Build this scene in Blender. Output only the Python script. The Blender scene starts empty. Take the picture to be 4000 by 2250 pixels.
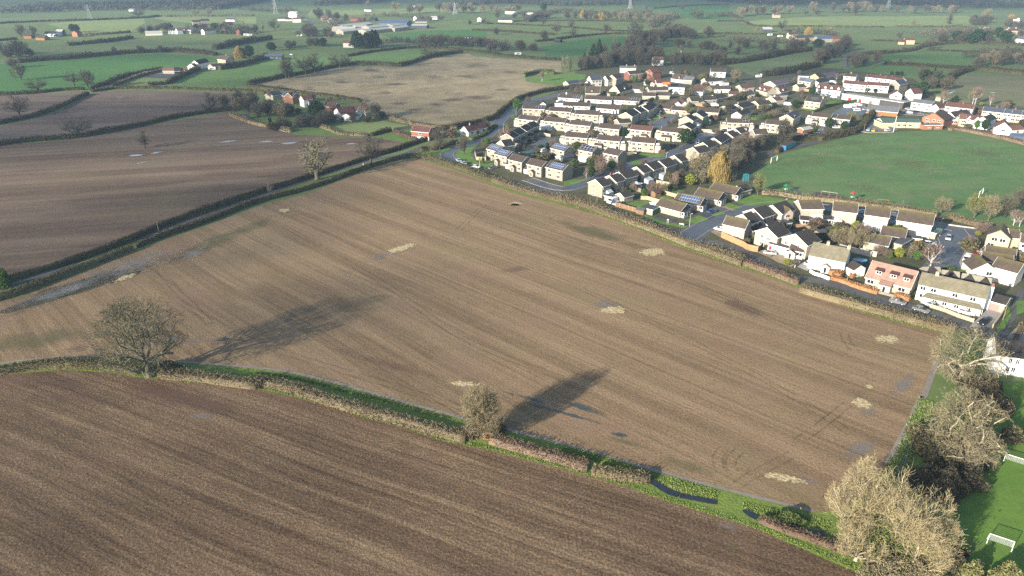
import bpy, math, random
import numpy as np
from mathutils import Vector, Matrix

# ------------------------------------------------------------------ camera, world, sun, exposure
S = bpy.context.scene
COL = S.collection
FPX, CAMZ = 2773.0, 90.0
TH = math.atan(1275.0 / FPX)
SUN_EL, SUN_AZ = math.radians(17.5), math.radians(43.0)      # shadows run towards (cos az, sin az)
cam = bpy.data.cameras.new("camera"); camo = bpy.data.objects.new("camera", cam); COL.objects.link(camo)
cam.sensor_width = 36.0; cam.lens = FPX / 4000.0 * 36.0
cam.clip_start = 1.0; cam.clip_end = 20000.0
camo.location = (0, 0, CAMZ); camo.rotation_euler = (math.pi / 2 - TH, 0, 0)
S.camera = camo
W = bpy.data.worlds.new("World"); S.world = W; W.use_nodes = True
nt = W.node_tree; nt.nodes.clear()
sky = nt.nodes.new('ShaderNodeTexSky'); sky.sky_type = 'NISHITA'; sky.sun_disc = False
sky.sun_elevation = SUN_EL
sun_vec = Vector((-math.cos(SUN_AZ) * math.cos(SUN_EL), -math.sin(SUN_AZ) * math.cos(SUN_EL), math.sin(SUN_EL)))
sky.sun_rotation = math.atan2(sun_vec.x, sun_vec.y) % (2 * math.pi)
bg = nt.nodes.new('ShaderNodeBackground'); bg.inputs[1].default_value = 0.10
wo = nt.nodes.new('ShaderNodeOutputWorld')
nt.links.new(sky.outputs[0], bg.inputs[0]); nt.links.new(bg.outputs[0], wo.inputs[0])
sl = bpy.data.lights.new("sun", 'SUN'); sl.energy = 5.0; sl.angle = math.radians(0.5); sl.color = (1.0, 0.91, 0.78)
so = bpy.data.objects.new("sun", sl); COL.objects.link(so)
so.rotation_euler = sun_vec.to_track_quat('Z', 'Y').to_euler()
S.view_settings.view_transform = 'Standard'; S.view_settings.look = 'None'
S.view_settings.exposure = 1.28; S.view_settings.gamma = 1.0
S.cycles.max_bounces = 6; S.cycles.diffuse_bounces = 2; S.cycles.glossy_bounces = 2
S.cycles.transparent_max_bounces = 10; S.cycles.transmission_bounces = 2; S.cycles.volume_bounces = 0
S.cycles.use_denoising = False

# ------------------------------------------------------------------ helpers: where things stand
def G(x, y, h=0.0):
 """The place on the ground (or at height h) that the survey pixel x, y of the 4000 px photograph shows."""
 u = (x - 2000.0) / FPX; v = (y - 1125.0) / FPX
 dy = math.cos(TH) - v * math.sin(TH); dz = -math.sin(TH) - v * math.cos(TH)
 t = (CAMZ - h) / -dz
 return Vector((u * t, dy * t, h))
CROPS = {'A': (1800, 250, 3.45), 'B': (2400, 250, 3.45), 'C': (3000, 250, 4.025), 'D': (3400, 250, 4.025), 'E': (2200, 550, 3.01875),
         'F': (2700, 700, 3.45), 'G': (3300, 700, 3.45), 'H': (3000, 950, 2.415), 'I': (0, 0, 2.415), 'J': (900, 0, 2.415),
         'K': (1800, 0, 2.19545), 'L': (2800, 0, 2.14667), 'M': (0, 500, 2.07), 'N': (0, 1000, 2.07), 'O': (1000, 1300, 2.07),
         'P': (2200, 1550, 2.07), 'Q': (3100, 1550, 2.07), 'S': (3500, 1050, 2.634), 'U': (1400, 350, 3.9167), 'V': (2200, 700, 3.45),
         'W': (3700, 1550, 2.07), 'X': (3600, 600, 4.83), 'Y': (0, 0, 4.2617), 'Z': (600, 0, 4.2617), 'R': (3400, 0, 4.2617), '_': (0, 0, 1.0)}
def T(c, x, y):
 a, b, s = CROPS[c]; return (a + x / s, b + y / s)
def TP(c, *xy):
 return [T(c, xy[i], xy[i + 1]) for i in range(0, len(xy), 2)]
def to_px(P):
 x, y, z = P[0], P[1], P[2] - CAMZ
 zz = y * math.cos(TH) - z * math.sin(TH)
 return (2000 + FPX * x / zz, 1125 + FPX * (-y * math.sin(TH) - z * math.cos(TH)) / zz)
def tall(px, hp):
 """Height in metres of a thing standing at survey pixel px that is hp pixels tall."""
 b = G(*px); lo, hi = 0.0, 80.0
 for _ in range(40):
  m = (lo + hi) / 2
  if px[1] - to_px((b.x, b.y, m))[1] < hp: lo = m
  else: hi = m
 return lo

# ------------------------------------------------------------------ helpers: naming
REG = []
def reg(o, base, cat, place='', group=None, order=None):
 REG.append((o, base, place, order if order is not None else to_px(o.matrix_basis.translation)[0])); o['category'] = cat
 if group: o['group'] = group
ORD = ['leftmost', 'second from left', 'third from left', 'fourth from left', 'fifth from left', 'sixth from left', 'seventh from left', 'eighth from left',
       'ninth from left', 'tenth from left', 'eleventh from left', 'twelfth from left', 'thirteenth from left', 'fourteenth from left', 'fifteenth from left',
       'sixteenth from left', 'seventeenth from left', 'eighteenth from left', 'nineteenth from left', 'twentieth from left']
def finish_labels():
 by = {}
 for r in REG: by.setdefault((r[1], r[2]), []).append(r)
 for (base, place), rs in by.items():
  rs.sort(key=lambda r: r[3]); n = len(rs)
  for i, r in enumerate(rs):
   if n == 1: lab = (base + ' ' + place).strip()
   else:
    if i < (n + 1) // 2 or n > 40: o_ = ORD[i] if i < 20 else 'number %d from left' % (i + 1)
    else:
     k = n - 1 - i; o_ = ORD[k].replace('left', 'right') if k < 20 else 'number %d from right' % (k + 1)
    lab = base + ', ' + o_ + (' ' + place if place else '')
   r[0]['label'] = lab
def struct(o, kind='structure', label=None):
 o['kind'] = kind
 if label: o['label'] = label
 return o
def empty(name, loc, rz=0.0):
 o = bpy.data.objects.new(name, None); o.empty_display_size = 0.5; COL.objects.link(o)
 o.location = loc; o.rotation_euler = (0, 0, rz); return o
def link(name, me, parent=None, loc=None, rot=None, scale=None):
 o = bpy.data.objects.new(name, me); COL.objects.link(o)
 if parent: o.parent = parent
 if loc is not None: o.location = loc
 if rot is not None: o.rotation_euler = rot
 if scale is not None: o.scale = scale
 return o
def tree_copy(src, loc, rz=0.0, sc=1.0, name=None):
 o = src.copy(); COL.objects.link(o); o.location = loc; o.rotation_euler = (0, 0, rz); o.scale = (sc, sc, sc) if not hasattr(sc, '__len__') else sc
 for ch in src.children:
  c = ch.copy(); COL.objects.link(c); c.parent = o
  for g in ch.children:
   d = g.copy(); COL.objects.link(d); d.parent = c
 return o

# ------------------------------------------------------------------ helpers: meshes
class MB:
 def __init__(s): s.v = []; s.f = []; s.m = []
 def poly(s, pts, mi=0):
  n = len(s.v); s.v += [tuple(p) for p in pts]; s.f.append(tuple(range(n, n + len(pts)))); s.m.append(mi)
 def add(s, vs, fs, mi=0):
  n = len(s.v); s.v += [tuple(p) for p in vs]
  for f in fs: s.f.append(tuple(i + n for i in f)); s.m.append(mi if not isinstance(mi, list) else mi[len(s.f) % len(mi)])
 def box(s, x0, x1, y0, y1, z0, z1, mi=0):
  s.add([(x0, y0, z0), (x1, y0, z0), (x1, y1, z0), (x0, y1, z0), (x0, y0, z1), (x1, y0, z1), (x1, y1, z1), (x0, y1, z1)],
              [(0, 3, 2, 1), (4, 5, 6, 7), (0, 1, 5, 4), (1, 2, 6, 5), (2, 3, 7, 6), (3, 0, 4, 7)], mi)
 def prism(s, prof, x0, x1, mi=0, axis='x'):
  """A closed profile of (y, z) points pushed along x (or of (x, z) along y)."""
  n = len(prof)
  if axis == 'x': vs = [(x0, p[0], p[1]) for p in prof] + [(x1, p[0], p[1]) for p in prof]
  else: vs = [(p[0], x0, p[1]) for p in prof] + [(p[0], x1, p[1]) for p in prof]
  fs = [tuple(range(n))[::-1], tuple(range(n, 2 * n))] + [(i, (i + 1) % n, n + (i + 1) % n, n + i) for i in range(n)]
  s.add(vs, fs, mi)
 def tube(s, pts, rs, k=8, mi=0, cap=True):
  n0 = len(s.v); prev = None
  for i, p in enumerate(pts):
   p = Vector(p); a = Vector(pts[max(i - 1, 0)]); b = Vector(pts[min(i + 1, len(pts) - 1)])
   d = (b - a).normalized(); q = d.orthogonal().normalized() if prev is None else (prev - d * prev.dot(d)).normalized()
   prev = q; w = d.cross(q)
   r = rs[i] if hasattr(rs, '__len__') else rs
   s.v += [tuple(p + (q * math.cos(t * 2 * math.pi / k) + w * math.sin(t * 2 * math.pi / k)) * r) for t in range(k)]
  for i in range(len(pts) - 1):
   for t in range(k):
    s.f.append((n0 + i * k + t, n0 + i * k + (t + 1) % k, n0 + (i + 1) * k + (t + 1) % k, n0 + (i + 1) * k + t)); s.m.append(mi)
  if cap:
   s.f.append(tuple(range(n0, n0 + k))[::-1]); s.m.append(mi)
   e = n0 + (len(pts) - 1) * k; s.f.append(tuple(range(e, e + k))); s.m.append(mi)
 def mesh(s, name, mats):
  me = bpy.data.meshes.new(name); me.from_pydata(s.v, [], s.f)
  for m in (mats if isinstance(mats, (list, tuple)) else [mats]): me.materials.append(m)
  if any(s.m): me.polygons.foreach_set('material_index', s.m)
  me.update(); return me
 def obj(s, name, mats, parent=None, loc=None, rot=None):
  return link(name, s.mesh(name, mats), parent, loc, rot)
def np_mesh(name, V, F, mats, mi=None, smooth=False):
 me = bpy.data.meshes.new(name); V = np.asarray(V, np.float32); F = np.asarray(F, np.int32); k = F.shape[1]
 me.vertices.add(len(V)); me.vertices.foreach_set('co', V.ravel())
 me.loops.add(F.size); me.loops.foreach_set('vertex_index', F.ravel())
 me.polygons.add(len(F)); me.polygons.foreach_set('loop_start', np.arange(0, F.size, k, dtype=np.int32))
 me.polygons.foreach_set('loop_total', np.full(len(F), k, np.int32))
 for m in (mats if isinstance(mats, (list, tuple)) else [mats]): me.materials.append(m)
 if mi is not None: me.polygons.foreach_set('material_index', np.asarray(mi, np.int32))
 me.update(calc_edges=True); return me
def unit(a): return a / (np.linalg.norm(a, axis=-1, keepdims=True) + 1e-9)
def cards(P, L, Wd, rng, up=0.0, D=None):
 """Small quads at P: length L and width Wd, lying in random directions (D gives them, up lifts them)."""
 n = len(P); d = unit(rng.normal(size=(n, 3)) + np.array([0, 0, up])) if D is None else unit(D)
 s = unit(np.cross(d, rng.normal(size=(n, 3))))
 L = np.broadcast_to(L, (n,))[:, None] * .5; Wd = np.broadcast_to(Wd, (n,))[:, None] * .5
 V = np.stack([P - d * L - s * Wd, P - d * L + s * Wd, P + d * L + s * Wd * .7, P + d * L - s * Wd * .7], 1).reshape(-1, 3)
 return V, np.arange(4 * n, dtype=np.int32).reshape(n, 4)
def join_np(parts):
 vs, fs, n = [], [], 0
 for V, F in parts: vs.append(V); fs.append(F + n); n += len(V)
 return np.concatenate(vs), np.concatenate(fs)

# ------------------------------------------------------------------ helpers: materials
class NB:
 def __init__(s, name):
  s.mat = bpy.data.materials.new(name); s.mat.use_nodes = True; s.t = s.mat.node_tree; s.t.nodes.clear()
  s.out = s.t.nodes.new('ShaderNodeOutputMaterial')
 def n(s, typ, ins=None, **props):
  nd = s.t.nodes.new(typ)
  for k, v in props.items(): setattr(nd, k, v)
  for k, v in (ins or {}).items():
   if isinstance(v, tuple) and len(v) == 2 and hasattr(v[0], 'outputs'): s.t.links.new(v[0].outputs[v[1]], nd.inputs[k])
   elif hasattr(v, 'outputs'): s.t.links.new(v.outputs[0], nd.inputs[k])
   else: nd.inputs[k].default_value = v
  return nd
 def pos(s): return s.n('ShaderNodeNewGeometry')
 def noise(s, vec, scale, detail=4.0, rough=.6, dist=0.0): return s.n('ShaderNodeTexNoise', {'Vector': vec, 'Scale': scale, 'Detail': detail, 'Roughness': rough, 'Distortion': dist})
 def ramp(s, fac, stops):
  r = s.n('ShaderNodeValToRGB', {'Fac': fac}); e = r.color_ramp.elements
  while len(e) < len(stops): e.new(0.5)
  for i, (p, c) in enumerate(stops): e[i].position = p; e[i].color = (c[0], c[1], c[2], 1) if hasattr(c, '__len__') else (c, c, c, 1)
  return r
 def mix(s, fac, a, b, blend='MIX'):
  m = s.n('ShaderNodeMix', data_type='RGBA', blend_type=blend)
  for k, v in ((0, fac), (6, a), (7, b)):
   if hasattr(v, 'outputs'): s.t.links.new((v.outputs[2] if v.bl_idname == 'ShaderNodeMix' else v.outputs[0]), m.inputs[k])
   elif hasattr(v, '__len__'): m.inputs[k].default_value = (v[0], v[1], v[2], 1)
   else: m.inputs[k].default_value = v
  return m
 def math(s, op, a, b=0.0):
  m = s.n('ShaderNodeMath', operation=op)
  for k, v in ((0, a), (1, b)):
   if isinstance(v, tuple): s.t.links.new(v[0].outputs[v[1]], m.inputs[k])
   elif hasattr(v, 'outputs'): s.t.links.new(v.outputs[2] if v.bl_idname == 'ShaderNodeMix' else v.outputs[0], m.inputs[k])
   else: m.inputs[k].default_value = v
  return m
 def bsdf(s, col, rough=.9, spec=.2, bump=None, strength=.5, dist=.1, alpha=None, metal=0.0):
  b = s.n('ShaderNodeBsdfPrincipled'); b.inputs['Roughness'].default_value = rough; b.inputs['Specular IOR Level'].default_value = spec; b.inputs['Metallic'].default_value = metal
  if hasattr(col, 'outputs'): s.t.links.new(col.outputs[2] if col.bl_idname == 'ShaderNodeMix' else col.outputs[0], b.inputs['Base Color'])
  else: b.inputs['Base Color'].default_value = (*col, 1)
  if bump is not None:
   bu = s.n('ShaderNodeBump', {'Height': bump, 'Strength': strength, 'Distance': dist}); s.t.links.new(bu.outputs[0], b.inputs['Normal'])
  if alpha is not None: s.t.links.new(alpha.outputs[0], b.inputs['Alpha'])
  s.t.links.new(b.outputs[0], s.out.inputs[0]); return s.mat
def plain(name, col, var=.25, scale=1.5, rough=.85, spec=.25, bump=0.0):
 """One colour broken up by two sizes of noise over the object."""
 b = NB(name); tc = b.n('ShaderNodeTexCoord'); n1 = b.noise((tc, 3), scale, 5); n2 = b.noise((tc, 3), scale * 9, 3)
 f = b.math('ADD', b.math('MULTIPLY', n1, .65), b.math('MULTIPLY', n2, .35))
 lo = tuple(c * (1 - var) for c in col); hi = tuple(min(c * (1 + var), 1) for c in col)
 return b.bsdf(b.ramp(f, [(.3, lo), (.7, hi)]), rough, spec, n2 if bump else None, bump, .05)
def leafy(name, cols, scale=.25, rough=.9):
 """Foliage and twigs: each little piece has its own shade, patches drift through the mass."""
 b = NB(name); g = b.pos(); n = b.noise((g, 0), scale, 3)
 f = b.math('ADD', b.math('MULTIPLY', (g, 8), .6), b.math('MULTIPLY', n, .5))
 st = [(.12 + .76 * i / (len(cols) - 1), c) for i, c in enumerate(cols)]
 return b.bsdf(b.ramp(f, st), rough, .1)

# ------------------------------------------------------------------ the ground: materials
def soil(name, ang, dark, mid, light, band=.11, fine=.9, clod=1.3, green=None, contrast=1.0, lines=.25, bump=.9, reddish=None, big_=.22, cw=.42):
 """Worked soil: bands of old passes and drill lines along ang (drifting a little), wheelings in pairs, clods, drifts of another tone."""
 b = NB(name); g = b.pos()
 wn = b.noise((g, 0), .012, 1); wv = b.n('ShaderNodeVectorMath', {0: wn, 1: (0.5, 0.5, 0.5)}, operation='SUBTRACT')
 wv = b.n('ShaderNodeVectorMath', {0: wv, 'Scale': 4.0}, operation='SCALE'); p = b.n('ShaderNodeVectorMath', {0: (g, 0), 1: wv}, operation='ADD')
 m = b.n('ShaderNodeMapping', {'Vector': p, 'Rotation': (0, 0, -math.radians(ang))})
 def stretched(sx, sy, det=2):
  return b.noise(b.n('ShaderNodeMapping', {'Vector': m, 'Scale': (sx, sy, 1)}), 1.0, det)
 bands = b.ramp(stretched(.0028, band, 0), [(.42, 0.0), (.58, 1.0)]); mids = b.ramp(stretched(.004, band * 2.9, 1), [(.38, 0.0), (.62, 1.0)]); lin = stretched(.02, fine, 2); cl = b.noise((g, 0), clod, 5, .7); cl2 = b.noise((g, 0), .3, 4, .6); big = b.noise((g, 0), .016, 3)
 sp = b.n('ShaderNodeSeparateXYZ', {0: m}); fr = b.math('FRACT', b.math('MULTIPLY', (sp, 1), 1 / 24.0)); tr = b.math('ABSOLUTE', b.math('SUBTRACT', b.math('ABSOLUTE', b.math('SUBTRACT', fr, .5)), .04)); tram = b.ramp(tr, [(.006, 1.0), (.016, 0.0)])
 f = b.math('MULTIPLY', b.math('SUBTRACT', bands, .5), .13 * contrast)
 for nd, wgt in ((mids, .10 * contrast), (lin, lines), (cl, cw), (cl2, .16), (big, big_)): f = b.math('ADD', f, b.math('MULTIPLY', b.math('SUBTRACT', nd, .5), wgt))
 f = b.math('SUBTRACT', f, b.math('MULTIPLY', tram, .06)); f = b.math('ADD', f, .5)
 col = b.ramp(f, [(.30, dark), (.5, mid), (.70, light)])
 if green:
  gm = b.ramp(b.math('ADD', b.noise((g, 0), .03, 4), 0), [(.52, 0.0), (.72, .5)]); col = b.mix(gm, col, green)
 if reddish:
  gm = b.ramp(b.noise((g, 0), .045, 4), [(.52, 0.0), (.7, .6)]); col = b.mix(gm, col, reddish)
 h = b.math('ADD', b.math('MULTIPLY', lin, .3), b.math('MULTIPLY', cl, 1.0))
 return b.bsdf(col, .95, .08, h, bump, .3)
def turf(name, a, c, sc=.02, fine=1.2, brown=None, stripe=None, bump=.3):
 b = NB(name); g = b.pos(); n1 = b.noise((g, 0), sc, 5, .62); n2 = b.noise((g, 0), fine, 4); n3 = b.noise((g, 0), sc * 6, 4)
 f = b.math('ADD', b.math('MULTIPLY', n1, .45), b.math('MULTIPLY', n2, .25)); f = b.math('ADD', f, b.math('MULTIPLY', n3, .3))
 if stripe is not None:
  m = b.n('ShaderNodeMapping', {'Vector': (g, 0), 'Rotation': (0, 0, -math.radians(stripe[0]))})
  w = b.noise(b.n('ShaderNodeMapping', {'Vector': m, 'Scale': (.01, stripe[1], 1)}), 1.0, 1)
  f = b.math('ADD', f, b.math('MULTIPLY', b.math('SUBTRACT', w, .5), stripe[2]))
 col = b.ramp(f, [(.34, a), (.64, c)])
 if brown: col = b.mix(b.ramp(b.noise((g, 0), sc * 2.3, 6, .7), [(.5, 0.0), (.7, .85)]), col, brown)
 return b.bsdf(col, .92, .12, n2, bump, .2)
def asphalt(name, c, wet=0.0):
 b = NB(name); g = b.pos(); n = b.noise((g, 0), .5, 5); n2 = b.noise((g, 0), .08, 3)
 f = b.math('ADD', b.math('MULTIPLY', n, .5), b.math('MULTIPLY', n2, .5))
 return b.bsdf(b.ramp(f, [(.3, tuple(x * .75 for x in c)), (.7, tuple(x * 1.3 for x in c))]), .75 - wet * .45, .3 + wet * .3)
M = {}
M['field'] = soil('stubble_soil', -44, (.122, .082, .045), (.228, .156, .090), (.345, .245, .146), band=.20, fine=1.0, clod=1.9, lines=.22, contrast=.62, bump=.6, big_=.16, cw=.7, green=(.21, .168, .085), reddish=(.24, .155, .105))
M['field_low'] = soil('rough_soil', -26, (.050, .032, .020), (.135, .090, .054), (.275, .196, .120), band=.22, clod=2.1, fine=1.3, lines=.28, contrast=.55, bump=.9, big_=.30, cw=.85, reddish=(.16, .095, .065))
M['field_left'] = soil('drilled_soil', 14, (.080, .055, .040), (.140, .098, .069), (.205, .15, .105), band=.07, fine=.4, clod=.8, contrast=.9, bump=.4, green=(.15, .125, .065))
M['field_far'] = soil('far_soil', 6, (.078, .056, .046), (.125, .092, .073), (.175, .135, .105), band=.05, fine=.3, clod=.5, bump=.3)
M['rough'] = turf('rough_grass', (.19, .148, .085), (.36, .29, .17), .03, .8, brown=(.15, .118, .08), bump=.5)
M['grass'] = turf('pasture_grass', (.075, .135, .038), (.13, .205, .062), .012, .7, stripe=(12, .02, .25))
M['grass2'] = turf('poor_pasture', (.10, .14, .05), (.17, .21, .085), .015, .7, brown=(.15, .14, .08))
M['lush'] = turf('lush_pasture', (.045, .120, .028), (.075, .165, .042), .012, .7)
M['pale'] = turf('pale_and_sunlit_pasture', (.15, .20, .068), (.24, .28, .10), .012, .7, stripe=(-4, .02, .25))  # yellowish paddock grass; on far pastures the paler tone stands in for sunlight
M['pitch'] = turf('pitch_grass', (.066, .132, .044), (.115, .185, .066), .025, .9, brown=(.16, .165, .08), stripe=(10, .10, .3))
M['lawn'] = turf('lawn', (.075, .15, .028), (.14, .235, .05), .12, 1.5, brown=(.10, .11, .045))
M['verge'] = turf('verge_grass', (.085, .14, .026), (.18, .24, .05), .2, 1.8, brown=(.17, .17, .06), bump=1.0)
M['near_pitch'] = turf('school_grass', (.08, .155, .026), (.13, .22, .04), .08, 1.5, brown=(.09, .13, .035))
M['garden'] = turf('garden_ground', (.045, .046, .027), (.125, .115, .066), .11, 1.2, brown=(.055, .095, .027))
M['olive'] = turf('wet_pasture', (.12, .12, .062), (.19, .18, .095), .02, .9, brown=(.08, .11, .045))
M['base'] = turf('meadow', (.085, .128, .040), (.16, .20, .072), .004, .25, brown=(.11, .12, .06))
M['road'] = asphalt('road_asphalt', (.075, .080, .090), .55)
M['road_dry'] = asphalt('pale_asphalt', (.105, .105, .108), .2)
M['path'] = asphalt('path_asphalt', (.085, .082, .08))
M['pave'] = asphalt('paving', (.088, .086, .083))
M['track'] = asphalt('bare_track', (.21, .178, .145)); M['drive'] = asphalt('gravel', (.26, .20, .13))
M['conc'] = asphalt('concrete', (.28, .27, .25))
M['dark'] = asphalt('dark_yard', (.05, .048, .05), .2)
M['kerb'] = plain('kerb_stone', (.30, .29, .27), .15, 2)
M['paint'] = plain('road_paint', (.75, .75, .72), .1, 3)

ZN = [0]
def sheet(name, pts, mat, z, label=None, kind='structure'):
 ZN[0] += 1; z += ZN[0] * .0007; mb = MB(); mb.poly([(p[0], p[1], z) for p in [G(*q) if len(q) == 2 else q for q in pts]])
 o = mb.obj(name, mat)
 if o.data.polygons[0].normal.z < 0: o.data.flip_normals()
 return struct(o, kind, label)
def smooth(pts, k=5):
 P = [Vector(p) for p in pts]; out = []
 for i in range(len(P) - 1):
  a, b, c, d = P[max(i - 1, 0)], P[i], P[i + 1], P[min(i + 2, len(P) - 1)]
  for j in range(k):
   t = j / k
   out.append(.5 * ((2 * b) + (-a + c) * t + (2 * a - 5 * b + 4 * c - d) * t * t + (-a + 3 * b - 3 * c + d) * t ** 3))
 return out + [P[-1]]
def ribbon_pts(pts, w):
 L = [G(*p) for p in pts]; L = smooth(L, 6); out = []
 for i, p in enumerate(L):
  d = (L[min(i + 1, len(L) - 1)] - L[max(i - 1, 0)]).normalized(); nrm = Vector((-d.y, d.x, 0))
  ww = w if not hasattr(w, '__len__') else w[0] + (w[1] - w[0]) * i / (len(L) - 1)
  out.append((p + nrm * ww / 2, p - nrm * ww / 2))
 return out
def ribbon(name, pts, w, mat, z, label=None):
 ZN[0] += 1; z += ZN[0] * .0007
 R = ribbon_pts(pts, w); mb = MB()
 for i in range(len(R) - 1):
  a, b, c, d = R[i][0], R[i][1], R[i + 1][1], R[i + 1][0]
  n = len(mb.v)
  if i == 0: mb.v += [(a.x, a.y, z), (b.x, b.y, z)]
  mb.v += [(c.x, c.y, z), (d.x, d.y, z)]
  k = len(mb.v)
  mb.f.append((k - 4, k - 3, k - 2, k - 1) if i == 0 else (k - 3, k - 4, k - 2, k - 1)); mb.m.append(0)
 o = mb.obj(name, mat)
 me = o.data
 return struct(o, 'structure', label)

# ------------------------------------------------------------------ the ground: base and fields
gm = MB(); gm.poly([(-9000, -900, 0), (9000, -900, 0), (9000, 12000, 0), (-9000, 12000, 0)]); struct(gm.obj('ground', M['base']))
main_low = TP('P', 2030, 940, 1430, 790, 720, 600, 0, 390) + TP('O', 1560, 670, 700, 430, 300, 330, 0, 290) + TP('N', 1450, 865, 800, 815, 300, 840, 0, 875)
main_top = TP('M', 0, 1400, 150, 1370, 700, 1155, 1080, 1000, 1300, 915, 1700, 780, 2100, 630, 2484, 530) + TP('U', 200, 1215, 500, 1130, 760, 1065, 900, 1070, 1150, 1120, 1350, 1190, 1600, 1270, 1800, 1350, 2050, 1449)
main_right = TP('V', 250, 370, 430, 440, 560, 500, 830, 590, 1100, 690, 1400, 810, 1700, 935, 2000, 1035, 2415, 1190) + TP('F', 700, 1170, 1000, 1280, 1440, 1449) + TP('H', 600, 560, 1000, 670, 1400, 780, 1640, 835)
main_edge = TP('H', 1605, 1090, 1490, 1430) + TP('Q', 1040, 0, 930, 260, 780, 540) + [(3400, 1900), (3290, 1990)]
sheet('ploughed_field', main_top + main_right + main_edge + main_low + [(-300, 1440), (-300, 1260)], M['field'], .02)
low_top = TP('N', 0, 965, 500, 920, 900, 945, 1150, 985, 1650, 1030, 2100, 1090) + TP('O', 0, 450, 330, 525, 620, 605, 860, 685, 1200, 770, 1560, 885, 1900, 950, 2484, 1100) + TP('P', 0, 585, 480, 715, 880, 855, 1380, 1005, 1560, 1065, 2200, 1350, 2484, 1460)
sheet('ploughed_field', [(-900, 1500)] + low_top + [(3700, 2400), (4200, 2900), (-900, 2900)], M['field_low'], .02)
sheet('grass_verge', list(reversed(main_low)) + [(3290, 1990), (3400, 1900), (3560, 1700), (3900, 2300), (3700, 2400)] + list(reversed(low_top)), M['verge'], .012)
sheet('ploughed_field', [(-700, 590)] + TP('I', 0, 1375, 740, 1312, 1350, 1192, 2090, 1068, 2250, 1048) + TP('J', 50, 1112, 300, 1190, 500, 1245, 620, 1272, 900, 1285, 1400, 1305, 1620, 1345) + TP('U', 850, 835, 700, 900, 480, 975, 200, 1055, 0, 1105) + TP('M', 2170, 525, 1700, 680, 1300, 820, 1000, 945, 700, 1055, 350, 1165, 100, 1240) + [(-300, 1190), (-900, 1250)], M['field_left'], .02)
sheet('ploughed_field', [(-700, 600)] + TP('I', 0, 1360, 740, 1290, 1350, 1172, 2090, 1048, 2240, 1030, 2415, 960, 2415, 880, 1800, 870, 1100, 855, 850, 880, 700, 965, 560, 1050, 300, 1130, 0, 1190) + [(-600, 520)], M['field_far'], .02)
sheet('ploughed_field', [(-600, 510)] + TP('I', 0, 1170, 400, 1080, 680, 955, 830, 885, 780, 862, 300, 890, 0, 905) + [(-600, 390)], M['field_far'], .02)
rough_edge = TP('J', 170, 810, 450, 750, 900, 660, 1180, 615, 1610, 635, 1860, 555, 2250, 505) + TP('K', 100, 480, 400, 505, 860, 525, 860, 620, 550, 655, 560, 700, 850, 740, 830, 770, 560, 840, 400, 960, 270, 1035, 60, 1060) + TP('J', 2130, 1212, 1700, 1165, 1450, 1100, 1200, 955, 850, 905, 620, 880)
sheet('rough_field', rough_edge, M['rough'], .02)
sheet('pasture', TP('I', 170, 600, 700, 560, 1100, 522, 1500, 507, 1950, 532, 2080, 570, 1780, 640, 1500, 668, 1200, 725, 900, 838, 500, 855, 0, 885) + [(-500, 370), (-500, 260)], M['lush'], .02)
sheet('pasture', TP('J', 0, 660, 350, 560, 700, 520, 900, 530, 1100, 540, 1640, 470, 1830, 480, 1860, 540, 1600, 620, 1180, 605, 450, 740, 170, 800, 0, 820) + TP('I', 1580, 800, 1750, 720, 1900, 670), M['grass'], .02)
sheet('paddock', TP('J', 950, 1205, 1180, 1160, 1430, 1140, 1560, 1165, 1700, 1190, 1540, 1240, 1300, 1275, 1000, 1235), M['pale'], .03)
sheet('paddock', TP('U', 280, 715, 560, 665, 860, 815, 780, 840, 640, 780, 480, 735), M['lawn'], .028)
sheet('paddock', TP('J', 560, 1250, 860, 1212, 960, 1245, 1200, 1285, 900, 1268), M['lawn'], .028)
sheet('playing_field', [(2870, 685), (2940, 648)] + TP('C', 130, 1449, 430, 1325, 850, 1205, 1300, 1132, 1450, 1082, 2000, 1075) + TP('D', 430, 1042, 850, 1038, 1200, 1040, 1640, 1100, 2200, 1250) + [(4050, 590), (4500, 680), (4500, 830), (4000, 900), (3960, 880), (3720, 845), (3600, 826), (3546, 818), (3367, 793), (3135, 773), (2984, 750), (2890, 740), (2840, 720)], M['pitch'], .02)
sheet('cricket_square', TP('L', 1640, 1310, 1800, 1255, 2060, 1310, 1900, 1370), turf('mown_square', (.062, .14, .036), (.10, .19, .052), .05, 1), .03)
sheet('wet_field', TP('L', 1860, 760, 1940, 650, 2060, 622, 2576, 642, 2700, 640, 2700, 900, 2300, 872, 1900, 850), M['olive'], .02)
sheet('pasture', TP('L', 180, 190, 380, 165, 800, 140, 1500, 135, 2100, 130, 2250, 200, 1900, 222, 1500, 222, 700, 222, 380, 212), M['pale'], .02)  # sunlit strip between cloud shadows, put into the grass colour
sheet('pasture', TP('I', 430, 225, 760, 195, 1200, 180, 1360, 175, 1370, 215, 1230, 300, 800, 325, 600, 270), M['pale'], .02)
sheet('pasture', TP('I', 1420, 165, 2415, 160, 2415, 225, 1800, 215, 1600, 200), M['pale'], .02)
sheet('pasture', TP('J', 560, 240, 680, 205, 760, 100, 2415, 70, 2415, 110, 1900, 120, 850, 150), M['pale'], .018)
sheet('pasture', TP('L', 80, 550, 300, 510, 700, 450, 830, 470, 820, 540, 560, 590, 330, 640), M['grass2'], .02)
sheet('pasture', TP('L', 1000, 600, 1200, 560, 1400, 545, 1900, 580, 1850, 640, 1640, 650, 1200, 600), M['grass'], .02)
sheet('pasture', TP('L', 1180, 470, 1600, 430, 2270, 445, 2280, 560, 1950, 570, 1400, 540), M['grass'], .02)
sheet('pasture', TP('K', 700, 400, 1100, 330, 1500, 305, 1400, 380, 1100, 410, 1050, 470, 870, 490, 730, 480), M['lush'], .02)
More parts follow.
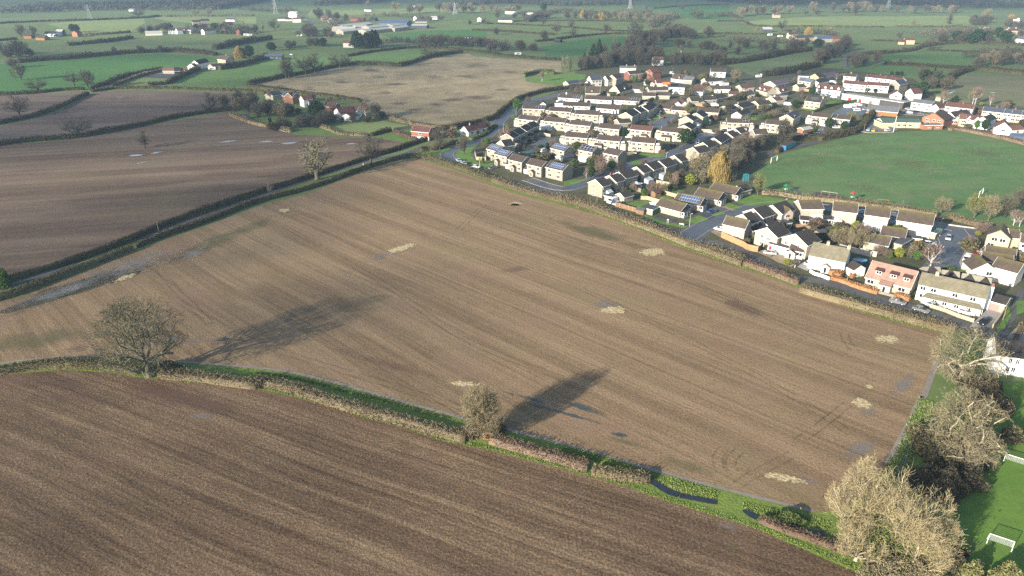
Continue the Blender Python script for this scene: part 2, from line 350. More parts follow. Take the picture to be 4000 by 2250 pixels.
sheet('pasture', TP('J', 1410, 325, 1900, 290, 2415, 275, 2415, 450, 2250, 430, 2150, 370, 1850, 350, 1830, 420, 1580, 390), M['lush'], .02)
sheet('pasture', TP('I', 260, 460, 800, 430, 1600, 400, 2300, 350, 2415, 355, 2050, 460, 1500, 470, 900, 500, 600, 540, 450, 510), M['grass2'], .02)
sheet('pasture', TP('K', 1560, 40, 2310, 45, 2310, 165, 2000, 165, 1800, 110), M['lush'], .02)
ribbon('track', [(-100, 1428)] + TP('N', 0, 868, 300, 832, 800, 808, 1450, 855) + TP('O', 0, 282, 300, 322, 700, 420, 1560, 660) + TP('P', 0, 380, 720, 590, 1430, 778, 2030, 925), .9, M['track'], .03)
ribbon('track', TP('H', 1595, 1095, 1478, 1430) + TP('Q', 1022, 20, 912, 260, 765, 540), 1.3, M['track'], .03)
# ------------------------------------------------------------------ the ground: village, school grounds, roads
sheet('village_ground', TP('U', 900, 1000, 1300, 960, 1700, 800, 2350, 300) + TP('K', 560, 900, 850, 770, 1000, 600, 1500, 540, 2300, 560) + TP('L', 300, 640, 900, 570, 1250, 590, 1650, 660, 1900, 850, 2576, 900, 2700, 1180, 2000, 1090, 1240, 1110, 900, 1200, 500, 1300, 300, 1449) + TP('E', 2300, 560) + [(3135, 768), (3600, 826), (4000, 905), (4300, 1000), (4300, 1400), (3900, 1345)] + TP('H', 1700, 810, 1300, 730, 600, 510) + TP('V', 2415, 1140, 1500, 820, 800, 550, 250, 330), M['garden'], .012)
sheet('school_field', [(3880, 1500), (4300, 1480), (4600, 2300), (4500, 2700), (3700, 2450), (3560, 2200), (3650, 2000), (3760, 1850), (3840, 1640)], M['near_pitch'], .02)
ribbon('grass_verge', [(1880, 698), (1960, 733), (2060, 765), (2200, 797)] + TP('V', 430, 437, 560, 495, 830, 583, 1100, 682, 1400, 800, 1700, 925, 2000, 1028, 2415, 1182) + TP('F', 1000, 1274, 1440, 1440) + TP('H', 1000, 662, 1400, 774, 1640, 828), 2.4, M['verge'], .03)
R3 = [(2060, 700), (2200, 737), (2320, 702), (2410, 668), (2500, 632), (2600, 608), (2665, 582), (2716, 556), (2740, 532)]
R4 = [(2660, 945), (2705, 912), (2787, 866), (2903, 822), (2990, 803), (3110, 797), (3236, 812), (3349, 833), (3480, 860), (3600, 872), (3720, 890)]
R2 = TP('U', 1440, 1100, 1360, 1030, 1370, 960, 1480, 905, 1700, 830, 1900, 735, 2000, 690, 2090, 590, 2200, 440) + TP('A', 620, 700, 700, 650, 780, 580, 930, 510, 1330, 415, 1450, 390)
R5 = [(1760, 640), (1900, 690), (2000, 722), (2130, 745), (2300, 800), (2500, 868), (2690, 928), (2850, 962), (2990, 1030), (3070, 1078), (3248, 1108), (3472, 1182), (3610, 1215), (3787, 1275), (3911, 1308), (4100, 1345)]
R1 = TP('M', -200, 1340, 130, 1262, 400, 1170, 900, 960, 1300, 835, 1750, 680, 2180, 520) + TP('U', 0, 1135, 300, 1060, 700, 985, 850, 930, 1010, 870)
def road(pts, w, mat, z=.045, kerb=True, name='road'):
 if kerb: ribbon('pavement', pts, w + 3.4, M['pave'], z - .03)
 ribbon(name, pts, w, mat, z)
 if kerb:
  R = ribbon_pts(pts, w + .3); mb = MB()
  for side in (0, 1):
   L = [r[side] for r in R]
   for i in range(len(L) - 1):
    a, b = L[i], L[i + 1]; d = (b - a).normalized(); nn = Vector((-d.y, d.x, 0)) * .12
    q = [(a - nn), (a + nn), (b + nn), (b - nn)]
    mb.add([(p.x, p.y, 0.0) for p in q] + [(p.x, p.y, .14) for p in q], [(4, 5, 6, 7), (0, 1, 5, 4), (2, 3, 7, 6), (1, 2, 6, 5), (3, 0, 4, 7)])
  struct(mb.obj('kerb', M['kerb']))
road(R1, 3.6, M['path'], .045, False, 'lane'); road(R2, 6.4, M['road'], .05); road(R3, 6.0, M['road'], .055); road(R4, 7.0, M['road'], .06); road(R5, 4.6, M['path'], .045, False, 'lane')
road([(3700, 890), (3735, 940), (3745, 990), (3715, 1040), (3690, 1075)], 11.0, M['road'], .064)
sheet('road', [(3640, 868), (3800, 890), (3830, 920), (3740, 960), (3660, 930), (3610, 900)], M['road'], .068)
road(TP('B', 540, 880, 600, 820, 680, 750, 760, 690, 900, 690), 8.0, M['road'], .058)
road(TP('A', 930, 1180, 1050, 1120, 1150, 1050, 1170, 990), 8.0, M['road'], .058)
road(TP('B', 1120, 1000, 1250, 950, 1440, 960), 7.0, M['road'], .06)
road(TP('L', 1290, 930, 1500, 950, 1700, 960, 1900, 985, 1960, 960, 2100, 970), 7.0, M['road'], .05)
road(TP('J', 650, 280, 760, 220, 770, 190, 720, 175, 640, 170), 9.0, M['road'], .05, False)
road(TP('I', 960, 870, 1040, 830, 1150, 760, 1400, 710, 1560, 665), 3.4, M['path'], .045, False, 'lane')
road(TP('L', 1090, 560, 1080, 490, 1110, 440), 5.0, M['road'], .045, False)
sheet('car_park', TP('C', 960, 800, 1130, 700, 1300, 620, 1500, 620, 1560, 700, 2050, 700, 2380, 690, 2415, 760, 2300, 800, 2000, 790, 1700, 770, 1620, 830, 1450, 800), M['road'], .052)
sheet('car_park', TP('C', 1500, 960, 1680, 820, 1760, 960, 2040, 1000, 2040, 1035, 1960, 1068, 1600, 1078, 1470, 1068), M['road'], .052)
sheet('yard', TP('C', 760, 500, 1160, 510, 1500, 570, 2150, 660, 2050, 700, 1500, 610, 1250, 600), M['road'], .048)
sheet('car_park', TP('C', 400, 1160, 560, 1090, 760, 1000, 880, 1000, 860, 1150, 640, 1180), M['road'], .052)
sheet('forecourt', TP('D', 940, 770, 1250, 780, 1330, 860, 1200, 890, 1000, 850), M['road'], .054)
sheet('arena', TP('I', 1320, 730, 1500, 697, 1700, 700, 1660, 742, 1500, 738), M['dark'], .04)
sheet('play_surface', TP('F', 1600, 215, 1690, 175, 2300, 290, 2280, 305, 1900, 262), M['dark'], .04)
ribbon('path', TP('F', 1340, 85, 1400, 130, 1470, 200), 1.6, M['path'], .04)
ribbon('path', TP('C', 0, 1449, 200, 1330, 450, 1290, 850, 1215), 2.5, M['path'], .04)
ribbon('path', TP('U', 1860, 1230, 1800, 1110, 1740, 1000, 1790, 880, 1830, 830), 1.7, M['path'], .05)
ribbon('path', TP('V', 1080, 470, 1250, 520, 1450, 580, 1690, 640), 1.6, M['path'], .05)
ribbon('path', [(3905, 1310), (3955, 1235), (3975, 1180), (3990, 1130)], 1.8, M['path'], .05)
for nm, mat, pts in [('drive', 'dark', TP('V', 1690, 440, 1790, 430, 2050, 505, 1960, 545)), ('drive', 'dark', TP('V', 1330, 470, 1560, 530, 1480, 560, 1230, 500)),
                     ('drive', 'path', TP('V', 1980, 360, 2110, 375, 2280, 440, 2180, 460, 2060, 430)), ('drive', 'drive', TP('V', 2110, 375, 2200, 360, 2320, 420, 2280, 425)),
                     ('drive', 'drive', TP('F', 255, 712, 330, 680, 430, 730, 400, 790)), ('drive', 'drive', TP('F', 860, 980, 960, 960, 1120, 1000, 1060, 1060)),
                     ('drive', 'drive', TP('F', 1060, 1062, 1180, 1000, 1300, 1030, 1470, 1085, 1350, 1190, 1180, 1130)), ('drive', 'conc', TP('F', 1420, 1180, 1530, 1110, 1660, 1160, 1860, 1260, 1600, 1210, 1560, 1240)),
                     ('drive', 'conc', TP('H', 1900, 790, 2100, 590, 2240, 630, 2110, 800)), ('drive', 'drive', TP('H', 1030, 470, 1090, 440, 1190, 480, 1180, 510)),
                     ('patio', 'conc', TP('H', 1400, 530, 1500, 540, 1950, 680, 1900, 700, 1500, 600)), ('drive', 'conc', TP('G', 1640, 930, 1800, 950, 1880, 1000, 1760, 1170, 1560, 1190, 1540, 1120)),
                     ('patio', 'conc', TP('G', 1000, 870, 1240, 840, 1240, 900, 1000, 905)), ('drive', 'drive', TP('B', 170, 1190, 250, 1180, 250, 1235, 180, 1230)),
                     ('drive', 'conc', [(3920, 1330), (3990, 1260), (4100, 1290), (4100, 1340)])]:
 sheet(nm, pts, M[mat], .056)
LAWNS = [TP('V', 1640, 560, 1830, 488, 1970, 540, 1780, 608), TP('V', 2000, 490, 2110, 440, 2190, 465, 2060, 510), TP('V', 2160, 350, 2230, 320, 2415, 385, 2310, 418),
         TP('F', 600, 310, 760, 215, 900, 215, 1440, 300, 1430, 335, 1000, 345, 790, 365), TP('V', 840, 340, 960, 300, 1110, 290, 1180, 320, 1020, 385), TP('V', 1080, 470, 1300, 560, 1500, 600, 1700, 650, 1600, 660, 1300, 600, 1100, 510),
         TP('V', 1440, 160, 1530, 130, 1640, 170, 1500, 190), TP('V', 1250, 250, 1340, 220, 1480, 250, 1400, 270), TP('F', 760, 800, 900, 750, 950, 760, 940, 870, 800, 890, 700, 850),
         TP('U', 1475, 1010, 1540, 930, 1700, 870, 1830, 830, 1740, 920, 1730, 1010, 1840, 1160, 1680, 1130, 1520, 1080), TP('U', 905, 960, 960, 910, 1480, 860, 1440, 900, 1320, 960, 1150, 1010, 940, 1000),
         TP('A', 60, 1300, 300, 1340, 430, 1300, 430, 1390, 250, 1400), TP('E', 0, 490, 100, 460, 330, 455, 180, 500, 0, 535), TP('E', 880, 180, 1060, 190, 1220, 165, 1180, 195, 1000, 205),
         TP('E', 780, 250, 860, 215, 935, 265, 850, 300), TP('B', 330, 1210, 520, 1210, 690, 1215, 560, 1265, 400, 1255), TP('B', 490, 740, 660, 660, 760, 660, 620, 750), TP('B', 130, 540, 340, 550, 330, 570, 180, 570),
         TP('K', 560, 690, 700, 660, 950, 630, 1080, 640, 1060, 680, 860, 740, 700, 720), TP('C', 880, 640, 950, 590, 1180, 600, 1060, 640, 920, 680), TP('C', 470, 710, 600, 690, 780, 720, 680, 750),
         TP('J', 540, 1060, 660, 1045, 680, 1080, 580, 1095), TP('J', 580, 1150, 800, 1120, 860, 1130, 760, 1180, 620, 1195), TP('U', 650, 640, 800, 605, 830, 640, 740, 665), TP('J', 960, 965, 1080, 990, 1100, 1005, 1000, 1000),
         [(3880, 1320), (3940, 1200), (3950, 1235), (3900, 1300)], [(3985, 1200), (4040, 1160), (4100, 1200), (4010, 1230)], TP('S', 1030, 615, 1100, 560, 1175, 430, 1175, 500, 1110, 630), TP('S', 1235, 340, 1317, 325, 1400, 420, 1240, 480), TP('A', 660, 700, 720, 680, 730, 720, 690, 745)]
for p in LAWNS: sheet('lawn', p, M['lawn'], .06)
# ------------------------------------------------------------------ marks on the fields: straw, wet mud, standing water, weeds
def patch(name, c, ex, ey, mat, z=.08, kind='stuff', label=None):
 """A ragged patch lying on the ground round survey pixel c; ex, ey are survey pixels at the ends of its two half-axes."""
 C0 = G(*c); X = G(*ex) - C0; Y = G(*ey) - C0
 mb = MB(); mb.poly([(math.cos(t * math.pi / 12), math.sin(t * math.pi / 12), 0) for t in range(24)])
 me = mb.mesh(name, mat); o = link(name, me)
 ang = math.atan2(X.y, X.x); n = Vector((-math.sin(ang), math.cos(ang), 0))
 o.location = (C0.x, C0.y, z); o.rotation_euler = (0, 0, ang); o.scale = (X.length, max(abs(Y.dot(n)), .3), 1)
 return struct(o, kind, label)
def ragged(name, cols, ns=.25, gain=1.0, rough=.95, spec=.1, stretch=None, soft=.16, opac=1.0, bump=0.0):
 b = NB(name); g = b.pos(); tc = b.n('ShaderNodeTexCoord')
 p = (g, 0)
 if stretch: p = b.n('ShaderNodeMapping', {'Vector': b.n('ShaderNodeMapping', {'Vector': (g, 0), 'Rotation': (0, 0, -math.radians(stretch[0]))}), 'Scale': (stretch[1], 1, 1)})
 n = b.noise(p, ns, 6, .68); r = b.n('ShaderNodeVectorMath', {0: (tc, 3)}, operation='LENGTH')
 r2 = b.math('MULTIPLY', (r, 1), .55); r3 = b.math('POWER', r2, 1.4)
 f = b.math('SUBTRACT', b.math('MULTIPLY', n, gain), r3)
 a = b.math('MULTIPLY', b.ramp(f, [(.22, 0.0), (.22 + soft, 1.0)]), opac)
 n2 = b.noise((g, 0), 1.6, 5)
 return b.bsdf(b.ramp(n2, [(.3, cols[0]), (.7, cols[1])]), rough, spec, n2 if bump else None, bump or .1, .3, alpha=a)
straw = ragged('straw', ((.25, .19, .09), (.60, .50, .30)), .6, 1.0, bump=1.0, soft=.09)
mud = ragged('wet_mud', ((.17, .16, .15), (.27, .26, .25)), .16, .9, .55, .35, soft=.35, opac=.62)
water = ragged('standing_water', ((.24, .25, .28), (.34, .35, .38)), .8, .68, .15, .5, stretch=(14, .09), soft=.06)
teal = ragged('algae_water', ((.02, .055, .065), (.05, .085, .085)), .45, .8, .3, .4, stretch=(-40, .25), soft=.16, opac=.7)
stain = ragged('dark_rushes', ((.055, .045, .036), (.11, .088, .066)), .12, .82, soft=.3, opac=.7, stretch=(8, .3))
blond = ragged('blond_grass', ((.26, .20, .11), (.38, .31, .18)), .05, .95, soft=.35, opac=.8, stretch=(8, .5))
redsoil = ragged('red_soil', ((.12, .068, .055), (.19, .12, .09)), .08, .95, soft=.4, opac=.6)
worn = ragged('worn_turf', ((.12, .13, .055), (.20, .19, .10)), .07, .95, soft=.4, opac=.4)
moss = ragged('green_soil', ((.10, .10, .045), (.16, .155, .075)), .08, .95, soft=.4, opac=.7)
for c, a, b in [((2015, 797), (2050, 795), (2020, 808)), ((1110, 822), (1140, 818), (1112, 832)), ((1570, 970), (1640, 945), (1580, 985)), ((2550, 985), (2620, 975), (2560, 1008)), ((2400, 1212), (2475, 1208), (2405, 1232)),
    ((3465, 1325), (3525, 1318), (3480, 1350)), ((3367, 1575), (3410, 1570), (3370, 1612)), ((3060, 1867), (3180, 1890), (3065, 1890)), ((1810, 1500), (1890, 1505), (1815, 1515)), ((490, 1085), (545, 1060), (500, 1095)), ((3395, 1512), (3412, 1510), (3396, 1528)), ((2012, 800), (2040, 799), (2014, 806))]:
 patch('straw_patch', c, a, b, straw, .09, 'stuff', 'pale straw lying on the brown field')
pmud = ragged('pale_wet_mud', ((.215, .20, .185), (.34, .32, .30)), .2, .88, .6, .3, soft=.34, opac=.68)
for c, a, b in [((500, 1040), (800, 935), (525, 1085)), ((300, 1120), (560, 1030), (310, 1150)), ((760, 985), (840, 940), (775, 1010))]: patch('wet_mud', c, a, b, pmud, .072, 'stuff', 'pale grey wet streak at the field edge')
for c, a, b in [((690, 1330), (960, 1320), (700, 1355)), ((200, 1150), (500, 1060), (210, 1175)), ((2370, 1190), (2470, 1190), (2375, 1215)), ((1520, 990), (1660, 935), (1535, 1010)), ((3390, 1610), (3450, 1600), (3400, 1640)), ((3350, 1760), (3480, 1700), (3390, 1800)), ((3150, 1880), (3230, 1890), (3150, 1900)),
    ((780, 1625), (870, 1625), (780, 1645)), ((3530, 1500), (3600, 1420), (3570, 1520)), ((3540, 1780), (3640, 1540), (3580, 1790)), ((1345, 1060), (1400, 1070), (1350, 1075)), ((760, 1235), (800, 1255), (770, 1240)), ((2850, 2060), (2960, 2090), (2850, 2085))]:
 patch('wet_mud', c, a, b, mud, .07, 'stuff', 'grey wet soil on the field')
for c, a, b in [((530, 607), (600, 600), (535, 622)), ((610, 597), (665, 588), (612, 606)), ((890, 553), (980, 540), (895, 562)), ((1040, 553), (1110, 545), (1045, 568)), ((1130, 560), (1210, 555), (1135, 575)), ((1370, 562), (1420, 556), (1372, 572)), ((560, 635), (640, 618), (562, 640)), ((220, 535), (240, 533), (222, 540)), ((470, 380), (520, 378), (470, 384)), ((3705, 367), (3760, 340), (3712, 378)), ((3880, 362), (3910, 357), (3884, 368)), ((3700, 340), (3720, 330), (3704, 348)), ((1812, 1511), (1835, 1510), (1813, 1517)), ((3110, 1851), (3140, 1856), (3110, 1858))]:
 patch('puddle', c, a, b, water, .085, 'structure').scale.y *= .55
for c, a, b in [((2270, 1592), (2480, 1660), (2255, 1610)), ((2220, 1620), (2560, 1715), (2215, 1632)), ((2040, 1550), (2200, 1590), (2035, 1562)), ((870, 1325), (930, 1322), (872, 1340)), ((2420, 1700), (2480, 1710), (2425, 1715))]:
 patch('algae_water', c, a, b, teal, .088, 'stuff', 'dark green water standing in the wheelings')
rs = np.random.default_rng(5)
for i, (x, y, w) in enumerate([(1330, 320, 60), (1480, 300, 70), (1540, 328, 90), (1500, 360, 70), (1210, 345, 50), (1690, 300, 60), (1880, 380, 110), (1700, 408, 40), (1620, 430, 70), (1830, 300, 80), (1990, 280, 60), (1860, 255, 80), (1560, 405, 60), (1760, 390, 90), (1100, 340, 40), (1960, 350, 50), (1450, 275, 60), (1640, 250, 80)]):
 patch('rush_patch', (x, y), (x + w, y - 4), (x + 4, y + 14), stain, .06, 'stuff', 'dark rushes in the tan rough field')
for x, y, w in [(1800, 460, 160), (1650, 440, 120), (1950, 400, 120), (1450, 340, 100), (1700, 350, 140), (1880, 490, 90), (1620, 290, 120), (1250, 330, 80)]:
 patch('blond_grass', (x, y), (x + w, y - 4), (x + 4, y + 22), blond, .05, 'stuff', 'pale dead grass in the tan rough field')
for c, a, b in [((700, 1560), (1150, 1640), (700, 1620)), ((1500, 1420), (1800, 1500), (1500, 1450)), ((2000, 1055), (2100, 1050), (2000, 1075)), ((250, 1500), (500, 1500), (250, 1540)), ((300, 1365), (420, 1365), (300, 1390)), ((2900, 1200), (3000, 1250), (2900, 1240)), ((1100, 1560), (1400, 1640), (1100, 1590)), ((330, 1560), (600, 1600), (330, 1600))]:
 patch('red_soil', c, a, b, redsoil, .055, 'stuff', 'reddish soil on the brown field')
for c, a, b in [((150, 1330), (480, 1300), (160, 1390)), ((300, 1130), (700, 980), (330, 1150)), ((900, 920), (1200, 800), (920, 950)), ((2700, 1830), (2900, 1880), (2700, 1870)), ((2300, 900), (2600, 1000), (2290, 930)), ((2450, 1730), (2650, 1790), (2450, 1750)), ((2860, 2140), (2900, 2140), (2860, 2160))]:
 patch('green_soil', c, a, b, moss, .05, 'stuff', 'greenish weedy soil on the brown field')
for c, a, b in [((3022, 636), (3060, 625), (3030, 648)), ((3830, 766), (3850, 748), (3860, 775)), ((3160, 630), (3330, 600), (3180, 665)), ((3560, 640), (3720, 640), (3570, 690)), ((3400, 740), (3560, 760), (3410, 770)), ((3300, 560), (3480, 545), (3310, 580)), ((3840, 600), (3960, 620), (3850, 640))]: patch('worn_turf', c, a, b, worn, .06, 'stuff', 'worn brownish turf on the playing field')
WM = NB('wheel_marks'); g_ = WM.pos(); WM.bsdf((.10, .07, .045), .95, .05, alpha=WM.math('MULTIPLY', WM.ramp(WM.noise((g_, 0), .35, 4), [(.35, .05), (.6, .7)]), .42))
def wheels(pts, gap=1.9):
 for r in (0, 1): ribbon('wheel_mark', [to_px(p[r]) for p in ribbon_pts(pts, gap)][::3], .42, WM.mat, .04)
for w_ in [TP('N', 1280, 110, 1420, 280, 1560, 410, 1700, 560), [(1100, 880), (1500, 1110), (1800, 1320), (2200, 1480)], [(1180, 760), (1620, 900), (2200, 1100), (2900, 1440), (3300, 1680)], [(1500, 700), (2000, 850), (2600, 1060), (3300, 1390)], [(1890, 800), (1840, 850), (1790, 900)], TP('H', 720, 850, 740, 930, 820, 1020), TP('P', 1290, 420, 1245, 500, 1260, 590), TP('P', 1420, 440, 1350, 520, 1370, 610), TP('P', 1900, 360, 2060, 250, 2300, 60), TP('P', 1400, 720, 1560, 620, 1850, 470), [(700, 1180), (1000, 1340), (1500, 1500), (2100, 1690)], [(300, 1650), (1000, 1900), (1800, 2250)], [(900, 1600), (1700, 1830), (2600, 2150)]]: wheels(w_)
# the stream in the verge
sw = NB('stream_water'); g_ = sw.pos(); sw.bsdf(sw.ramp(sw.noise((g_, 0), .4, 4), [(.3, (.012, .016, .022)), (.7, (.03, .036, .045))]), .08, .5, sw.noise((g_, 0), 2.5, 3), .15, .05)
for pts, w in [(TP('P', 650, 672, 740, 700, 830, 760, 930, 800), 1.5), (TP('P', 940, 803, 1060, 825, 1240, 858), 1.3), (TP('P', 1470, 915, 1510, 950, 1570, 982), 1.5), (TP('Q', 330, 1150, 420, 1220, 520, 1300), 1.5), (TP('Q', 570, 1330, 680, 1380, 870, 1440, 1000, 1500), 1.8), (TP('P', 1780, 1020, 1950, 1090, 2110, 1112), 1.2)]:
 ribbon('stream', pts, w, sw.mat, .05)

# ------------------------------------------------------------------ hedges
M['hedge_dark'] = leafy('hedge_dark', [(.022, .020, .013), (.048, .044, .025), (.085, .080, .040)], .15)
M['hedge_olive'] = leafy('hedge_olive', [(.034, .031, .017), (.085, .076, .040), (.16, .145, .078)], .15)
M['hedge_brown'] = leafy('hedge_brown', [(.048, .040, .024), (.12, .098, .060), (.22, .185, .115)], .12)
M['hedge_red'] = leafy('hedge_red', [(.045, .030, .022), (.105, .072, .050), (.185, .14, .10)], .2)
M['hedge_blond'] = leafy('hedge_blond', [(.05, .040, .024), (.12, .097, .056), (.22, .185, .115)], .2)
M['hedge_green'] = leafy('hedge_green', [(.024, .036, .012), (.050, .075, .022), (.095, .125, .040)], .4)
M['beech'] = leafy('beech_hedge', [(.13, .06, .028), (.27, .135, .06), (.38, .22, .11)], .4)
M['tussock'] = leafy('tussock', [(.07, .115, .022), (.13, .185, .038), (.22, .26, .075)], .25)
M['tan_grass'] = leafy('tan_grass', [(.16, .125, .06), (.27, .21, .11), (.38, .31, .18)], .25)
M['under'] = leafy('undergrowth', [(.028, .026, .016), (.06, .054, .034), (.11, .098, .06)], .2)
HR = np.random.default_rng(11)
def hedge(base, pts, h, w, mat='hedge_dark', place='', cat='hedge', dens=1.0, rough=.18, kind=None, name='hedge', ragged_top=0.0):
 L = smooth([G(*p) for p in pts], 5); P = np.array([(p.x, p.y) for p in L]); seg = np.linalg.norm(np.diff(P, axis=0), axis=1); cum = np.r_[0, np.cumsum(seg)]
 tot = cum[-1]; c = P.mean(0); o3 = Vector((c[0], c[1], 0)); dist = np.linalg.norm(P, axis=1).mean()
 s = max(.26, dist * .00125); n = int(min(60000, tot * (2 * h + w) / (s * s * .42) * dens)) + 20
 t = HR.random(n) * tot; X = np.interp(t, cum, P[:, 0]); Y = np.interp(t, cum, P[:, 1]); i = np.clip(np.searchsorted(cum, t) - 1, 0, len(seg) - 1)
 d = np.diff(P, axis=0)[i] / (seg[i][:, None] + 1e-9); nn = np.stack([-d[:, 1], d[:, 0]], 1)
 ph = HR.random(6) * 6.28
 hv = h * (1 + rough * (np.sin(t / 7.3 + ph[0]) * .5 + np.sin(t / 2.9 + ph[1]) * .35 + np.sin(t / 19 + ph[2]) * .6) + ragged_top * (HR.random(n) ** 4))
 wv = w * (1 + rough * (np.sin(t / 5.1 + ph[3]) * .5 + np.sin(t / 13 + ph[4]) * .6))
 a = HR.random(n) * math.pi; rr = HR.random(n) ** .4
 y = np.cos(a) * .5 * wv * rr; z = np.clip(np.abs(np.sin(a)) ** .6 * hv * rr, .05, None)
 z = np.where(HR.random(n) < .25, HR.random(n) * hv * .7, z)
 Q = np.stack([X + nn[:, 0] * y - c[0], Y + nn[:, 1] * y - c[1], z], 1)
 D = HR.normal(size=(n, 3)) * .8 + np.array([0, 0, .55])
 V, Fq = cards(Q, s * (.7 + .8 * HR.random(n)), s * (.35 + .4 * HR.random(n)), HR, D=D)
 # dark core so that the hedge stays closed
 k = max(int(tot / max(2.0, s * 3)), 2); tt = np.linspace(0, tot, k); cx = np.interp(tt, cum, P[:, 0]) - c[0]; cy = np.interp(tt, cum, P[:, 1]) - c[1]
 ii = np.clip(np.searchsorted(cum, tt) - 1, 0, len(seg) - 1); dd = np.diff(P, axis=0)[ii] / (seg[ii][:, None] + 1e-9); n2 = np.stack([-dd[:, 1], dd[:, 0]], 1)
 prof = [(-.38 * w, -.1), (-.33 * w, h * .68), (.33 * w, h * .68), (.38 * w, -.1)]
 CV = np.concatenate([np.stack([cx + n2[:, 0] * py, cy + n2[:, 1] * py, np.full(k, pz)], 1)[:, None, :] for py, pz in prof], 1).reshape(-1, 3)
 CF = [(4 * j + q, 4 * j + 4 + q, 4 * j + 5 + q, 4 * j + 1 + q) for j in range(k - 1) for q in range(3)] + [(0, 1, 2, 3), (4 * k - 1, 4 * k - 2, 4 * k - 3, 4 * k - 4)]
 V, Fq = join_np([(V, Fq), (CV, np.array(CF, np.int32))])
 o = link(name, np_mesh(name, V, Fq, M[mat])); o.location = o3
 if kind: struct(o, kind, base)
 else: reg(o, base, cat, place, order=to_px(o3)[0])
 return o
hedge('long dark clipped hedge on the far bank of the narrow lane', TP('M', -200, 1340, 100, 1235, 350, 1160, 700, 1045, 1000, 935, 1300, 805, 1700, 665, 2150, 512), 2.4, 2.6)
hedge('dark clipped hedge between the lane pole gap and the cottage', TP('M', 2195, 500, 2484, 410) + TP('U', 200, 1040, 480, 960, 800, 850, 1000, 795, 1090, 772), 2.4, 2.6)
hedge('long dark hedge between the narrow lane and the stubble', TP('M', -300, 1480, 0, 1385, 150, 1340, 700, 1128, 1075, 985), 2.1, 2.6, 'hedge_olive')
hedge('dark hedge by the lane from the gateway to the corner', TP('M', 1100, 968, 1300, 888, 1700, 748, 2100, 598, 2484, 498) + TP('U', 200, 1180, 500, 1098, 700, 1048, 800, 1030), 2.1, 2.6, 'hedge_olive')
hedge('olive brown hedge round the field corner by the road bend', TP('U', 800, 1030, 900, 1036, 1150, 1085, 1350, 1150, 1600, 1230, 1800, 1310, 2050, 1410), 2.3, 3.2, 'hedge_olive', ragged_top=.5)
hedge('rough brown hedge between the stubble and the stepped terrace', [(1918, 706), (2000, 736), (2100, 765), (2200, 788)] + TP('V', 200, 345, 430, 420, 560, 475, 830, 565), 2.4, 2.7, 'hedge_brown', ragged_top=.8)
hedge('rough brown hedge below the green doored garages', TP('V', 800, 560, 1100, 665, 1400, 785, 1700, 910), 2.4, 2.7, 'hedge_brown', ragged_top=.8)
hedge('rough brown hedge below the tall panel fence', TP('V', 1680, 905, 2000, 1010, 2415, 1165) + TP('F', 500, 1065, 700, 1145), 2.4, 2.7, 'hedge_brown', ragged_top=.8)
hedge('reddish brown hedge across the lane from the white walled house', TP('F', 690, 1145, 1000, 1255, 1440, 1425), 2.2, 2.7, 'hedge_red', ragged_top=.6)
hedge('pale twiggy hedge across the lane from the orange beech hedge', TP('H', 300, 455, 600, 540, 1000, 650, 1200, 705), 2.3, 2.7, 'hedge_blond', ragged_top=.7)
hedge('pale twiggy hedge across the lane from the long white house', TP('H', 1180, 700, 1400, 760, 1620, 815, 1750, 840), 2.4, 2.9, 'hedge_blond', ragged_top=.7)
hedge('scrubby hedge across the verge west of the old oak', TP('N', -200, 965, 0, 945, 200, 915, 500, 890, 900, 905, 1130, 945), 2.0, 3.2, 'hedge_olive', ragged_top=.4)
hedge('scrubby brown hedge between the old oak and the round tree', TP('N', 1300, 975, 1650, 1005, 2100, 1065) + TP('O', 0, 415, 250, 455, 700, 600, 1100, 705, 1560, 835, 1700, 870), 2.0, 3.2, 'hedge_brown', ragged_top=.5)
hedge('reddish brown hedge between the round tree and the stream pool', TP('O', 1900, 880, 2100, 940, 2484, 1045) + TP('P', 100, 560, 200, 590), 1.9, 2.6, 'hedge_red', ragged_top=.5)
hedge('short tawny hedge at the head of the stream pool', TP('P', 235, 610, 450, 655, 700, 672), 1.8, 2.6, 'hedge_blond', ragged_top=.5)
hedge('low straggling pinkish hedge beside the stream', TP('P', 1590, 1000, 1800, 1085, 2000, 1150, 2250, 1240), 1.0, 2.2, 'hedge_red', ragged_top=.8)
# tufted grass of the verge, as loose ground cover
def tufts(name, pts, w, h, mat, dens, label):
 L = smooth([G(*p) for p in pts], 5); P = np.array([(p.x, p.y) for p in L]); seg = np.linalg.norm(np.diff(P, axis=0), axis=1); cum = np.r_[0, np.cumsum(seg)]; n = int(cum[-1] * w * dens)
 t = HR.random(n) * cum[-1]; X = np.interp(t, cum, P[:, 0]); Y = np.interp(t, cum, P[:, 1]); i = np.clip(np.searchsorted(cum, t) - 1, 0, len(seg) - 1)
 d = np.diff(P, axis=0)[i] / (seg[i][:, None] + 1e-9); y = (HR.random(n) - .5) * w
 Q = np.stack([X - d[:, 1] * y, Y + d[:, 0] * y, h * .35 * np.ones(n)], 1); V, Fq = cards(Q, h * (.6 + .8 * HR.random(n)), h * .5, HR, up=1.0)
 struct(link(name, np_mesh(name, V, Fq, M[mat])), 'stuff', label)
tufts('grass', TP('O', -600, 390, 0, 435, 330, 505, 620, 590, 860, 670, 1200, 755, 1560, 870, 1900, 935, 2484, 1080) + TP('P', 200, 620, 480, 700, 880, 840, 1380, 990, 1560, 1050, 2000, 1230, 2400, 1400), 1.3, .24, 'tussock', 24, 'bright green grass along the hedge foot')
tufts('grass', TP('O', 0, 325, 330, 372, 700, 468, 1100, 568, 1550, 695), 1.1, .4, 'hedge_green', 10, 'grass behind the hedge, coloured dark for the hedge shadow')  # the hedge's shadow is put into the dark colour of these tufts
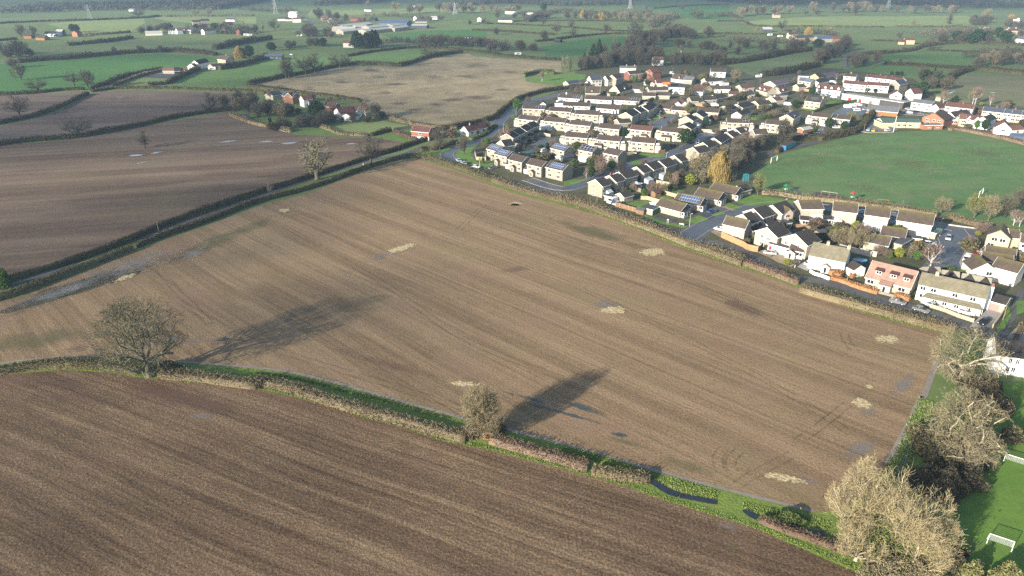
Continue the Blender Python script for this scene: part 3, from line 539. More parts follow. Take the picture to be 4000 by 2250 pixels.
tufts('grass', TP('P', 0, 420, 300, 500, 720, 640, 1000, 720, 1250, 800), 2.6, .28, 'tussock', 26, 'green and yellow grass beside the stream')
tufts('grass', TP('P', 1450, 880, 1650, 930, 2000, 1000, 2150, 1060), 2.4, .28, 'tussock', 26, 'green grass north of the stream')
tufts('dead_grass', TP('P', 780, 690, 900, 740, 1050, 790, 1220, 820), 1.2, .26, 'tan_grass', 9, 'yellowed grass beside the stream')
tufts('grass', TP('V', 0, 325, 400, 455, 800, 595, 1300, 790, 1700, 950, 2415, 1190) + TP('F', 1000, 1275, 1440, 1440) + TP('H', 800, 615, 1200, 730, 1620, 830), 1.0, .35, 'tussock', 9, 'bright green grass at the field edge')
tufts('grass', TP('Q', 1080, 20, 980, 260, 860, 520, 700, 760), 3.4, .4, 'tussock', 9, 'green grass below the big oaks')

far_hedges = [
 (TP('I', -100, 1190, 200, 1130, 400, 1080, 560, 1020, 680, 960, 830, 890), 2.6, 3, 'hedge_dark', 'dark hedge winding between the two bare brown fields'),
 (TP('I', -100, 1385, 300, 1335, 740, 1300, 1050, 1245, 1350, 1185, 1650, 1115, 2000, 1062, 2250, 1040), 2.8, 3, 'hedge_dark', 'long dark hedge below the three field oaks'),
 (TP('I', -100, 905, 300, 885, 600, 855, 800, 848), 2.4, 3, 'hedge_dark', 'dark hedge below the bright green pasture'),
 (TP('I', 860, 870, 1100, 840, 1500, 835, 2000, 852, 2415, 870, 2500, 890), 2.2, 3, 'hedge_olive', 'straight hedge above the far brown field'),
 (TP('I', 860, 850, 1000, 800, 1150, 735, 1350, 690, 1540, 655), 3, 3, 'hedge_dark', 'upper hedge of the farm lane'),
 (TP('I', 1080, 815, 1250, 745, 1400, 700, 1560, 665), 2.4, 2.5, 'hedge_brown', 'lower hedge of the farm lane'),
 (TP('I', 1400, 812, 1555, 798), 3, 3, 'hedge_dark', 'short dark hedge by the field gate'),
 (TP('I', 1580, 795, 1750, 715, 1880, 662), 4, 4, 'hedge_dark', 'thick dark hedge beside the riding arena'),
 (TP('I', 170, 595, 400, 575, 640, 560, 900, 535, 1150, 512, 1400, 497, 1700, 492, 2040, 525), 4.5, 5, 'hedge_dark', 'tall scrubby hedge above the bright pasture'),
 (TP('I', 640, 432, 800, 418, 1000, 400, 1250, 360), 4, 5, 'hedge_dark', 'dark hedge ending in open grass'),
 (TP('I', 750, 335, 1000, 325, 1230, 308), 3, 4, 'hedge_brown', 'hedge beside the far red barn'),
 (TP('I', -100, 395, 160, 372), 3, 4, 'hedge_dark', 'short hedge beside the far western farm'),
 (TP('I', -100, 230, 330, 208, 800, 195, 1330, 172, 1480, 158), 3, 5, 'hedge_dark', 'long far hedge behind the pylon'),
 (TP('I', 1480, 158, 1900, 155, 2400, 152), 2.5, 4, 'hedge_olive', 'far hedge behind the white cottages'),
 (TP('I', 2030, 470, 2200, 430, 2415, 390, 2560, 370), 6, 7, 'hedge_dark', 'tall dark thicket below the roadside caravans'),
 (TP('J', -100, 660, 100, 622, 250, 580, 350, 545), 5, 5, 'hedge_dark', 'thick dark hedge below the stone farmhouse'),
 (TP('J', 170, 802, 450, 742, 700, 695, 900, 652, 1180, 610, 1400, 610, 1600, 630), 3.2, 3.6, 'hedge_dark', 'dark hedge under the four pasture oaks'),
 (TP('J', 1600, 630, 1750, 585, 1850, 550, 2050, 515, 2190, 500), 3.6, 4, 'hedge_dark', 'dark hedge at the top of the tan field'),
 (TP('J', 1100, 535, 1350, 492, 1640, 460), 2.8, 3.5, 'hedge_dark', 'hedge below the dark conifer block'),
 (TP('J', 1640, 460, 1900, 455, 2200, 480, 2415, 505) + TP('K', 400, 490, 860, 520), 3, 3.5, 'hedge_dark', 'roadside hedge above the tan field'),
 (TP('J', 170, 815, 620, 878, 850, 905, 1150, 950, 1230, 968), 2.6, 3, 'hedge_dark', 'hedge behind the red roofed hamlet'),
 (TP('J', 1480, 1115, 1700, 1172, 1900, 1205, 2140, 1222), 2.4, 3, 'hedge_brown', 'brown hedge between the paddock and the tan field'),
 (TP('J', 0, 1090, 200, 1165, 400, 1210, 570, 1250), 2.4, 3, 'hedge_brown', 'hedge below the hamlet gardens'),
 (TP('J', 850, 1200, 950, 1235, 1050, 1270, 1300, 1285), 2, 2.5, 'hedge_brown', 'brown hedge below the small paddock'),
 (TP('J', 1330, 1285, 1430, 1255, 1520, 1240), 2.4, 2.5, 'hedge_dark', 'dark hedge at the paddock corner'),
 (TP('J', 1540, 1250, 1640, 1290, 1760, 1340), 2, 2.5, 'hedge_red', 'russet hedge beside the tile hung cottage'),
 (TP('U', 960, 940, 1050, 925, 1150, 935, 1250, 900, 1400, 850, 1500, 810), 2, 3, 'hedge_red', 'russet hedge round the cottage corner'),
 (TP('A', 300, 780, 450, 735, 560, 640, 700, 530, 850, 455, 1000, 410, 1200, 370, 1500, 325), 2.8, 3, 'hedge_dark', 'dark roadside hedge curving round the tan field'),
 (TP('U', 1280, 620, 1450, 590, 1600, 560, 1900, 500), 2.5, 3, 'hedge_dark', 'hedge behind the low white cottage'),
 (TP('U', 1720, 770, 1900, 710, 2040, 610, 2110, 560), 1.6, 3, 'hedge_green', 'dark garden hedge beside the road curve'),
 (TP('K', 540, 660, 600, 640, 700, 625, 800, 640), 3.5, 4, 'hedge_green', 'evergreen hedge round the corner lawn'),
 (TP('K', 100, 260, 400, 275, 800, 300), 2.5, 4, 'hedge_dark', 'far hedge across the green fields'),
 (TP('K', 640, 360, 800, 345, 1000, 315, 1250, 295, 1500, 295), 2.5, 4, 'hedge_dark', 'far hedge beside the small field shed'),
 (TP('K', 150, 200, 500, 215, 900, 235, 1250, 265, 1560, 270), 2, 3.5, 'hedge_dark', 'far hedge running below the field oaks'),
 (TP('K', 420, 185, 800, 180, 1200, 182, 1600, 190), 2, 3.5, 'hedge_dark', 'far hedge above the field oaks'),
 (TP('K', 1430, 290, 2000, 295, 2415, 290) , 2, 3.5, 'hedge_dark', 'far hedge east of the wooded stream'),
 (TP('K', 1650, 75, 1950, 50, 2300, 40), 2, 4, 'hedge_dark', 'far hedge crossing the lush pasture'),
 (TP('L', -100, 285, 250, 290, 640, 300), 2, 3.5, 'hedge_dark', 'far hedge below the open barn'),
 (TP('L', 0, 180, 200, 180, 300, 215, 420, 222), 2.2, 4, 'hedge_dark', 'far hedge at the edge of the pale pasture'),
 (TP('L', 420, 225, 800, 225, 1400, 232), 2, 3.5, 'hedge_dark', 'far hedge along the foot of the pale pasture'),
 (TP('R', 410, 445, 800, 455, 1200, 458, 1650, 470), 2.2, 3.5, 'hedge_dark', 'clipped hedge under the two pale pasture trees'),
 (TP('L', 1200, 460, 1400, 450, 1600, 430, 1700, 405), 3, 6, 'hedge_dark', 'thick hedge below the lone brick cottage'),
 (TP('L', 1700, 400, 1900, 372, 2100, 370, 2576, 385), 3.5, 6, 'hedge_dark', 'dark hedge below the eastern thicket'),
 (TP('L', 1760, 425, 2000, 432, 2330, 442), 2, 3, 'hedge_dark', 'low hedge between two eastern pastures'),
 (TP('L', 1400, 545, 1600, 550, 1950, 572, 2150, 580), 3, 4, 'hedge_dark', 'hedge crossing above the white terraces'),
 (TP('L', 1900, 720, 1960, 660, 2060, 610, 2200, 590, 2576, 630), 4, 6, 'hedge_dark', 'thick hedge bending round the wet field'),
 (TP('L', 0, 545, 200, 525, 400, 490, 600, 450, 780, 425), 5, 8, 'hedge_dark', 'tall dark hedge behind the village edge'),
 (TP('L', 370, 640, 560, 620, 700, 590, 850, 555), 5, 7, 'hedge_dark', 'dark hedge beside the lilac roofed hall'),
 (TP('L', 1300, 345, 1500, 350, 1600, 368), 2, 3, 'hedge_dark', 'low hedge beside the lone brick cottage'),
 (TP('D', 1220, 1040, 1400, 1045, 1640, 1090, 1900, 1140, 2200, 1210, 2500, 1290), 2, 3, 'hedge_red', 'russet hedge along the top of the playing field'),
 (TP('F', 950, 200, 1200, 215, 1450, 262, 1700, 285, 2000, 320, 2415, 370), 2.2, 3, 'hedge_brown', 'brown hedge between the playground and the houses'),
 (TP('G', 170, 345, 450, 385, 800, 430, 1000, 470, 1240, 510), 2.2, 3.2, 'hedge_brown', 'brown hedge behind the brown roofed houses'),
 (TP('G', 1400, 530, 1560, 575, 1780, 630, 1980, 660), 2.2, 3.2, 'hedge_brown', 'brown hedge beside the turning head'),
 (TP('C', 800, 1205, 1000, 1170, 1200, 1130, 1400, 1060, 1480, 1000, 1560, 900, 1680, 750), 3.2, 4, 'hedge_dark', 'dark hedge between the terraces and the playing field'),
 (TP('C', 130, 1400, 300, 1270, 420, 1200, 620, 1180, 840, 1185), 2.5, 3, 'hedge_dark', 'hedge behind the blue container'),
 (TP('C', 700, 770, 800, 730, 950, 680, 1200, 610, 1400, 590), 1.6, 2, 'hedge_green', 'clipped green hedge beside the car yard'),
 (TP('C', 890, 555, 1050, 590, 1200, 600), 1.6, 2.2, 'hedge_green', 'clipped green hedge behind the lone stone house'),
 (TP('C', 590, 1140, 680, 1100, 760, 1020), 1.8, 2, 'hedge_green', 'mossy hedge beside the glazed bungalow'),
 (TP('B', 1490, 415, 1600, 450, 1750, 470, 1960, 430), 1.6, 1.8, 'hedge_green', 'clipped green hedge curving round a garden'),
 (TP('B', 340, 540, 450, 510, 540, 470), 1.8, 2, 'hedge_green', 'dark green hedge between two bungalows'),
 (TP('B', 1640, 700, 1800, 740, 1950, 750, 2150, 720), 2.2, 3, 'hedge_green', 'dark green hedge behind the white chalet'),
 (TP('A', 970, 1235, 1080, 1260, 1240, 1290), 2.0, 2, 'hedge_green', 'dark green hedge below the white caravan'),
 (TP('F', 700, 900, 790, 860, 850, 840), 1.6, 1.6, 'hedge_green', 'green hedge in the fenced corner garden'),
 (TP('F', 1870, 700, 2050, 710, 2270, 720, 2415, 730), 1.6, 2, 'hedge_green', 'green hedge behind the tan copse'),
 (TP('F', 2150, 1320, 2230, 1270, 2320, 1215), 1.6, 1.4, 'hedge_green', 'dark green hedge beside the white walled house'),
 (TP('H', 1640, 260, 1700, 280, 1830, 320), 1.6, 2, 'hedge_green', 'green hedge behind the dark pyramid roofs'),
 (TP('G', 1380, 1230, 1500, 1280, 1600, 1320), 1.8, 2, 'hedge_green', 'yellow green hedge across the lower road'),
 (TP('F', 1470, 620, 1600, 650, 1690, 690), 1.2, 1.2, 'hedge_green', 'low hedge behind the glazed lean to'),
]
for p, h, w, m, lab in far_hedges: hedge(lab, p, h, w, m, ragged_top=.35)
hedge('orange beech hedge along the lane', TP('H', 590, 340, 700, 370, 800, 410, 920, 450, 1030, 480), 1.5, 1.6, 'beech')
hedge('orange beech hedge beside the white garden wall', TP('H', 580, 300, 640, 290, 690, 270, 650, 330), 2.0, 2.2, 'beech')
hedge('russet beech hedge between the white and pink roofed houses', TP('H', 780, 330, 840, 300, 900, 260), 1.8, 1.5, 'beech')
hedge('clipped russet beech hedge by the drive pillars', TP('H', 1195, 505, 1260, 530, 1325, 555), 2.0, 2.4, 'beech')
hedge('low brown hedge growing in the stone planter', [(3955, 1350), (3975, 1310), (3990, 1270)], 1.3, 1.4, 'hedge_brown')

# ------------------------------------------------------------------ trees
M['bark_pale'] = plain('pale_bark', (.33, .295, .22), .35, 2, .9, .1)
M['bark'] = plain('grey_bark', (.115, .107, .075), .4, 2, .9, .1)
M['bark_dark'] = plain('dark_bark', (.060, .052, .040), .4, 2, .9, .1)
M['birch'] = plain('birch_bark', (.50, .47, .43), .25, 3, .8, .2)
M['tw_oak'] = leafy('oak_twigs', [(.070, .068, .042), (.125, .12, .073), (.20, .19, .12)], .4)
M['tw_dark'] = leafy('dark_twigs', [(.035, .033, .026), (.060, .056, .044), (.095, .088, .068)], .3)
M['tw_brown'] = leafy('brown_twigs', [(.050, .045, .033), (.088, .080, .059), (.135, .125, .095)], .3)
M['tw_tan'] = leafy('tan_twigs', [(.115, .098, .060), (.18, .155, .095), (.265, .23, .145)], .35)
M['tw_pale'] = leafy('pale_twigs', [(.18, .15, .085), (.28, .235, .135), (.39, .335, .20)], .3)
M['tw_gold'] = leafy('golden_twigs', [(.14, .10, .032), (.25, .185, .06), (.36, .28, .11)], .5)
M['tw_red'] = leafy('red_twigs', [(.09, .062, .05), (.16, .115, .09), (.25, .19, .15)], .4)
M['tw_green'] = leafy('mossy_twigs', [(.07, .07, .028), (.14, .14, .055), (.22, .22, .10)], .4)
M['ever'] = leafy('evergreen', [(.008, .020, .009), (.020, .042, .016), (.042, .075, .028)], .5)
M['ever_bright'] = leafy('bright_evergreen', [(.022, .055, .010), (.055, .115, .020), (.10, .18, .04)], .6)
M['ever_yellow'] = leafy('yellow_evergreen', [(.08, .10, .015), (.17, .19, .03), (.27, .27, .06)], .6)
M['ivy'] = leafy('ivy', [(.03, .055, .012), (.08, .12, .025), (.16, .20, .05)], .6)

def grow(seed, H, R, trunk=.28, r0=.4, levels=4, kids=(7, 6, 5, 5), spread=(50, 45, 45, 50), gnarl=.25, lift=.12, squash=.55, lean=(0, 0), stems=1, zmin=.18, fill=1.0):
 """Segments of a leafless tree inside an egg-shaped envelope: (p0, p1, r0, r1, level)."""
 rng = random.Random(seed); out = [[] for _ in range(levels + 1)]; trunks = []
 zc = H * (zmin + (1 - zmin) * .5); rz = H * (1 - zmin) * .5 * 1.06
 def inside(p, s=1.0): return (p.x / R) ** 2 + (p.y / R) ** 2 + ((p.z - zc) / rz) ** 2 < s
 def rnd(): return Vector((rng.gauss(0, 1), rng.gauss(0, 1), rng.gauss(0, 1)))
 def turn(d, ang):
  ax = d.cross(rnd()).normalized(); return (Matrix.Rotation(ang, 3, ax) @ d).normalized()
 def branch(p, d, L, r, lev):
  n = 8 if lev == 1 else (4 if lev == 2 else 3); pts = [p]; q = p; dd = d
  for i in range(n):
   dd = (dd + rnd() * gnarl * (.6 if lev == 0 else 1.0) + Vector((0, 0, lift * (1 if lev < 3 else .5)))).normalized()
   q2 = q + dd * (L / n); t0, t1 = i / n, (i + 1) / n
   if lev > 0 and not inside(q2, 1.0 + rng.random() * .15) and i > 0: break
   out[lev].append((q, q2, r * (1 - .75 * t0), r * (1 - .75 * t1))); q = q2; pts.append(q)
   if lev < levels and (i >= 1 or lev > 1):
    k = kids[min(lev, len(kids) - 1)] / (n if lev > 1 else 5.5) * (1 if lev > 1 else .8); k = int(k) + (rng.random() < k % 1)
    for _ in range(k):
     a = math.radians(spread[min(lev, len(spread) - 1)] * rng.uniform(.6, 1.3))
     branch(q - (q2 - pts[-2]) * rng.random(), turn(dd, a), L * rng.uniform(.5, .75) * (1 - .35 * t0), r * (1 - .75 * t1) * rng.uniform(.5, .7), lev + 1)
 for s in range(stems):
  off = Vector((rng.gauss(0, 1), rng.gauss(0, 1), 0)) * (.5 if stems > 1 else 0)
  d = Vector((lean[0] + (rng.gauss(0, .35) if stems > 1 else rng.gauss(0, .04)), lean[1] + (rng.gauss(0, .35) if stems > 1 else rng.gauss(0, .04)), 1)).normalized()
  p = off; tp = [(p, r0 * 1.5)]; n = 5
  for i in range(n):
   d2 = (d + rnd() * gnarl * .25).normalized(); p = p + d2 * H * trunk / n; tp.append((p, r0 * (1.12 - .3 * (i + 1) / n)))
  trunks.append(tp)
  k = kids[0]
  for j in range(k):
   az = 2 * math.pi * (j + rng.random() * .7) / k + s; el = math.radians(90 - spread[0] * rng.uniform(.25, 1.35)); pp = tp[-1 - int(rng.random() * 2.4)][0]
   Lb = math.hypot(R * math.cos(el), rz * 1.5 * math.sin(el)) * rng.uniform(.75, 1.0) * fill
   branch(pp, Vector((math.cos(az) * math.cos(el), math.sin(az) * math.cos(el), math.sin(el))), Lb, r0 * rng.uniform(.42, .62), 1)
 return trunks, out
def seg_mesh(segs, minr, k):
 """Tubes (k sides) or flat ribbons (k = 0) for a list of segments."""
 if not segs: return np.zeros((0, 3)), np.zeros((0, 4), np.int32)
 A = np.array([s[0] for s in segs], float); B = np.array([s[1] for s in segs], float); ra = np.maximum([s[2] for s in segs], minr); rb = np.maximum([s[3] for s in segs], minr * .8)
 d = unit(B - A); h = np.where(np.abs(d[:, 2:3]) < .9, np.array([[0, 0, 1.0]]), np.array([[1.0, 0, 0]])); q = unit(np.cross(d, h)); w = np.cross(d, q); n = len(A)
 if k == 0:
  th = np.random.default_rng(n).random(n) * 3.14; s = q * np.cos(th)[:, None] + w * np.sin(th)[:, None]
  V = np.stack([A - s * ra[:, None], A + s * ra[:, None], B + s * rb[:, None], B - s * rb[:, None]], 1).reshape(-1, 3)
  return V, np.arange(4 * n, dtype=np.int32).reshape(n, 4)
 B = B + d * (rb * .6)[:, None]; ring = []
 for P, r in ((A, ra), (B, rb)):
  for t in range(k): ring.append(P + (q * math.cos(2 * math.pi * t / k) + w * math.sin(2 * math.pi * t / k)) * r[:, None])
 V = np.stack(ring, 1).reshape(-1, 3); base = np.arange(n)[:, None] * 2 * k
 Fq = np.concatenate([np.concatenate([base + t, base + (t + 1) % k, base + k + (t + 1) % k, base + k + t], 1) for t in range(k)], 0)
 return V, Fq.astype(np.int32)
def bare_parts(seed, H, R, minr=.03, tubes=2, **kw):
 trunks, out = grow(seed, H, R, **kw); parts = []; mi = []
 for lev, segs in enumerate(out):
  V, F_ = seg_mesh(segs, minr if lev > 1 else minr * 1.5, (5 if lev <= 1 else 4) if lev <= tubes else 0)
  if len(V): parts.append((V, F_)); mi += [0 if lev <= 1 else 1] * len(F_)
 V, F_ = join_np(parts); tb = MB()
 for tp in trunks: tb.tube([p for p, r in tp], [r for p, r in tp], 9)
 return tb, V, F_, mi
def extra(V, F_, mi, Q, size, m, rng, up=.2, ar=.6):
 v, f = cards(Q, size * (.6 + .8 * rng.random(len(Q))), size * ar, rng, up=up); V2, F2 = join_np([(V, F_), (v, f)]); return V2, F2, mi + [m] * len(f)
def tree_obj(name, tb, V, F_, mi, barkm, twigm, loc, more=()):
 """A near tree: trunk and crown as parts of one thing."""
 r = empty(name, loc); tb.obj('trunk', M[barkm], r); link('crown', np_mesh('crown', V, F_, [M[barkm], M[twigm]] + [M[x] for x in more], mi), r); return r
def far_tree_mesh(name, tb, V, F_, mi, barkm, twigm, more=()):
 tv = np.array(tb.v); tf = np.array([f for f in tb.f if len(f) == 4], np.int32); V2, F2 = join_np([(tv, tf), (V, F_)])
 return np_mesh(name, V2, F2, [M[barkm], M[twigm]] + [M[x] for x in more], [0] * len(tf) + list(mi))
def ball_cards(rng, n, H, R, z0, shape='egg'):
 u = rng.normal(size=(n, 3)); u = unit(u) * (rng.random(n) ** .33)[:, None]; z = (u[:, 2] + 1) / 2
 if shape == 'cone': rad = R * (1 - z) ** .8; zz = z0 + (H - z0) * z
 elif shape == 'column': rad = R * np.minimum(1, (1 - z) * 4) ** .6; zz = z0 + (H - z0) * z
 else: rad = R * np.ones(n); zz = z0 + (H - z0) * z
 a = rng.random(n) * 6.283; lump = 1 + .22 * np.sin(a * 3 + zz * 1.1) + .15 * np.sin(a * 5 - zz * 2.3)
 rr = np.hypot(u[:, 0], u[:, 1]) if shape == 'egg' else np.sqrt(rng.random(n)) ** .6
 return np.stack([np.cos(a) * rr * rad * lump, np.sin(a) * rr * rad * lump, zz], 1)
def evergreen(seed, H, R, n, size, mat, shape='egg', trunk=.12, z0=None):
 rng = np.random.default_rng(seed); tb = MB(); tb.tube([(0, 0, 0), (0, 0, H * .35), (0, 0, H * .8)], [R * trunk, R * trunk * .8, R * trunk * .3], 7)
 Q = ball_cards(rng, n, H, R, H * .12 if z0 is None else z0, shape)
 V, F_ = cards(Q, size * (.6 + .8 * rng.random(n)), size * .6, rng, up=.1)
 return tb, V, F_, [1] * len(F_)

# --- the large trees near the camera, each grown on its own
def near(seed, px, hp, Rp, barkm, twigm, base, cat='tree', name='bare_tree', rng=None, **kw):
 H = tall(px, hp); g = G(*px); R = Rp * g.length / FPX * 1.02 if Rp > 5 else Rp
 tb, V, F_, mi = bare_parts(seed, H, R, **kw); r = tree_obj(name, tb, V, F_, mi, barkm, twigm, g); reg(r, base, cat); return r
near(3, T('N', 1213, 975), 300, 165, 'bark', 'tw_oak', 'old gnarled bare oak standing alone in the verge hedge', minr=.040, trunk=.25, r0=.60, levels=5, kids=(10, 8, 6, 5, 5), spread=(74, 50, 48, 55, 60), gnarl=.28, lift=.04, zmin=.07, tubes=3, fill=1.9)
near(8, T('O', 1825, 850), 200, 112, 'bark', 'tw_tan', 'dense round bare tree with brown leaves at its foot', name='bare_tree', minr=.020, trunk=.10, r0=.26, levels=4, kids=(13, 10, 9, 7), spread=(48, 32, 32, 40, 45), gnarl=.13, lift=.16, zmin=.04, tubes=2)
def big_willow():
 g = G(*T('Q', 760, 1230)); rng = np.random.default_rng(4); parts = []; mis = []; tbs = []
 for i, (dx, dy, H, R) in enumerate([(0, 0, 15, 7.0), (-5.5, 2.5, 12, 5.2), (4.8, 1.5, 13, 5.2), (-1.5, 5, 14, 5.5), (1.5, -4.5, 10, 5.0), (-6.5, -2.5, 9, 4.2), (5.5, -3.0, 9, 4.0)]):
  t_, V, F_, mi = bare_parts(40 + i, H, R, minr=.018, trunk=.12, r0=.26, levels=4, kids=(9, 9, 8, 6), spread=(62, 34, 32, 36), gnarl=.14, lift=.09, zmin=.02, tubes=2, fill=1.25)
  V = V + np.array([dx, dy, 0]); t_.v = [(v[0] + dx, v[1] + dy, v[2]) for v in t_.v]; tbs.append(t_); parts.append((V, F_)); mis += mi
 V, F_ = join_np(parts); Q = rng.normal(size=(2600, 3)) * np.array([3.6, 3.2, 1.6]) + np.array([0, 0, 4.5]); Q = Q[Q[:, 2] > .4]
 V, F_, mis = extra(V, F_, mis, Q, .3, 2, rng); Q = rng.normal(size=(2200, 3)) * np.array([4.5, 3.5, 1.2]) + np.array([0, 0, 1.6]); Q = Q[Q[:, 2] > .2]
 V, F_, mis = extra(V, F_, mis, Q, .35, 3, rng)
 r = tree_obj('willow_tree', tbs[0], V, F_, mis, 'bark_pale', 'tw_pale', g, ('ivy', 'under')); [t.obj('trunk', M['bark_pale'], r) for t in tbs[1:]]; reg(r, 'huge pale many stemmed bare willow at the stream corner', 'tree')
big_willow()
def big_oak(seed, px, H, R, base, ivy=900, lean=(0, 0)):
 g = G(*px); rng = np.random.default_rng(seed)
 tb, V, F_, mi = bare_parts(seed, H, R, minr=.026, trunk=.34, r0=.55, levels=5, kids=(9, 7, 5, 5, 4), spread=(66, 48, 46, 55, 55), gnarl=.42, lift=.02, zmin=.10, tubes=3, lean=lean, fill=1.6)
 Q = rng.normal(size=(ivy, 3)) * np.array([1.1, 1.1, 2.2]) + np.array([lean[0] * 4, lean[1] * 4, H * .38]); Q = Q[Q[:, 2] > .3]
 V, F_, mi = extra(V, F_, mi, Q, .3, 2, rng); r = tree_obj('bare_tree', tb, V, F_, mi, 'bark_pale', 'tw_tan', g, ('ivy',)); reg(r, base, 'tree')
big_oak(21, T('S', 650, 1180), 14, 8.6, 'broad pale bare oak beside the lane end of the field', 500)
big_oak(22, T('Q', 1290, 420), 13, 8.2, 'ivy hung pale bare oak halfway along the field end', 1500)
big_oak(23, T('Q', 1370, 560), 9, 6.0, 'twisted bare oak leaning over the school grass', 500, (.35, .1))
# undergrowth below them, as one thicket each
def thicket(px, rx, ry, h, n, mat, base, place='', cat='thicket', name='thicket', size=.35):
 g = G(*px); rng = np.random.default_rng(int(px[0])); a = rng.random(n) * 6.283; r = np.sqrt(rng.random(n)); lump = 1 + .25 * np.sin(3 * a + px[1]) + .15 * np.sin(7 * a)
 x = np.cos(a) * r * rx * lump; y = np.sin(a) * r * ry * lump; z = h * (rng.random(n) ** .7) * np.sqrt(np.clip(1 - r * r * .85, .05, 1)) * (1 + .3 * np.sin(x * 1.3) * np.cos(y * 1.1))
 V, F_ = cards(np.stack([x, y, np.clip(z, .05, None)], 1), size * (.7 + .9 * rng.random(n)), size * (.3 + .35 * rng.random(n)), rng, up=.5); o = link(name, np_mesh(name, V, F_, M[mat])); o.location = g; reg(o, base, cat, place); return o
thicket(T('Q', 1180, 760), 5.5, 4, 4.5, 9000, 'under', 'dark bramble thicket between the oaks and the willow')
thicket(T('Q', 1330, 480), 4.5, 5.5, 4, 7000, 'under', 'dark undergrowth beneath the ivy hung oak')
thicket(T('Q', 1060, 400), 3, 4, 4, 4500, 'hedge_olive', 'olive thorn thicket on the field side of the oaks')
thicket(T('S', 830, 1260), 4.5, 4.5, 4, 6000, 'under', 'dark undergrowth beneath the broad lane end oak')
thicket(T('Q', 1560, 40), 3, 6, 4.5, 6000, 'hedge_brown', 'brown thicket beside the white house lawn')
thicket(T('S', 900, 1380), 4, 5, 3.6, 6500, 'hedge_olive', 'olive brown thicket between the two broad oaks')
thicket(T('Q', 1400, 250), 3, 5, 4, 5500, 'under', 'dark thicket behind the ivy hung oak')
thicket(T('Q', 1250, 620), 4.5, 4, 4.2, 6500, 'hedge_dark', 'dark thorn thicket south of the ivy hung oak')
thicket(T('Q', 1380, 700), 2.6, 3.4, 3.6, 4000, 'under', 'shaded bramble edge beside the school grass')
thicket(T('Q', 1740, 350), 1.8, 1.8, 3.2, 2500, 'hedge_olive', 'rounded olive bush standing on the school grass')
thicket(T('Q', 900, 1470), 6, 3, 3.0, 6000, 'tw_tan', 'pale scrub along the stream below the willow', size=.24)
thicket(T('Q', 1200, 1330), 4, 2.5, 3, 4500, 'under', 'dark scrub in the shade of the willow')
thicket(T('Q', 1420, 1460), 2.0, 1.5, 3, 2200, 'tw_green', 'yellow green bush nearest the lower goal', name='bush', cat='bush')
thicket(T('Q', 1700, 1470), 2.0, 1.5, 3, 2200, 'tw_green', 'yellow green bush below the lower goal', name='bush', cat='bush')
thicket(T('O', 1850, 830), 2.0, 1.6, 1.5, 1500, 'beech', 'russet leaved shrub under the round tree', name='bush', cat='bush')
thicket(T('O', 1960, 800), 1.5, 1.5, 1.8, 1200, 'hedge_olive', 'pale thorn bush beside the round tree', name='bush', cat='bush')
thicket(T('O', 1700, 830), 3.0, 1.8, 2.4, 2500, 'hedge_brown', 'brown thorn bush joining the hedge to the round tree', name='bush', cat='bush')
thicket(T('N', 1350, 925), 3.5, 2.0, 2.4, 2600, 'under', 'dark bramble patch beside the old oak trunk', name='bush', cat='bush')
thicket(T('P', 1800, 1000), 3.0, 1.6, 1.6, 2000, 'hedge_green', 'dark green bramble mound beside the stream', name='bush', cat='bush')
thicket(T('M', 45, 1290), 1.6, 1.6, 6.0, 2400, 'ever_bright', 'bright green ivy covered tree beside the lane', cat='tree', name='ivy_tree')

# ------------------------------------------------------------------ buildings: materials
def stone(name, col, mort=.8, sc=3.0, var=.18):
 b = NB(name); tc = b.n('ShaderNodeTexCoord'); mp = b.n('ShaderNodeMapping', {'Vector': (tc, 3), 'Rotation': (math.pi / 2, 0, 0)})
 sep = b.n('ShaderNodeSeparateXYZ', {0: (tc, 3)}); v = b.n('ShaderNodeCombineXYZ', {0: b.math('ADD', (sep, 0), (sep, 1)), 1: (sep, 2)})
 br = b.n('ShaderNodeTexBrick', {'Vector': v, 'Color1': (*[c * (1 - var) for c in col], 1), 'Color2': (*[min(1, c * (1 + var)) for c in col], 1), 'Mortar': (*[c * mort for c in col], 1), 'Scale': sc, 'Mortar Size': .02})
 n = b.noise((tc, 3), .7, 4); return b.bsdf(b.mix(b.ramp(n, [(.35, .0), (.75, .35)]), br, tuple(c * .62 for c in col)), .9, .15)
def tiles(name, col, moss=None, sc=1.0):
 b = NB(name); tc = b.n('ShaderNodeTexCoord'); w = b.n('ShaderNodeTexWave', {'Vector': (tc, 3), 'Scale': 1.1 * sc, 'Distortion': .4, 'Detail': 1.0}, wave_type='BANDS', bands_direction='Z')
 w2 = b.n('ShaderNodeTexWave', {'Vector': (tc, 3), 'Scale': 1.0 * sc, 'Distortion': .3}, wave_type='BANDS', bands_direction='X')
 n = b.noise((tc, 3), .8, 5); f = b.math('ADD', b.math('MULTIPLY', w, .22), b.math('MULTIPLY', n, .6)); f = b.math('ADD', f, b.math('MULTIPLY', w2, .12))
 c = b.ramp(f, [(.25, tuple(x * .6 for x in col)), (.75, tuple(x * 1.4 for x in col))])
 if moss:
  sp = b.n('ShaderNodeSeparateXYZ', {0: (tc, 0)}); g = b.ramp(b.math('ADD', b.math('MULTIPLY', (sp, 2), .55), b.math('MULTIPLY', b.noise((tc, 3), 1.2, 4), .5)), [(.62, 0.0), (.84, .9)])
  c = b.mix(g, c, moss)
 return b.bsdf(c, .85, .2, w, .3, .05)
MO = (.115, .105, .028)
M['cream'] = stone('cream_stone', (.37, .335, .255)); M['cream_d'] = stone('weathered_stone', (.29, .265, .21)); M['buff'] = stone('buff_stone', (.42, .345, .24))
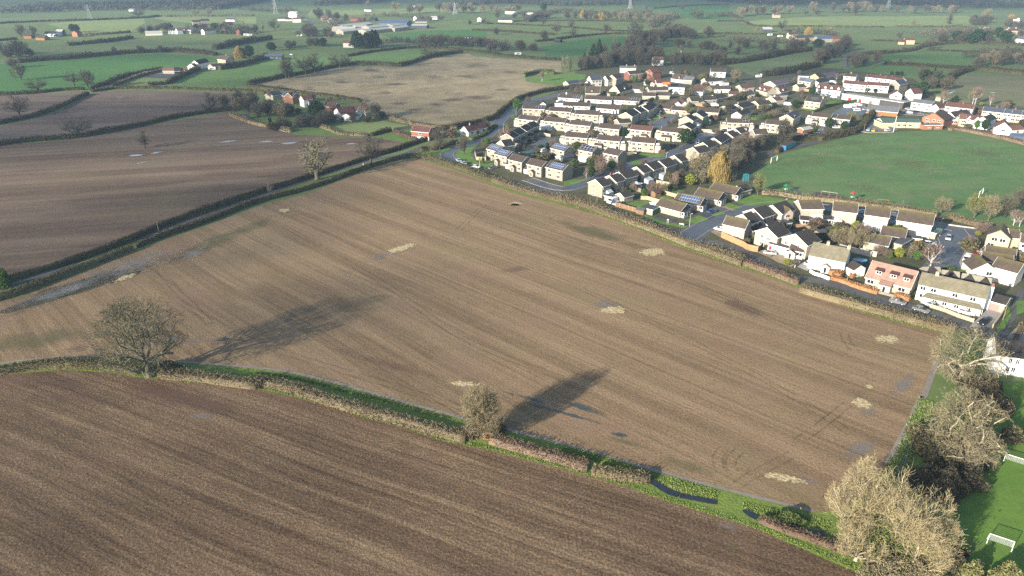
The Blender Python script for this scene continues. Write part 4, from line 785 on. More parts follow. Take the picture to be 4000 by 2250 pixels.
M['pinkish'] = stone('pinkish_block', (.43, .355, .285)); M['white'] = plain('white_render', (.68, .675, .65), .06, .7, .8); M['offwhite'] = plain('offwhite_render', (.58, .55, .48), .1, .7, .8)
M['brick'] = stone('red_brick', (.195, .085, .06), .9, 6); M['orange'] = stone('orange_brick', (.29, .145, .09), .9, 6); M['tilehung'] = stone('tile_hung', (.29, .12, .08), .7, 5)
M['greystone'] = stone('grey_stone', (.33, .31, .27)); M['palebrick'] = stone('pale_brick', (.46, .37, .27), .8, 6); M['yellow'] = plain('yellow_render', (.58, .47, .24), .1)
M['r_brown'] = tiles('brown_tiles', (.064, .050, .041)); M['r_dark'] = tiles('dark_tiles', (.046, .040, .036)); M['r_black'] = tiles('black_tiles', (.028, .027, .028)); M['r_moss'] = tiles('mossy_tiles', (.082, .064, .049), MO)
M['r_red'] = tiles('red_tiles', (.145, .072, .055)); M['r_maroon'] = tiles('maroon_tiles', (.10, .050, .043)); M['r_pink'] = tiles('pink_tiles', (.27, .175, .14)); M['r_olive'] = tiles('olive_tiles', (.165, .15, .105)); M['r_slate'] = tiles('slate', (.055, .066, .088))
M['r_grey'] = tiles('grey_sheet', (.11, .115, .125), None, .5); M['r_green'] = plain('green_felt', (.055, .105, .085), .2); M['r_lilac'] = tiles('lilac_tiles', (.115, .088, .105)); M['r_white'] = plain('pale_sheet', (.34, .345, .32), .15, .4); M['r_blue'] = plain('blue_sheet', (.075, .105, .16), .2, .4)
M['frame'] = plain('white_frame', (.80, .80, .78), .05, 3, .5); M['fascia'] = plain('white_fascia', (.74, .73, .69), .1, 2, .6); M['wood'] = plain('brown_wood', (.24, .12, .05), .3, 3)
gl = NB('window_glass'); gt = gl.n('ShaderNodeTexCoord'); gl.bsdf(gl.ramp(gl.noise((gt, 3), 1.5, 2), [(.35, (.010, .012, .015)), (.75, (.045, .050, .056))]), .08, .6); M['glass'] = gl.mat
cg = NB('conservatory_glass'); cg.bsdf((.42, .47, .50), .15, .6); M['cglass'] = cg.mat
pv = NB('solar_cell'); pv.bsdf((.018, .028, .075), .15, .7); M['pv'] = pv.mat; pvd = NB('dark_solar_cell'); pvd.bsdf((.012, .015, .035), .12, .6); M['pvd'] = pvd.mat
pvb = NB('blue_solar_cell'); pvb.bsdf((.045, .072, .145), .25, .6); M['pvb'] = pvb.mat
M['pvf'] = plain('panel_frame', (.42, .44, .47), .1, 3, .4); M['garage_green'] = plain('green_door', (.02, .15, .06), .1); M['garage_pink'] = plain('pink_door', (.38, .19, .17), .1); M['door_red'] = plain('red_door', (.38, .03, .03), .1); M['door_blue'] = plain('blue_door', (.05, .13, .30), .1); M['felt'] = plain('dark_felt', (.075, .078, .085), .25, .6); M['chim'] = M['brick']
M['render_blue'] = plain('pale_blue_render', (.60, .68, .74), .06); M['tarp'] = plain('orange_tarp', (.65, .21, .04), .15); M['teal_sheet'] = plain('teal_sheet', (.03, .22, .27), .15)

WIN = {}
def win_mesh(w, h, n=2, fm='frame', gm='glass'):
 """A window: white frame with n panes, one connected sheet with a rim that stands out of the wall (outside is -y)."""
 k = (round(w, 2), round(h, 2), n, fm, gm)
 if k in WIN: return WIN[k]
 f = min(.09, w * .12); xs = [0]
 for i in range(n): xs += [f + (w - f) * i / n, (w - f) * (i + 1) / n]
 xs.append(w); zs = [0, f, h - f, h]; mb = MB()
 idx = lambda i, j: j * len(xs) + i
 mb.v = [(x - w / 2, -.06, z) for z in zs for x in xs]; nf = len(mb.v); mb.v += [(x - w / 2, .02, z) for z in (0, h) for x in (0, w)]
 for j in range(3):
  for i in range(len(xs) - 1): mb.f.append((idx(i, j), idx(i + 1, j), idx(i + 1, j + 1), idx(i, j + 1))); mb.m.append(1 if j == 1 and i % 2 == 1 else 0)
 N = len(xs) - 1
 for a, b, c, d in [([idx(i, 0) for i in range(N + 1)], nf, nf + 1, 0), ([idx(i, 3) for i in range(N, -1, -1)], nf + 3, nf + 2, 0), ([idx(0, j) for j in (3, 2, 1, 0)], nf + 2, nf, 0), ([idx(N, j) for j in range(4)], nf + 1, nf + 3, 0)]:
  mb.f.append(tuple(a[::-1]) + (b, c)); mb.m.append(0)
 WIN[k] = mb.mesh('window', [M[fm], M[gm]]); return WIN[k]
def put_win(par, x, y, z, w, h, n=2, rz=0.0, fm='frame', gm='glass', name='window'):
 return link(name, win_mesh(w, h, n, fm, gm), par, (x, y, z), (0, 0, rz))
def gable_roof(L, D, h, rise, oh=.3, og=.2, t=.16, hip=0.0, axis='x', x0=None, x1=None):
 """A pitched roof over a plan L by D (front at y=-D/2), ridge along x or y; closed slab."""
 mb = MB(); a, b = (L, D) if axis == 'x' else (D, L); hb = b / 2 + oh; dz = rise * oh / (b / 2); e0 = h - dz
 xa, xb = -a / 2 - og, a / 2 + og
 if hip:
  top = [(xa, -hb, e0), (xb, -hb, e0), (xb, hb, e0), (xa, hb, e0), (xa + hip, 0, h + rise), (xb - hip, 0, h + rise)]
  vs = [(x, y, z + t) for x, y, z in top] + [(x, y, z) for x, y, z in top[:4]]
  fs = [(0, 1, 5, 4), (2, 3, 4, 5), (1, 2, 5), (3, 0, 4), (9, 8, 7, 6), (0, 6, 7, 1), (1, 7, 8, 2), (2, 8, 9, 3), (3, 9, 6, 0)]
  if axis == 'y': vs = [(-y, x, z) for x, y, z in vs]
  mb.add(vs, fs); return mb
 prof = [(-hb, e0), (-hb, e0 + t), (0, h + rise + t * 1.2), (hb, e0 + t), (hb, e0), (0, h + rise)]
 mb.prism(prof, xa, xb); mb.f = [f for f in mb.f]
 if axis == 'y': mb.v = [(-y, x, z) for x, y, z in mb.v]
 return mb
def gable_wall(L, D, h, rise, axis='x', z0=-.3):
 mb = MB()
 if axis == 'x': mb.prism([(-D / 2, z0), (-D / 2, h), (0, h + rise), (D / 2, h), (D / 2, z0)], -L / 2, L / 2)
 else: mb.prism([(-L / 2, z0), (-L / 2, h), (0, h + rise), (L / 2, h), (L / 2, z0)], -D / 2, D / 2, 0, 'y')
 return mb
def grid_panel(L, H, nc, nr, cell, fr='pvf', t=.06):
 """A flat array of cells nc by nr with pale frames, lying in the xy plane."""
 mb = MB(); xs = [0]; ys = [0]; fx, fy = L / nc * .045, H / nr * .045
 for i in range(nc): xs += [L * i / nc + fx, L * (i + 1) / nc - fx]
 for j in range(nr): ys += [H * j / nr + fy, H * (j + 1) / nr - fy]
 xs.append(L); ys.append(H); n = len(xs); mb.v = [(x - L / 2, y, t) for y in ys for x in xs]
 for j in range(len(ys) - 1):
  for i in range(n - 1): mb.f.append((j * n + i, j * n + i + 1, (j + 1) * n + i + 1, (j + 1) * n + i)); mb.m.append(1 if i % 2 and j % 2 else 0)
 m = len(mb.v); mb.v += [(-L / 2, 0, 0), (L / 2, 0, 0), (L / 2, H, 0), (-L / 2, H, 0)]
 mb.f.append(tuple([j * n for j in range(len(ys))][::-1]) + (m, m + 3)); mb.m.append(0)
 return mb.mesh('solar_panel', [M[fr], M[cell]])
def conservatory(par, x, y, w, d, rz=0.0, h=2.1, roof='lean', name='conservatory'):
 """Glazed lean-to standing against a wall; (x, y) is the middle of its wall side, it reaches d outwards (-y)."""
 g = MB(); f = MB(); top = h + .9
 if roof == 'lean': g.prism([(0, 0), (0, top), (-d, h), (-d, 0)], -w / 2, w / 2)
 else: g.add([(-w / 2, 0, 0), (w / 2, 0, 0), (w / 2, -d * .7, 0), (w / 4, -d, 0), (-w / 4, -d, 0), (-w / 2, -d * .7, 0)] + [(-w / 2, 0, h), (w / 2, 0, h), (w / 2, -d * .7, h), (w / 4, -d, h), (-w / 4, -d, h), (-w / 2, -d * .7, h), (0, 0, top), (0, -d * .55, top)],
    [(0, 1, 7, 6), (1, 2, 8, 7), (2, 3, 9, 8), (3, 4, 10, 9), (4, 5, 11, 10), (5, 0, 6, 11), (7, 8, 13, 12), (8, 9, 13), (9, 10, 13), (10, 11, 13), (11, 6, 12, 13), (6, 7, 12)])
 e = g.obj(name, M['cglass'], par, (x, y, .02), (0, 0, rz))
 nb = max(3, int(w / .8))
 for i in range(nb + 1):
  xx = -w / 2 + w * i / nb; yf = -d if roof == 'lean' else -d * (.72 if i in (0, nb) else 1.0)
  f.box(xx - .05, xx + .05, yf - .05, yf + .05, 0, h + .03)
  if roof == 'lean': f.add([(xx - .05, -d, h + .03), (xx + .05, -d, h + .03), (xx + .05, 0, top + .03), (xx - .05, 0, top + .03)], [(0, 1, 2, 3)])
  else: f.add([(xx - .05, yf, h + .03), (xx + .05, yf, h + .03), (.05, -d * .4, top + .04), (-.05, -d * .4, top + .04)], [(0, 1, 2, 3)])
 for zz in (.55, h): f.box(-w / 2, w / 2, -d - .06, -d + .02, zz - .06, zz + .08)
 for xx in (-w / 2, w / 2):
  for zz in (.55, h): f.box(xx - .05, xx + .05, -d, 0, zz - .06, zz + .08)
 f.obj('frame', M['frame'], e); return e
FOOT = []; LEN = {}
def house(base, c, e0, e1, h, dep, rise, wall='cream', roof='r_brown', place='', cat='house', name='house', ax='x', up=None, dn=None, gl=None, gr=None, door=None, solar=None, chim=(), porch=None, wing=None, cons=None, dormer=None, hip=0.0, fascia=True, gar=None, group=None, wall_l=None, roofmat2=None, flat=False, band=None, pv='pvb', wh=None, og=.2):
 """A house from the ends of its nearer eave (survey pixels in crop c): left end e0, right end e1, at height h; it reaches dep back."""
 a, b = G(*T(c, *e0), h), G(*T(c, *e1), h); a.z = b.z = 0; u = b - a; L = u.length; LEN['last'] = L; rz = math.atan2(u.y, u.x); yv = Vector((-math.sin(rz), math.cos(rz), 0))
 o = empty(name, (a + b) / 2 + yv * dep / 2, rz); reg(o, base, cat, place, group); FOOT.append(((a + b) / 2 + yv * dep / 2, L, dep, rz)); D = dep; fy = -D / 2; z2 = h > 4
 if flat:
  mb = MB(); mb.box(-L / 2, L / 2, -D / 2, D / 2, -.3, h); mb.obj('wall', M[wall], o); mb = MB(); mb.box(-L / 2 - .2, L / 2 + .2, -D / 2 - .2, D / 2 + .2, h, h + .25, 0); r = mb.obj('roof', M[roof], o)
  mb = MB(); mb.box(-L / 2 - .25, L / 2 + .25, -D / 2 - .26, -D / 2 - .202, h - .05, h + .22); mb.box(L / 2 + .202, L / 2 + .26, -D / 2 - .25, D / 2 + .25, h - .05, h + .22); mb.obj('fascia', M['fascia'], r)
 else:
  gable_wall(L, D, h - .02, rise - .02, ax).obj('wall', M[wall], o); r = gable_roof(L, D, h, rise, hip=hip, axis=ax, og=og).obj('roof', M[roof], o)
  if fascia and ax == 'x':
   mb = MB(); dz = rise * .3 / (D / 2); mb.box(-L / 2 - .2, L / 2 + .2, -D / 2 - .36, -D / 2 - .303, h - dz - .1, h - dz + .14)
   for s in (-1, 1):
    if hip: break
    x = s * (L / 2 + og); xa, xb = sorted((x + s * .005, x + s * .06)); hb = D / 2 + .3
    for q in (-1, 1): mb.prism([(q * hb, h - dz - .08), (q * hb, h - dz + .15), (0, h + rise + .17), (0, h + rise - .08)], xa, xb)
   mb.obj('fascia', M['fascia'], r)
 if band: mb = MB(); mb.box(-L / 2 - .03, L / 2 + .03, fy - .05, fy - .005, band[1], band[2]); mb.obj('wall_band', M[band[0]], o)
 ww, wh_ = (1.75, 1.3) if not wh else wh
 if up: [put_win(o, x * L, fy, h - wh_ - .45, ww, wh_, 2) for x in up]
 if dn: [put_win(o, x * L, fy, .95 if h < 4 else 1.0, ww * 1.15, wh_ if h > 2.2 else .9, 2) for x in dn]
 for side, lst in ((-1, gl), (1, gr)):
  for (yy, z) in (lst or ()): put_win(o, side * L / 2, -side * yy * D, z, 1.2, 1.1, 2, side * math.pi / 2)
 if door is not None: mb = MB(); mb.box(-.48, .48, -.06, .02, .02, 2.08); mb.obj('door', M[door[1]], o, (door[0] * L, fy, 0))
 if gar:
  for gx, gm in gar: mb = MB(); mb.box(-1.15, 1.15, -.06, .02, .02, 2.05); mb.obj('garage_door', M[gm], o, (gx * L, fy, 0))
 ang = math.atan2(rise, D / 2); sl = math.hypot(rise, D / 2)
 if solar:
  x0, x1, nc, nr = solar; p = link('solar_panel', grid_panel((x1 - x0) * L, sl * .36 * nr, nc, nr, pv), r); p.location = ((x0 + x1) / 2 * L, fy + D / 2 * (.86 - .36 * nr), h + rise * (.86 - .36 * nr) + .24); p.rotation_euler = (ang, 0, 0)
 for cx in chim:
  if isinstance(cx, tuple): cx, cm = cx
  else: cm = 'brick'
  mb = MB(); mb.box(-.45, .45, -.32, .32, -1.2, .9); mb.box(-.5, .5, -.37, .37, .9, 1.03); mb.tube([(-.2, 0, 1.03), (-.2, 0, 1.4)], .12, 7); mb.tube([(.2, 0, 1.03), (.2, 0, 1.4)], .12, 7)
  mb.obj('chimney', M[cm], r, (cx * L, 0.03, h + rise))
 if porch:
  px, pw, pd, kind = porch; ph = 2.25
  w = MB(); w.prism([(-pw / 2, 0), (-pw / 2, ph), (0, ph + (.7 if kind == 'gable' else 0)), (pw / 2, ph), (pw / 2, 0)], -pd, 0, 0, 'y'); pe = w.obj('porch', M[wall if kind != 'white' else 'white'], o, (px * L, fy, 0))
  m2 = MB()
  if kind == 'gable': m2.prism([(-pw / 2 - .2, ph - .18), (-pw / 2 - .2, ph - .05), (0, ph + .85), (pw / 2 + .2, ph - .05), (pw / 2 + .2, ph - .18), (0, ph + .7)], -pd - .2, 0, 0, 'y')
  else: m2.prism([(-pd - .2, ph), (-pd - .2, ph + .14), (0, ph + .95), (0, ph)], -pw / 2 - .2, pw / 2 + .2)
  m2.obj('roof', M[roof], pe); put_win(pe, 0, -pd, .05, .95, 2.0, 1, gm='glass')
 if wing:
  for (side, ww_, wd, whh, kind) in wing:        # a lower side wing with its own roof, set back a little
   x = side * (L / 2 + ww_ / 2); we = gable_wall(ww_ - .02, wd, whh, 1.2).obj('side_wing', M[wall], o, (x, fy + wd / 2 + .6, 0)); gable_roof(ww_ - .1, wd, whh + .02, 1.2, og=0).obj('roof', M[roof], we)
   if kind == 'dormer':
    mb = MB(); mb.box(-.8, .8, -.08, 1.6, whh - .5, whh + .95); mb.obj('dormer', M['white'], we, (0, -wd / 2, 0)); put_win(we, 0, -wd / 2 - .08, whh - .35, 1.3, 1.05, 2)
   if kind in ('garage', 'dormer'): mb = MB(); mb.box(-1.1, 1.1, -.06, .02, .02, 2.0); mb.obj('garage_door', M['fascia'], we, (0, -wd / 2, 0))
 if cons:
  for cc in (cons if isinstance(cons, list) else [cons]): conservatory(o, cc[0] * L, fy, cc[1], cc[2], 0, 2.0, cc[3] if len(cc) > 3 else 'lean')
 for dx in (dormer or ()):
  dm = 'white'; dx, dm = dx if isinstance(dx, tuple) else (dx, dm)
  mb = MB(); dh = rise * .62; y0 = -D / 2 * .82; mb.prism([(-.75, 0), (-.75, 1.15), (0, 1.75), (.75, 1.15), (.75, 0)], y0, y0 + 2.4, 0, 'y'); de = mb.obj('dormer', M[dm], o, (dx * L, 0, h + rise * .2))
  m2 = MB(); m2.prism([(-.95, .98), (-.95, 1.1), (0, 1.87), (.95, 1.1), (.95, .98), (0, 1.76)], y0 - .12, y0 + 2.5, 0, 'y'); m2.obj('dormer_roof', M[roof], de); put_win(de, 0, y0, .2, 1.0, .95, 2)
 return o

# ------------------------------------------------------------------ the village, house by house
T2 = dict(h=4.9, dep=7.0, rise=1.9); U4 = (-.38, -.14, .14, .38); BG = dict(h=2.5, dep=8.0, rise=2.0)
def terr(base, c, e0, e1, **k):
 kw = dict(T2, roof='r_brown', up=U4, dn=(-.36, -.12, .38), door=(.14, 'frame')); kw.update(k); return house(base, c, e0, e1, **kw)
WL = (-1, 3.2, 5.6, 3.9, 'dormer'); WR = (1, 3.2, 5.6, 3.9, 'dormer')
g1 = 'terraces of the stone estate'
terr('stone terrace pair with dark solar panels beside the round green tree', 'A', (832, 600), (1125, 612), solar=(.1, .46, 3, 2), pv='pvd', wing=[WR], group=g1)
terr('stone terrace pair beyond the solar roofed terrace by the green tree', 'A', (1190, 630), (1480, 648), wing=[WL], group=g1)
terr('stone terrace pair with blue garage door beneath its dormer wing', 'A', (1540, 672), (1852, 692), wing=[WL, WR], group=g1)
terr('stone terrace pair nearest the road at the estate corner', 'A', (770, 738), (1028, 768), wing=[WL], group=g1)
terr('stone terrace pair with a long white glazed verandah', 'A', (1122, 768), (1398, 792), wing=[WL], cons=[(-.42, 9, 2.5)], group=g1)
terr('stone terrace pair behind the front solar roofs, second row', 'A', (1462, 812), (1742, 838), wing=[WL], group=g1)
terr('stone terrace pair with a front gable and pale porch', 'A', (1852, 858), (2132, 885), wing=[WL], porch=(-.3, 2.6, 1.6, 'gable'), group=g1)
terr('stone terrace pair with reddish roof end', 'B', (216, 880), (492, 905), roof='r_maroon', wing=[WL], porch=(.2, 3, 1.4, 'lean'), group=g1)
terr('stone terrace pair beside the tall dark laurel clump', 'B', (622, 905), (908, 932), wing=[WL], porch=(-.2, 5, 1.5, 'lean'), group=g1)
terr('stone terrace pair with four tall windows above the solar house', 'A', (1402, 978), (1702, 1002), wing=[WL, WR], group=g1)
terr('stone terrace pair with low brown porch and white bay', 'A', (1832, 1018), (2142, 1046), wing=[WL, WR], porch=(-.4, 4, 1.5, 'lean'), cons=(.25, 3.2, 1.6), group=g1)
terr('stone terrace pair with white garage and gravel drive', 'B', (226, 1046), (540, 1072), wing=[WL, WR], door=(-.3, 'wood'), group=g1)
D2 = dict(h=4.9, dep=7.5, rise=2.0, roof='r_brown', wall='cream_d')
house('detached stone house with solar roof and round conservatory', 'A', (1212, 1132), (1392, 1175), up=(-.28, .28), dn=(-.3,), solar=(-.45, .45, 7, 2), cons=(.25, 3.2, 2.4, 'oct'), wing=[(-1, 2.4, 4, 2.3, '')], **D2)
house('detached stone house with dark solar roof and bright white conservatory', 'A', (1586, 1155), (1772, 1190), up=(-.3, .3), dn=(), solar=(-.42, .46, 4, 2), pv='pvd', cons=(.05, 4.5, 3.0), wing=[(-1, 2.4, 4, 2.3, '')], **D2)
house('detached plain stone house at the end of the middle row', 'A', (1922, 1198), (2120, 1238), up=(-.3, 0, .3), dn=(-.3, .25), wing=[(-1, 2.6, 5, 2.3, 'garage')], **D2)
house('solar roofed stone house nearest the road bend', 'A', (350, 1142), (500, 1182), up=(-.3,), dn=(), solar=(-.45, .45, 6, 2), porch=(.2, 2.4, 1.6, 'gable'), **D2)
house('solar roofed stone house with a small gabled porch', 'A', (446, 1208), (618, 1252), up=(-.28, .25), dn=(.3,), solar=(-.4, .4, 5, 2), porch=(-.15, 2.4, 1.6, 'gable'), **D2)
house('plain stone house with white garage by the parked cars', 'A', (640, 1285), (822, 1328), up=(-.3, .28), dn=(.3,), porch=(-.05, 2.4, 1.6, 'gable'), wing=[(-1, 2.4, 4.5, 2.3, 'garage')], **D2)
house('plain stone house beside the largest solar roof', 'A', (890, 1348), (1085, 1392), up=(-.3, .28), dn=(.3,), porch=(-.05, 2.4, 1.6, 'gable'), wing=[(-1, 2.4, 4.5, 2.3, 'garage')], **D2)
house('stone house with large solar roof at the end of the front row', 'A', (1145, 1388), (1372, 1440), up=(-.3, .28), dn=(-.25, .25), solar=(-.34, .42, 7, 2), **D2)
SD = dict(h=5.0, dep=7.5, rise=2.0, roof='r_black', wall='cream_d', wh=(1.2, 1.1))
for i, (a, b) in enumerate([((705, 1002), (785, 965)), ((796, 958), (878, 908)), ((886, 908), (966, 864)), ((970, 862), (1062, 826))]):
 house('black roofed terrace house stepping up behind the birch', 'A', a, b, up=(-.2, .2), dn=(.25,), porch=(-.1, 3.2, 2.4, 'lean'), group='black roofed stepped terrace', **SD)
house('low cream gable end house below the black roofed terrace', 'A', (600, 1112), (728, 1092), h=4.2, dep=8, rise=2.3, wall='cream', roof='r_black')
SE = dict(h=5.0, dep=8.0, rise=2.1, roof='r_dark', wall='cream_d', wh=(1.3, 1.1), group='stepped terrace beside the boundary hedge')
house('end house of the stepped terrace with a small gable window', 'E', (465, 540), (560, 512), up=(-.25, .25), dn=(-.25, .25), gl=[(.1, 3.6), (.1, .05)], cons=(.25, 2.8, 1.6), **SE)
house('stepped terrace house, second from the gable window end', 'E', (628, 490), (722, 462), up=(-.25, .25), dn=(-.25, .25), chim=[(-.3, 'chim')], **SE)
house('stepped terrace house with an eight sided white conservatory', 'E', (742, 446), (880, 405), up=(-.25, .25), dn=(-.3,), cons=(.2, 4.2, 3.2, 'oct'), **SE)
house('stepped terrace house with a flat glazed canopy', 'E', (950, 382), (1035, 355), up=(-.25, .25), dn=(), cons=(-.1, 4, 2.6), **SE)
house('stepped terrace house with a square white conservatory', 'E', (1068, 346), (1186, 305), up=(-.25, .25), dn=(-.3,), cons=(.25, 4, 2.6), **SE)
house('stepped terrace house beside the pale twiggy tree', 'E', (1215, 312), (1335, 270), up=(-.3, 0, .3), dn=(-.25, .25), **SE)
house('stepped terrace house half hidden by the twiggy tree', 'E', (1392, 246), (1470, 222), up=(-.2, .25), dn=(), **SE)
for a, b in [((1290, 1132), (1386, 1086)), ((1440, 1066), (1556, 992)), ((1600, 988), (1680, 960)), ((1700, 936), (1790, 915)), ((1140, 1205), (1300, 1172))]:
 house('dark roofed stepped terrace house above the golden willow', 'B', a, b, up=(-.2, .25), dn=(-.2,), cons=(.3, 3.0, 2.2) if a[0] in (1440, 1600) else None, **SE)
for i, (a, b) in enumerate([((240, 712), (335, 660)), ((352, 658), (450, 622)), ((458, 630), (540, 590)), ((500, 590), (580, 560))]):
 house('stepped stone terrace house facing the white parked cars', 'B', a, b, h=5, dep=8.5, rise=2.2, roof='r_black', wall='cream', up=(-.2, .25), dn=(.2,))
for i, (a, b) in enumerate([((1060, 770), (1118, 735)), ((1195, 720), (1262, 680))]):
 house('stepped stone house with glazed triangle conservatory', 'B', a, b, h=5, dep=8.5, rise=2.2, roof='r_black', wall='cream', up=(-.2, .25), dn=(), cons=(.25, 4, 2.6))
house('low cream gabled house by the cul de sac wall', 'B', (1040, 885), (1108, 840), h=3.6, dep=9, rise=2.0, roof='r_black', wall='cream')
house('flat brown roofed house among the inner terraces', 'B', (70, 800), (235, 790), h=4, dep=8, rise=1.6, roof='r_dark', wall='cream_d')
terr('stone pair with white garages and solar roof end by the cul de sac', 'B', (1520, 790), (1815, 800), solar=(.22, .46, 2, 2), pv='pvd', wing=[WL, WR], porch=(.3, 3, 1.4, 'lean'))
terr('brown stone pair behind the dark spreading tree', 'B', (2035, 805), (2330, 835), wing=[WL])
house('stone house by the blue container', 'B', (1895, 945), (2070, 940), h=4.9, dep=7, rise=2, wall='cream_d', roof='r_brown', up=(-.2, .25), dn=(.2,))
terr('stone pair with white bay beside the glazed bungalow', 'C', (685, 820), (985, 850), wing=[WL], porch=(-.25, 3, 1.6, 'lean'), cons=(.2, 3, 1.6))
terr('stone pair half hidden by the grey tree', 'C', (1080, 860), (1280, 880), wing=[WL])
house('stone house with pale blue side and grey roof', 'C', (400, 870), (515, 800), h=5, dep=8, rise=2.2, wall='cream', roof='r_slate', up=(-.2, .25), dn=(0,))
house('small bungalow with a glazed white roof', 'C', (555, 1035), (700, 1010), h=2.2, dep=4, rise=.9, wall='orange', roof='r_white', hip=0)
# single storey rows
B1 = dict(BG, wall='white', roof='r_brown', up=(-.35, -.1, .12, .36), wh=(1.7, 1.2))
house('white bungalow with a blue patch of panels by the road curve', 'A', (1312, 452), (1602, 472), solar=(.15, .42, 3, 2), pv='pvd', chim=[(-.2, 'white')], **B1)
house('long white bungalow with a flat side porch', 'A', (1672, 472), (2030, 492), **B1)
house('white bungalow with dark solar panels and car port', 'A', (2062, 485), (2400, 505), solar=(.1, .46, 4, 2), pv='pvd', **B1)
house('white bungalow with a reddish roof end', 'A', (1375, 560), (1735, 575), porch=(-.2, 3, 1.5, 'gable'), **B1)
house('white bungalow with long brown roof above the stone terrace', 'A', (1825, 595), (2130, 618), porch=(.3, 3, 1.5, 'gable'), **B1)
house('small white gabled bungalow by the road hedge', 'A', (1062, 545), (1148, 545), h=2.3, dep=8, rise=1.7, ax='y', wall='white', roof='r_dark')
house('white flat roofed garage next to the gabled bungalow', 'A', (1268, 530), (1380, 532), h=2.3, dep=5, rise=0, flat=True, wall='white', roof='felt')
house('tall brown roofed chalet with a dormer', 'A', (1680, 392), (1872, 395), h=2.5, dep=8, rise=4.2, wall='cream_d', roof='r_brown', dormer=[(-.05, 'r_brown')])
house('steep dark roofed chalet with a yellow gable end', 'A', (2140, 380), (2285, 345), h=2.6, dep=9, rise=4.6, wall='yellow', roof='r_dark', dormer=[(.1, 'white')])
house('white bungalow end beside the yellow gabled chalet', 'A', (1975, 400), (2100, 402), h=2.5, dep=5, rise=1, wall='buff', roof='r_brown')
house('tall white house with a slate blue roof', 'A', (1762, 222), (1902, 212), h=5, dep=7, rise=2.8, wall='offwhite', roof='r_slate', up=(-.3, 0, .3), dn=(-.3, .3), wing=[(-1, 2.5, 5, 2.8, '')])
house('long low garage with slate roof and dark openings', 'A', (1452, 272), (1612, 250), h=2.9, dep=6, rise=1.8, wall='greystone', roof='r_slate', gar=[(-.3, 'wood'), (0, 'wood'), (.3, 'wood')])
house('white house with two roof lights and a stone end', 'A', (1980, 215), (2095, 200), h=4.8, dep=6, rise=2.6, wall='offwhite', roof='r_dark', up=(-.3, .3), dn=(0,))
house('grey stone house joined behind the white roof light house', 'A', (2095, 205), (2185, 180), h=5.2, dep=8, rise=2.8, wall='cream_d', roof='r_maroon', up=(-.2,), dn=(.2,))
house('large red painted house with a dark roof', 'B', (205, 140), (372, 128), h=5, dep=8, rise=2.2, wall='brick', roof='r_dark', up=(-.3, 0, .3), dn=(-.3, .3))
house('cream house with two tall chimneys among trees', 'B', (75, 55), (290, 60), h=4, dep=6, rise=1.6, wall='offwhite', roof='r_grey', chim=[(-.1, 'cream'), (.4, 'cream')])
house('red brick house with a high front gable', 'B', (425, 100), (520, 118), h=5.4, dep=9, rise=2.6, ax='y', wall='brick', roof='r_maroon', up=(-.2, .2), dn=(-.2, .2), fascia=False)
house('brick house wing with pale windows behind the high gable', 'B', (520, 118), (640, 95), h=5, dep=7, rise=2.2, wall='brick', roof='r_dark', up=(-.3, .1, .35), dn=(-.2, .2), wing=[(-1, 3, 5, 2.3, 'garage')])
house('brown chalet house with a wide white dormer', 'B', (765, 195), (930, 215), h=2.6, dep=9, rise=3.6, wall='white', roof='r_brown', dormer=[(.1, 'r_maroon')], up=(-.3, .3))
house('pale hipped house behind the wide dormer chalet', 'B', (930, 215), (1045, 225), h=3, dep=9, rise=2.4, wall='cream_d', roof='r_grey')
BB = dict(h=2.5, dep=8, rise=1.9, roof='r_brown', wall='offwhite')
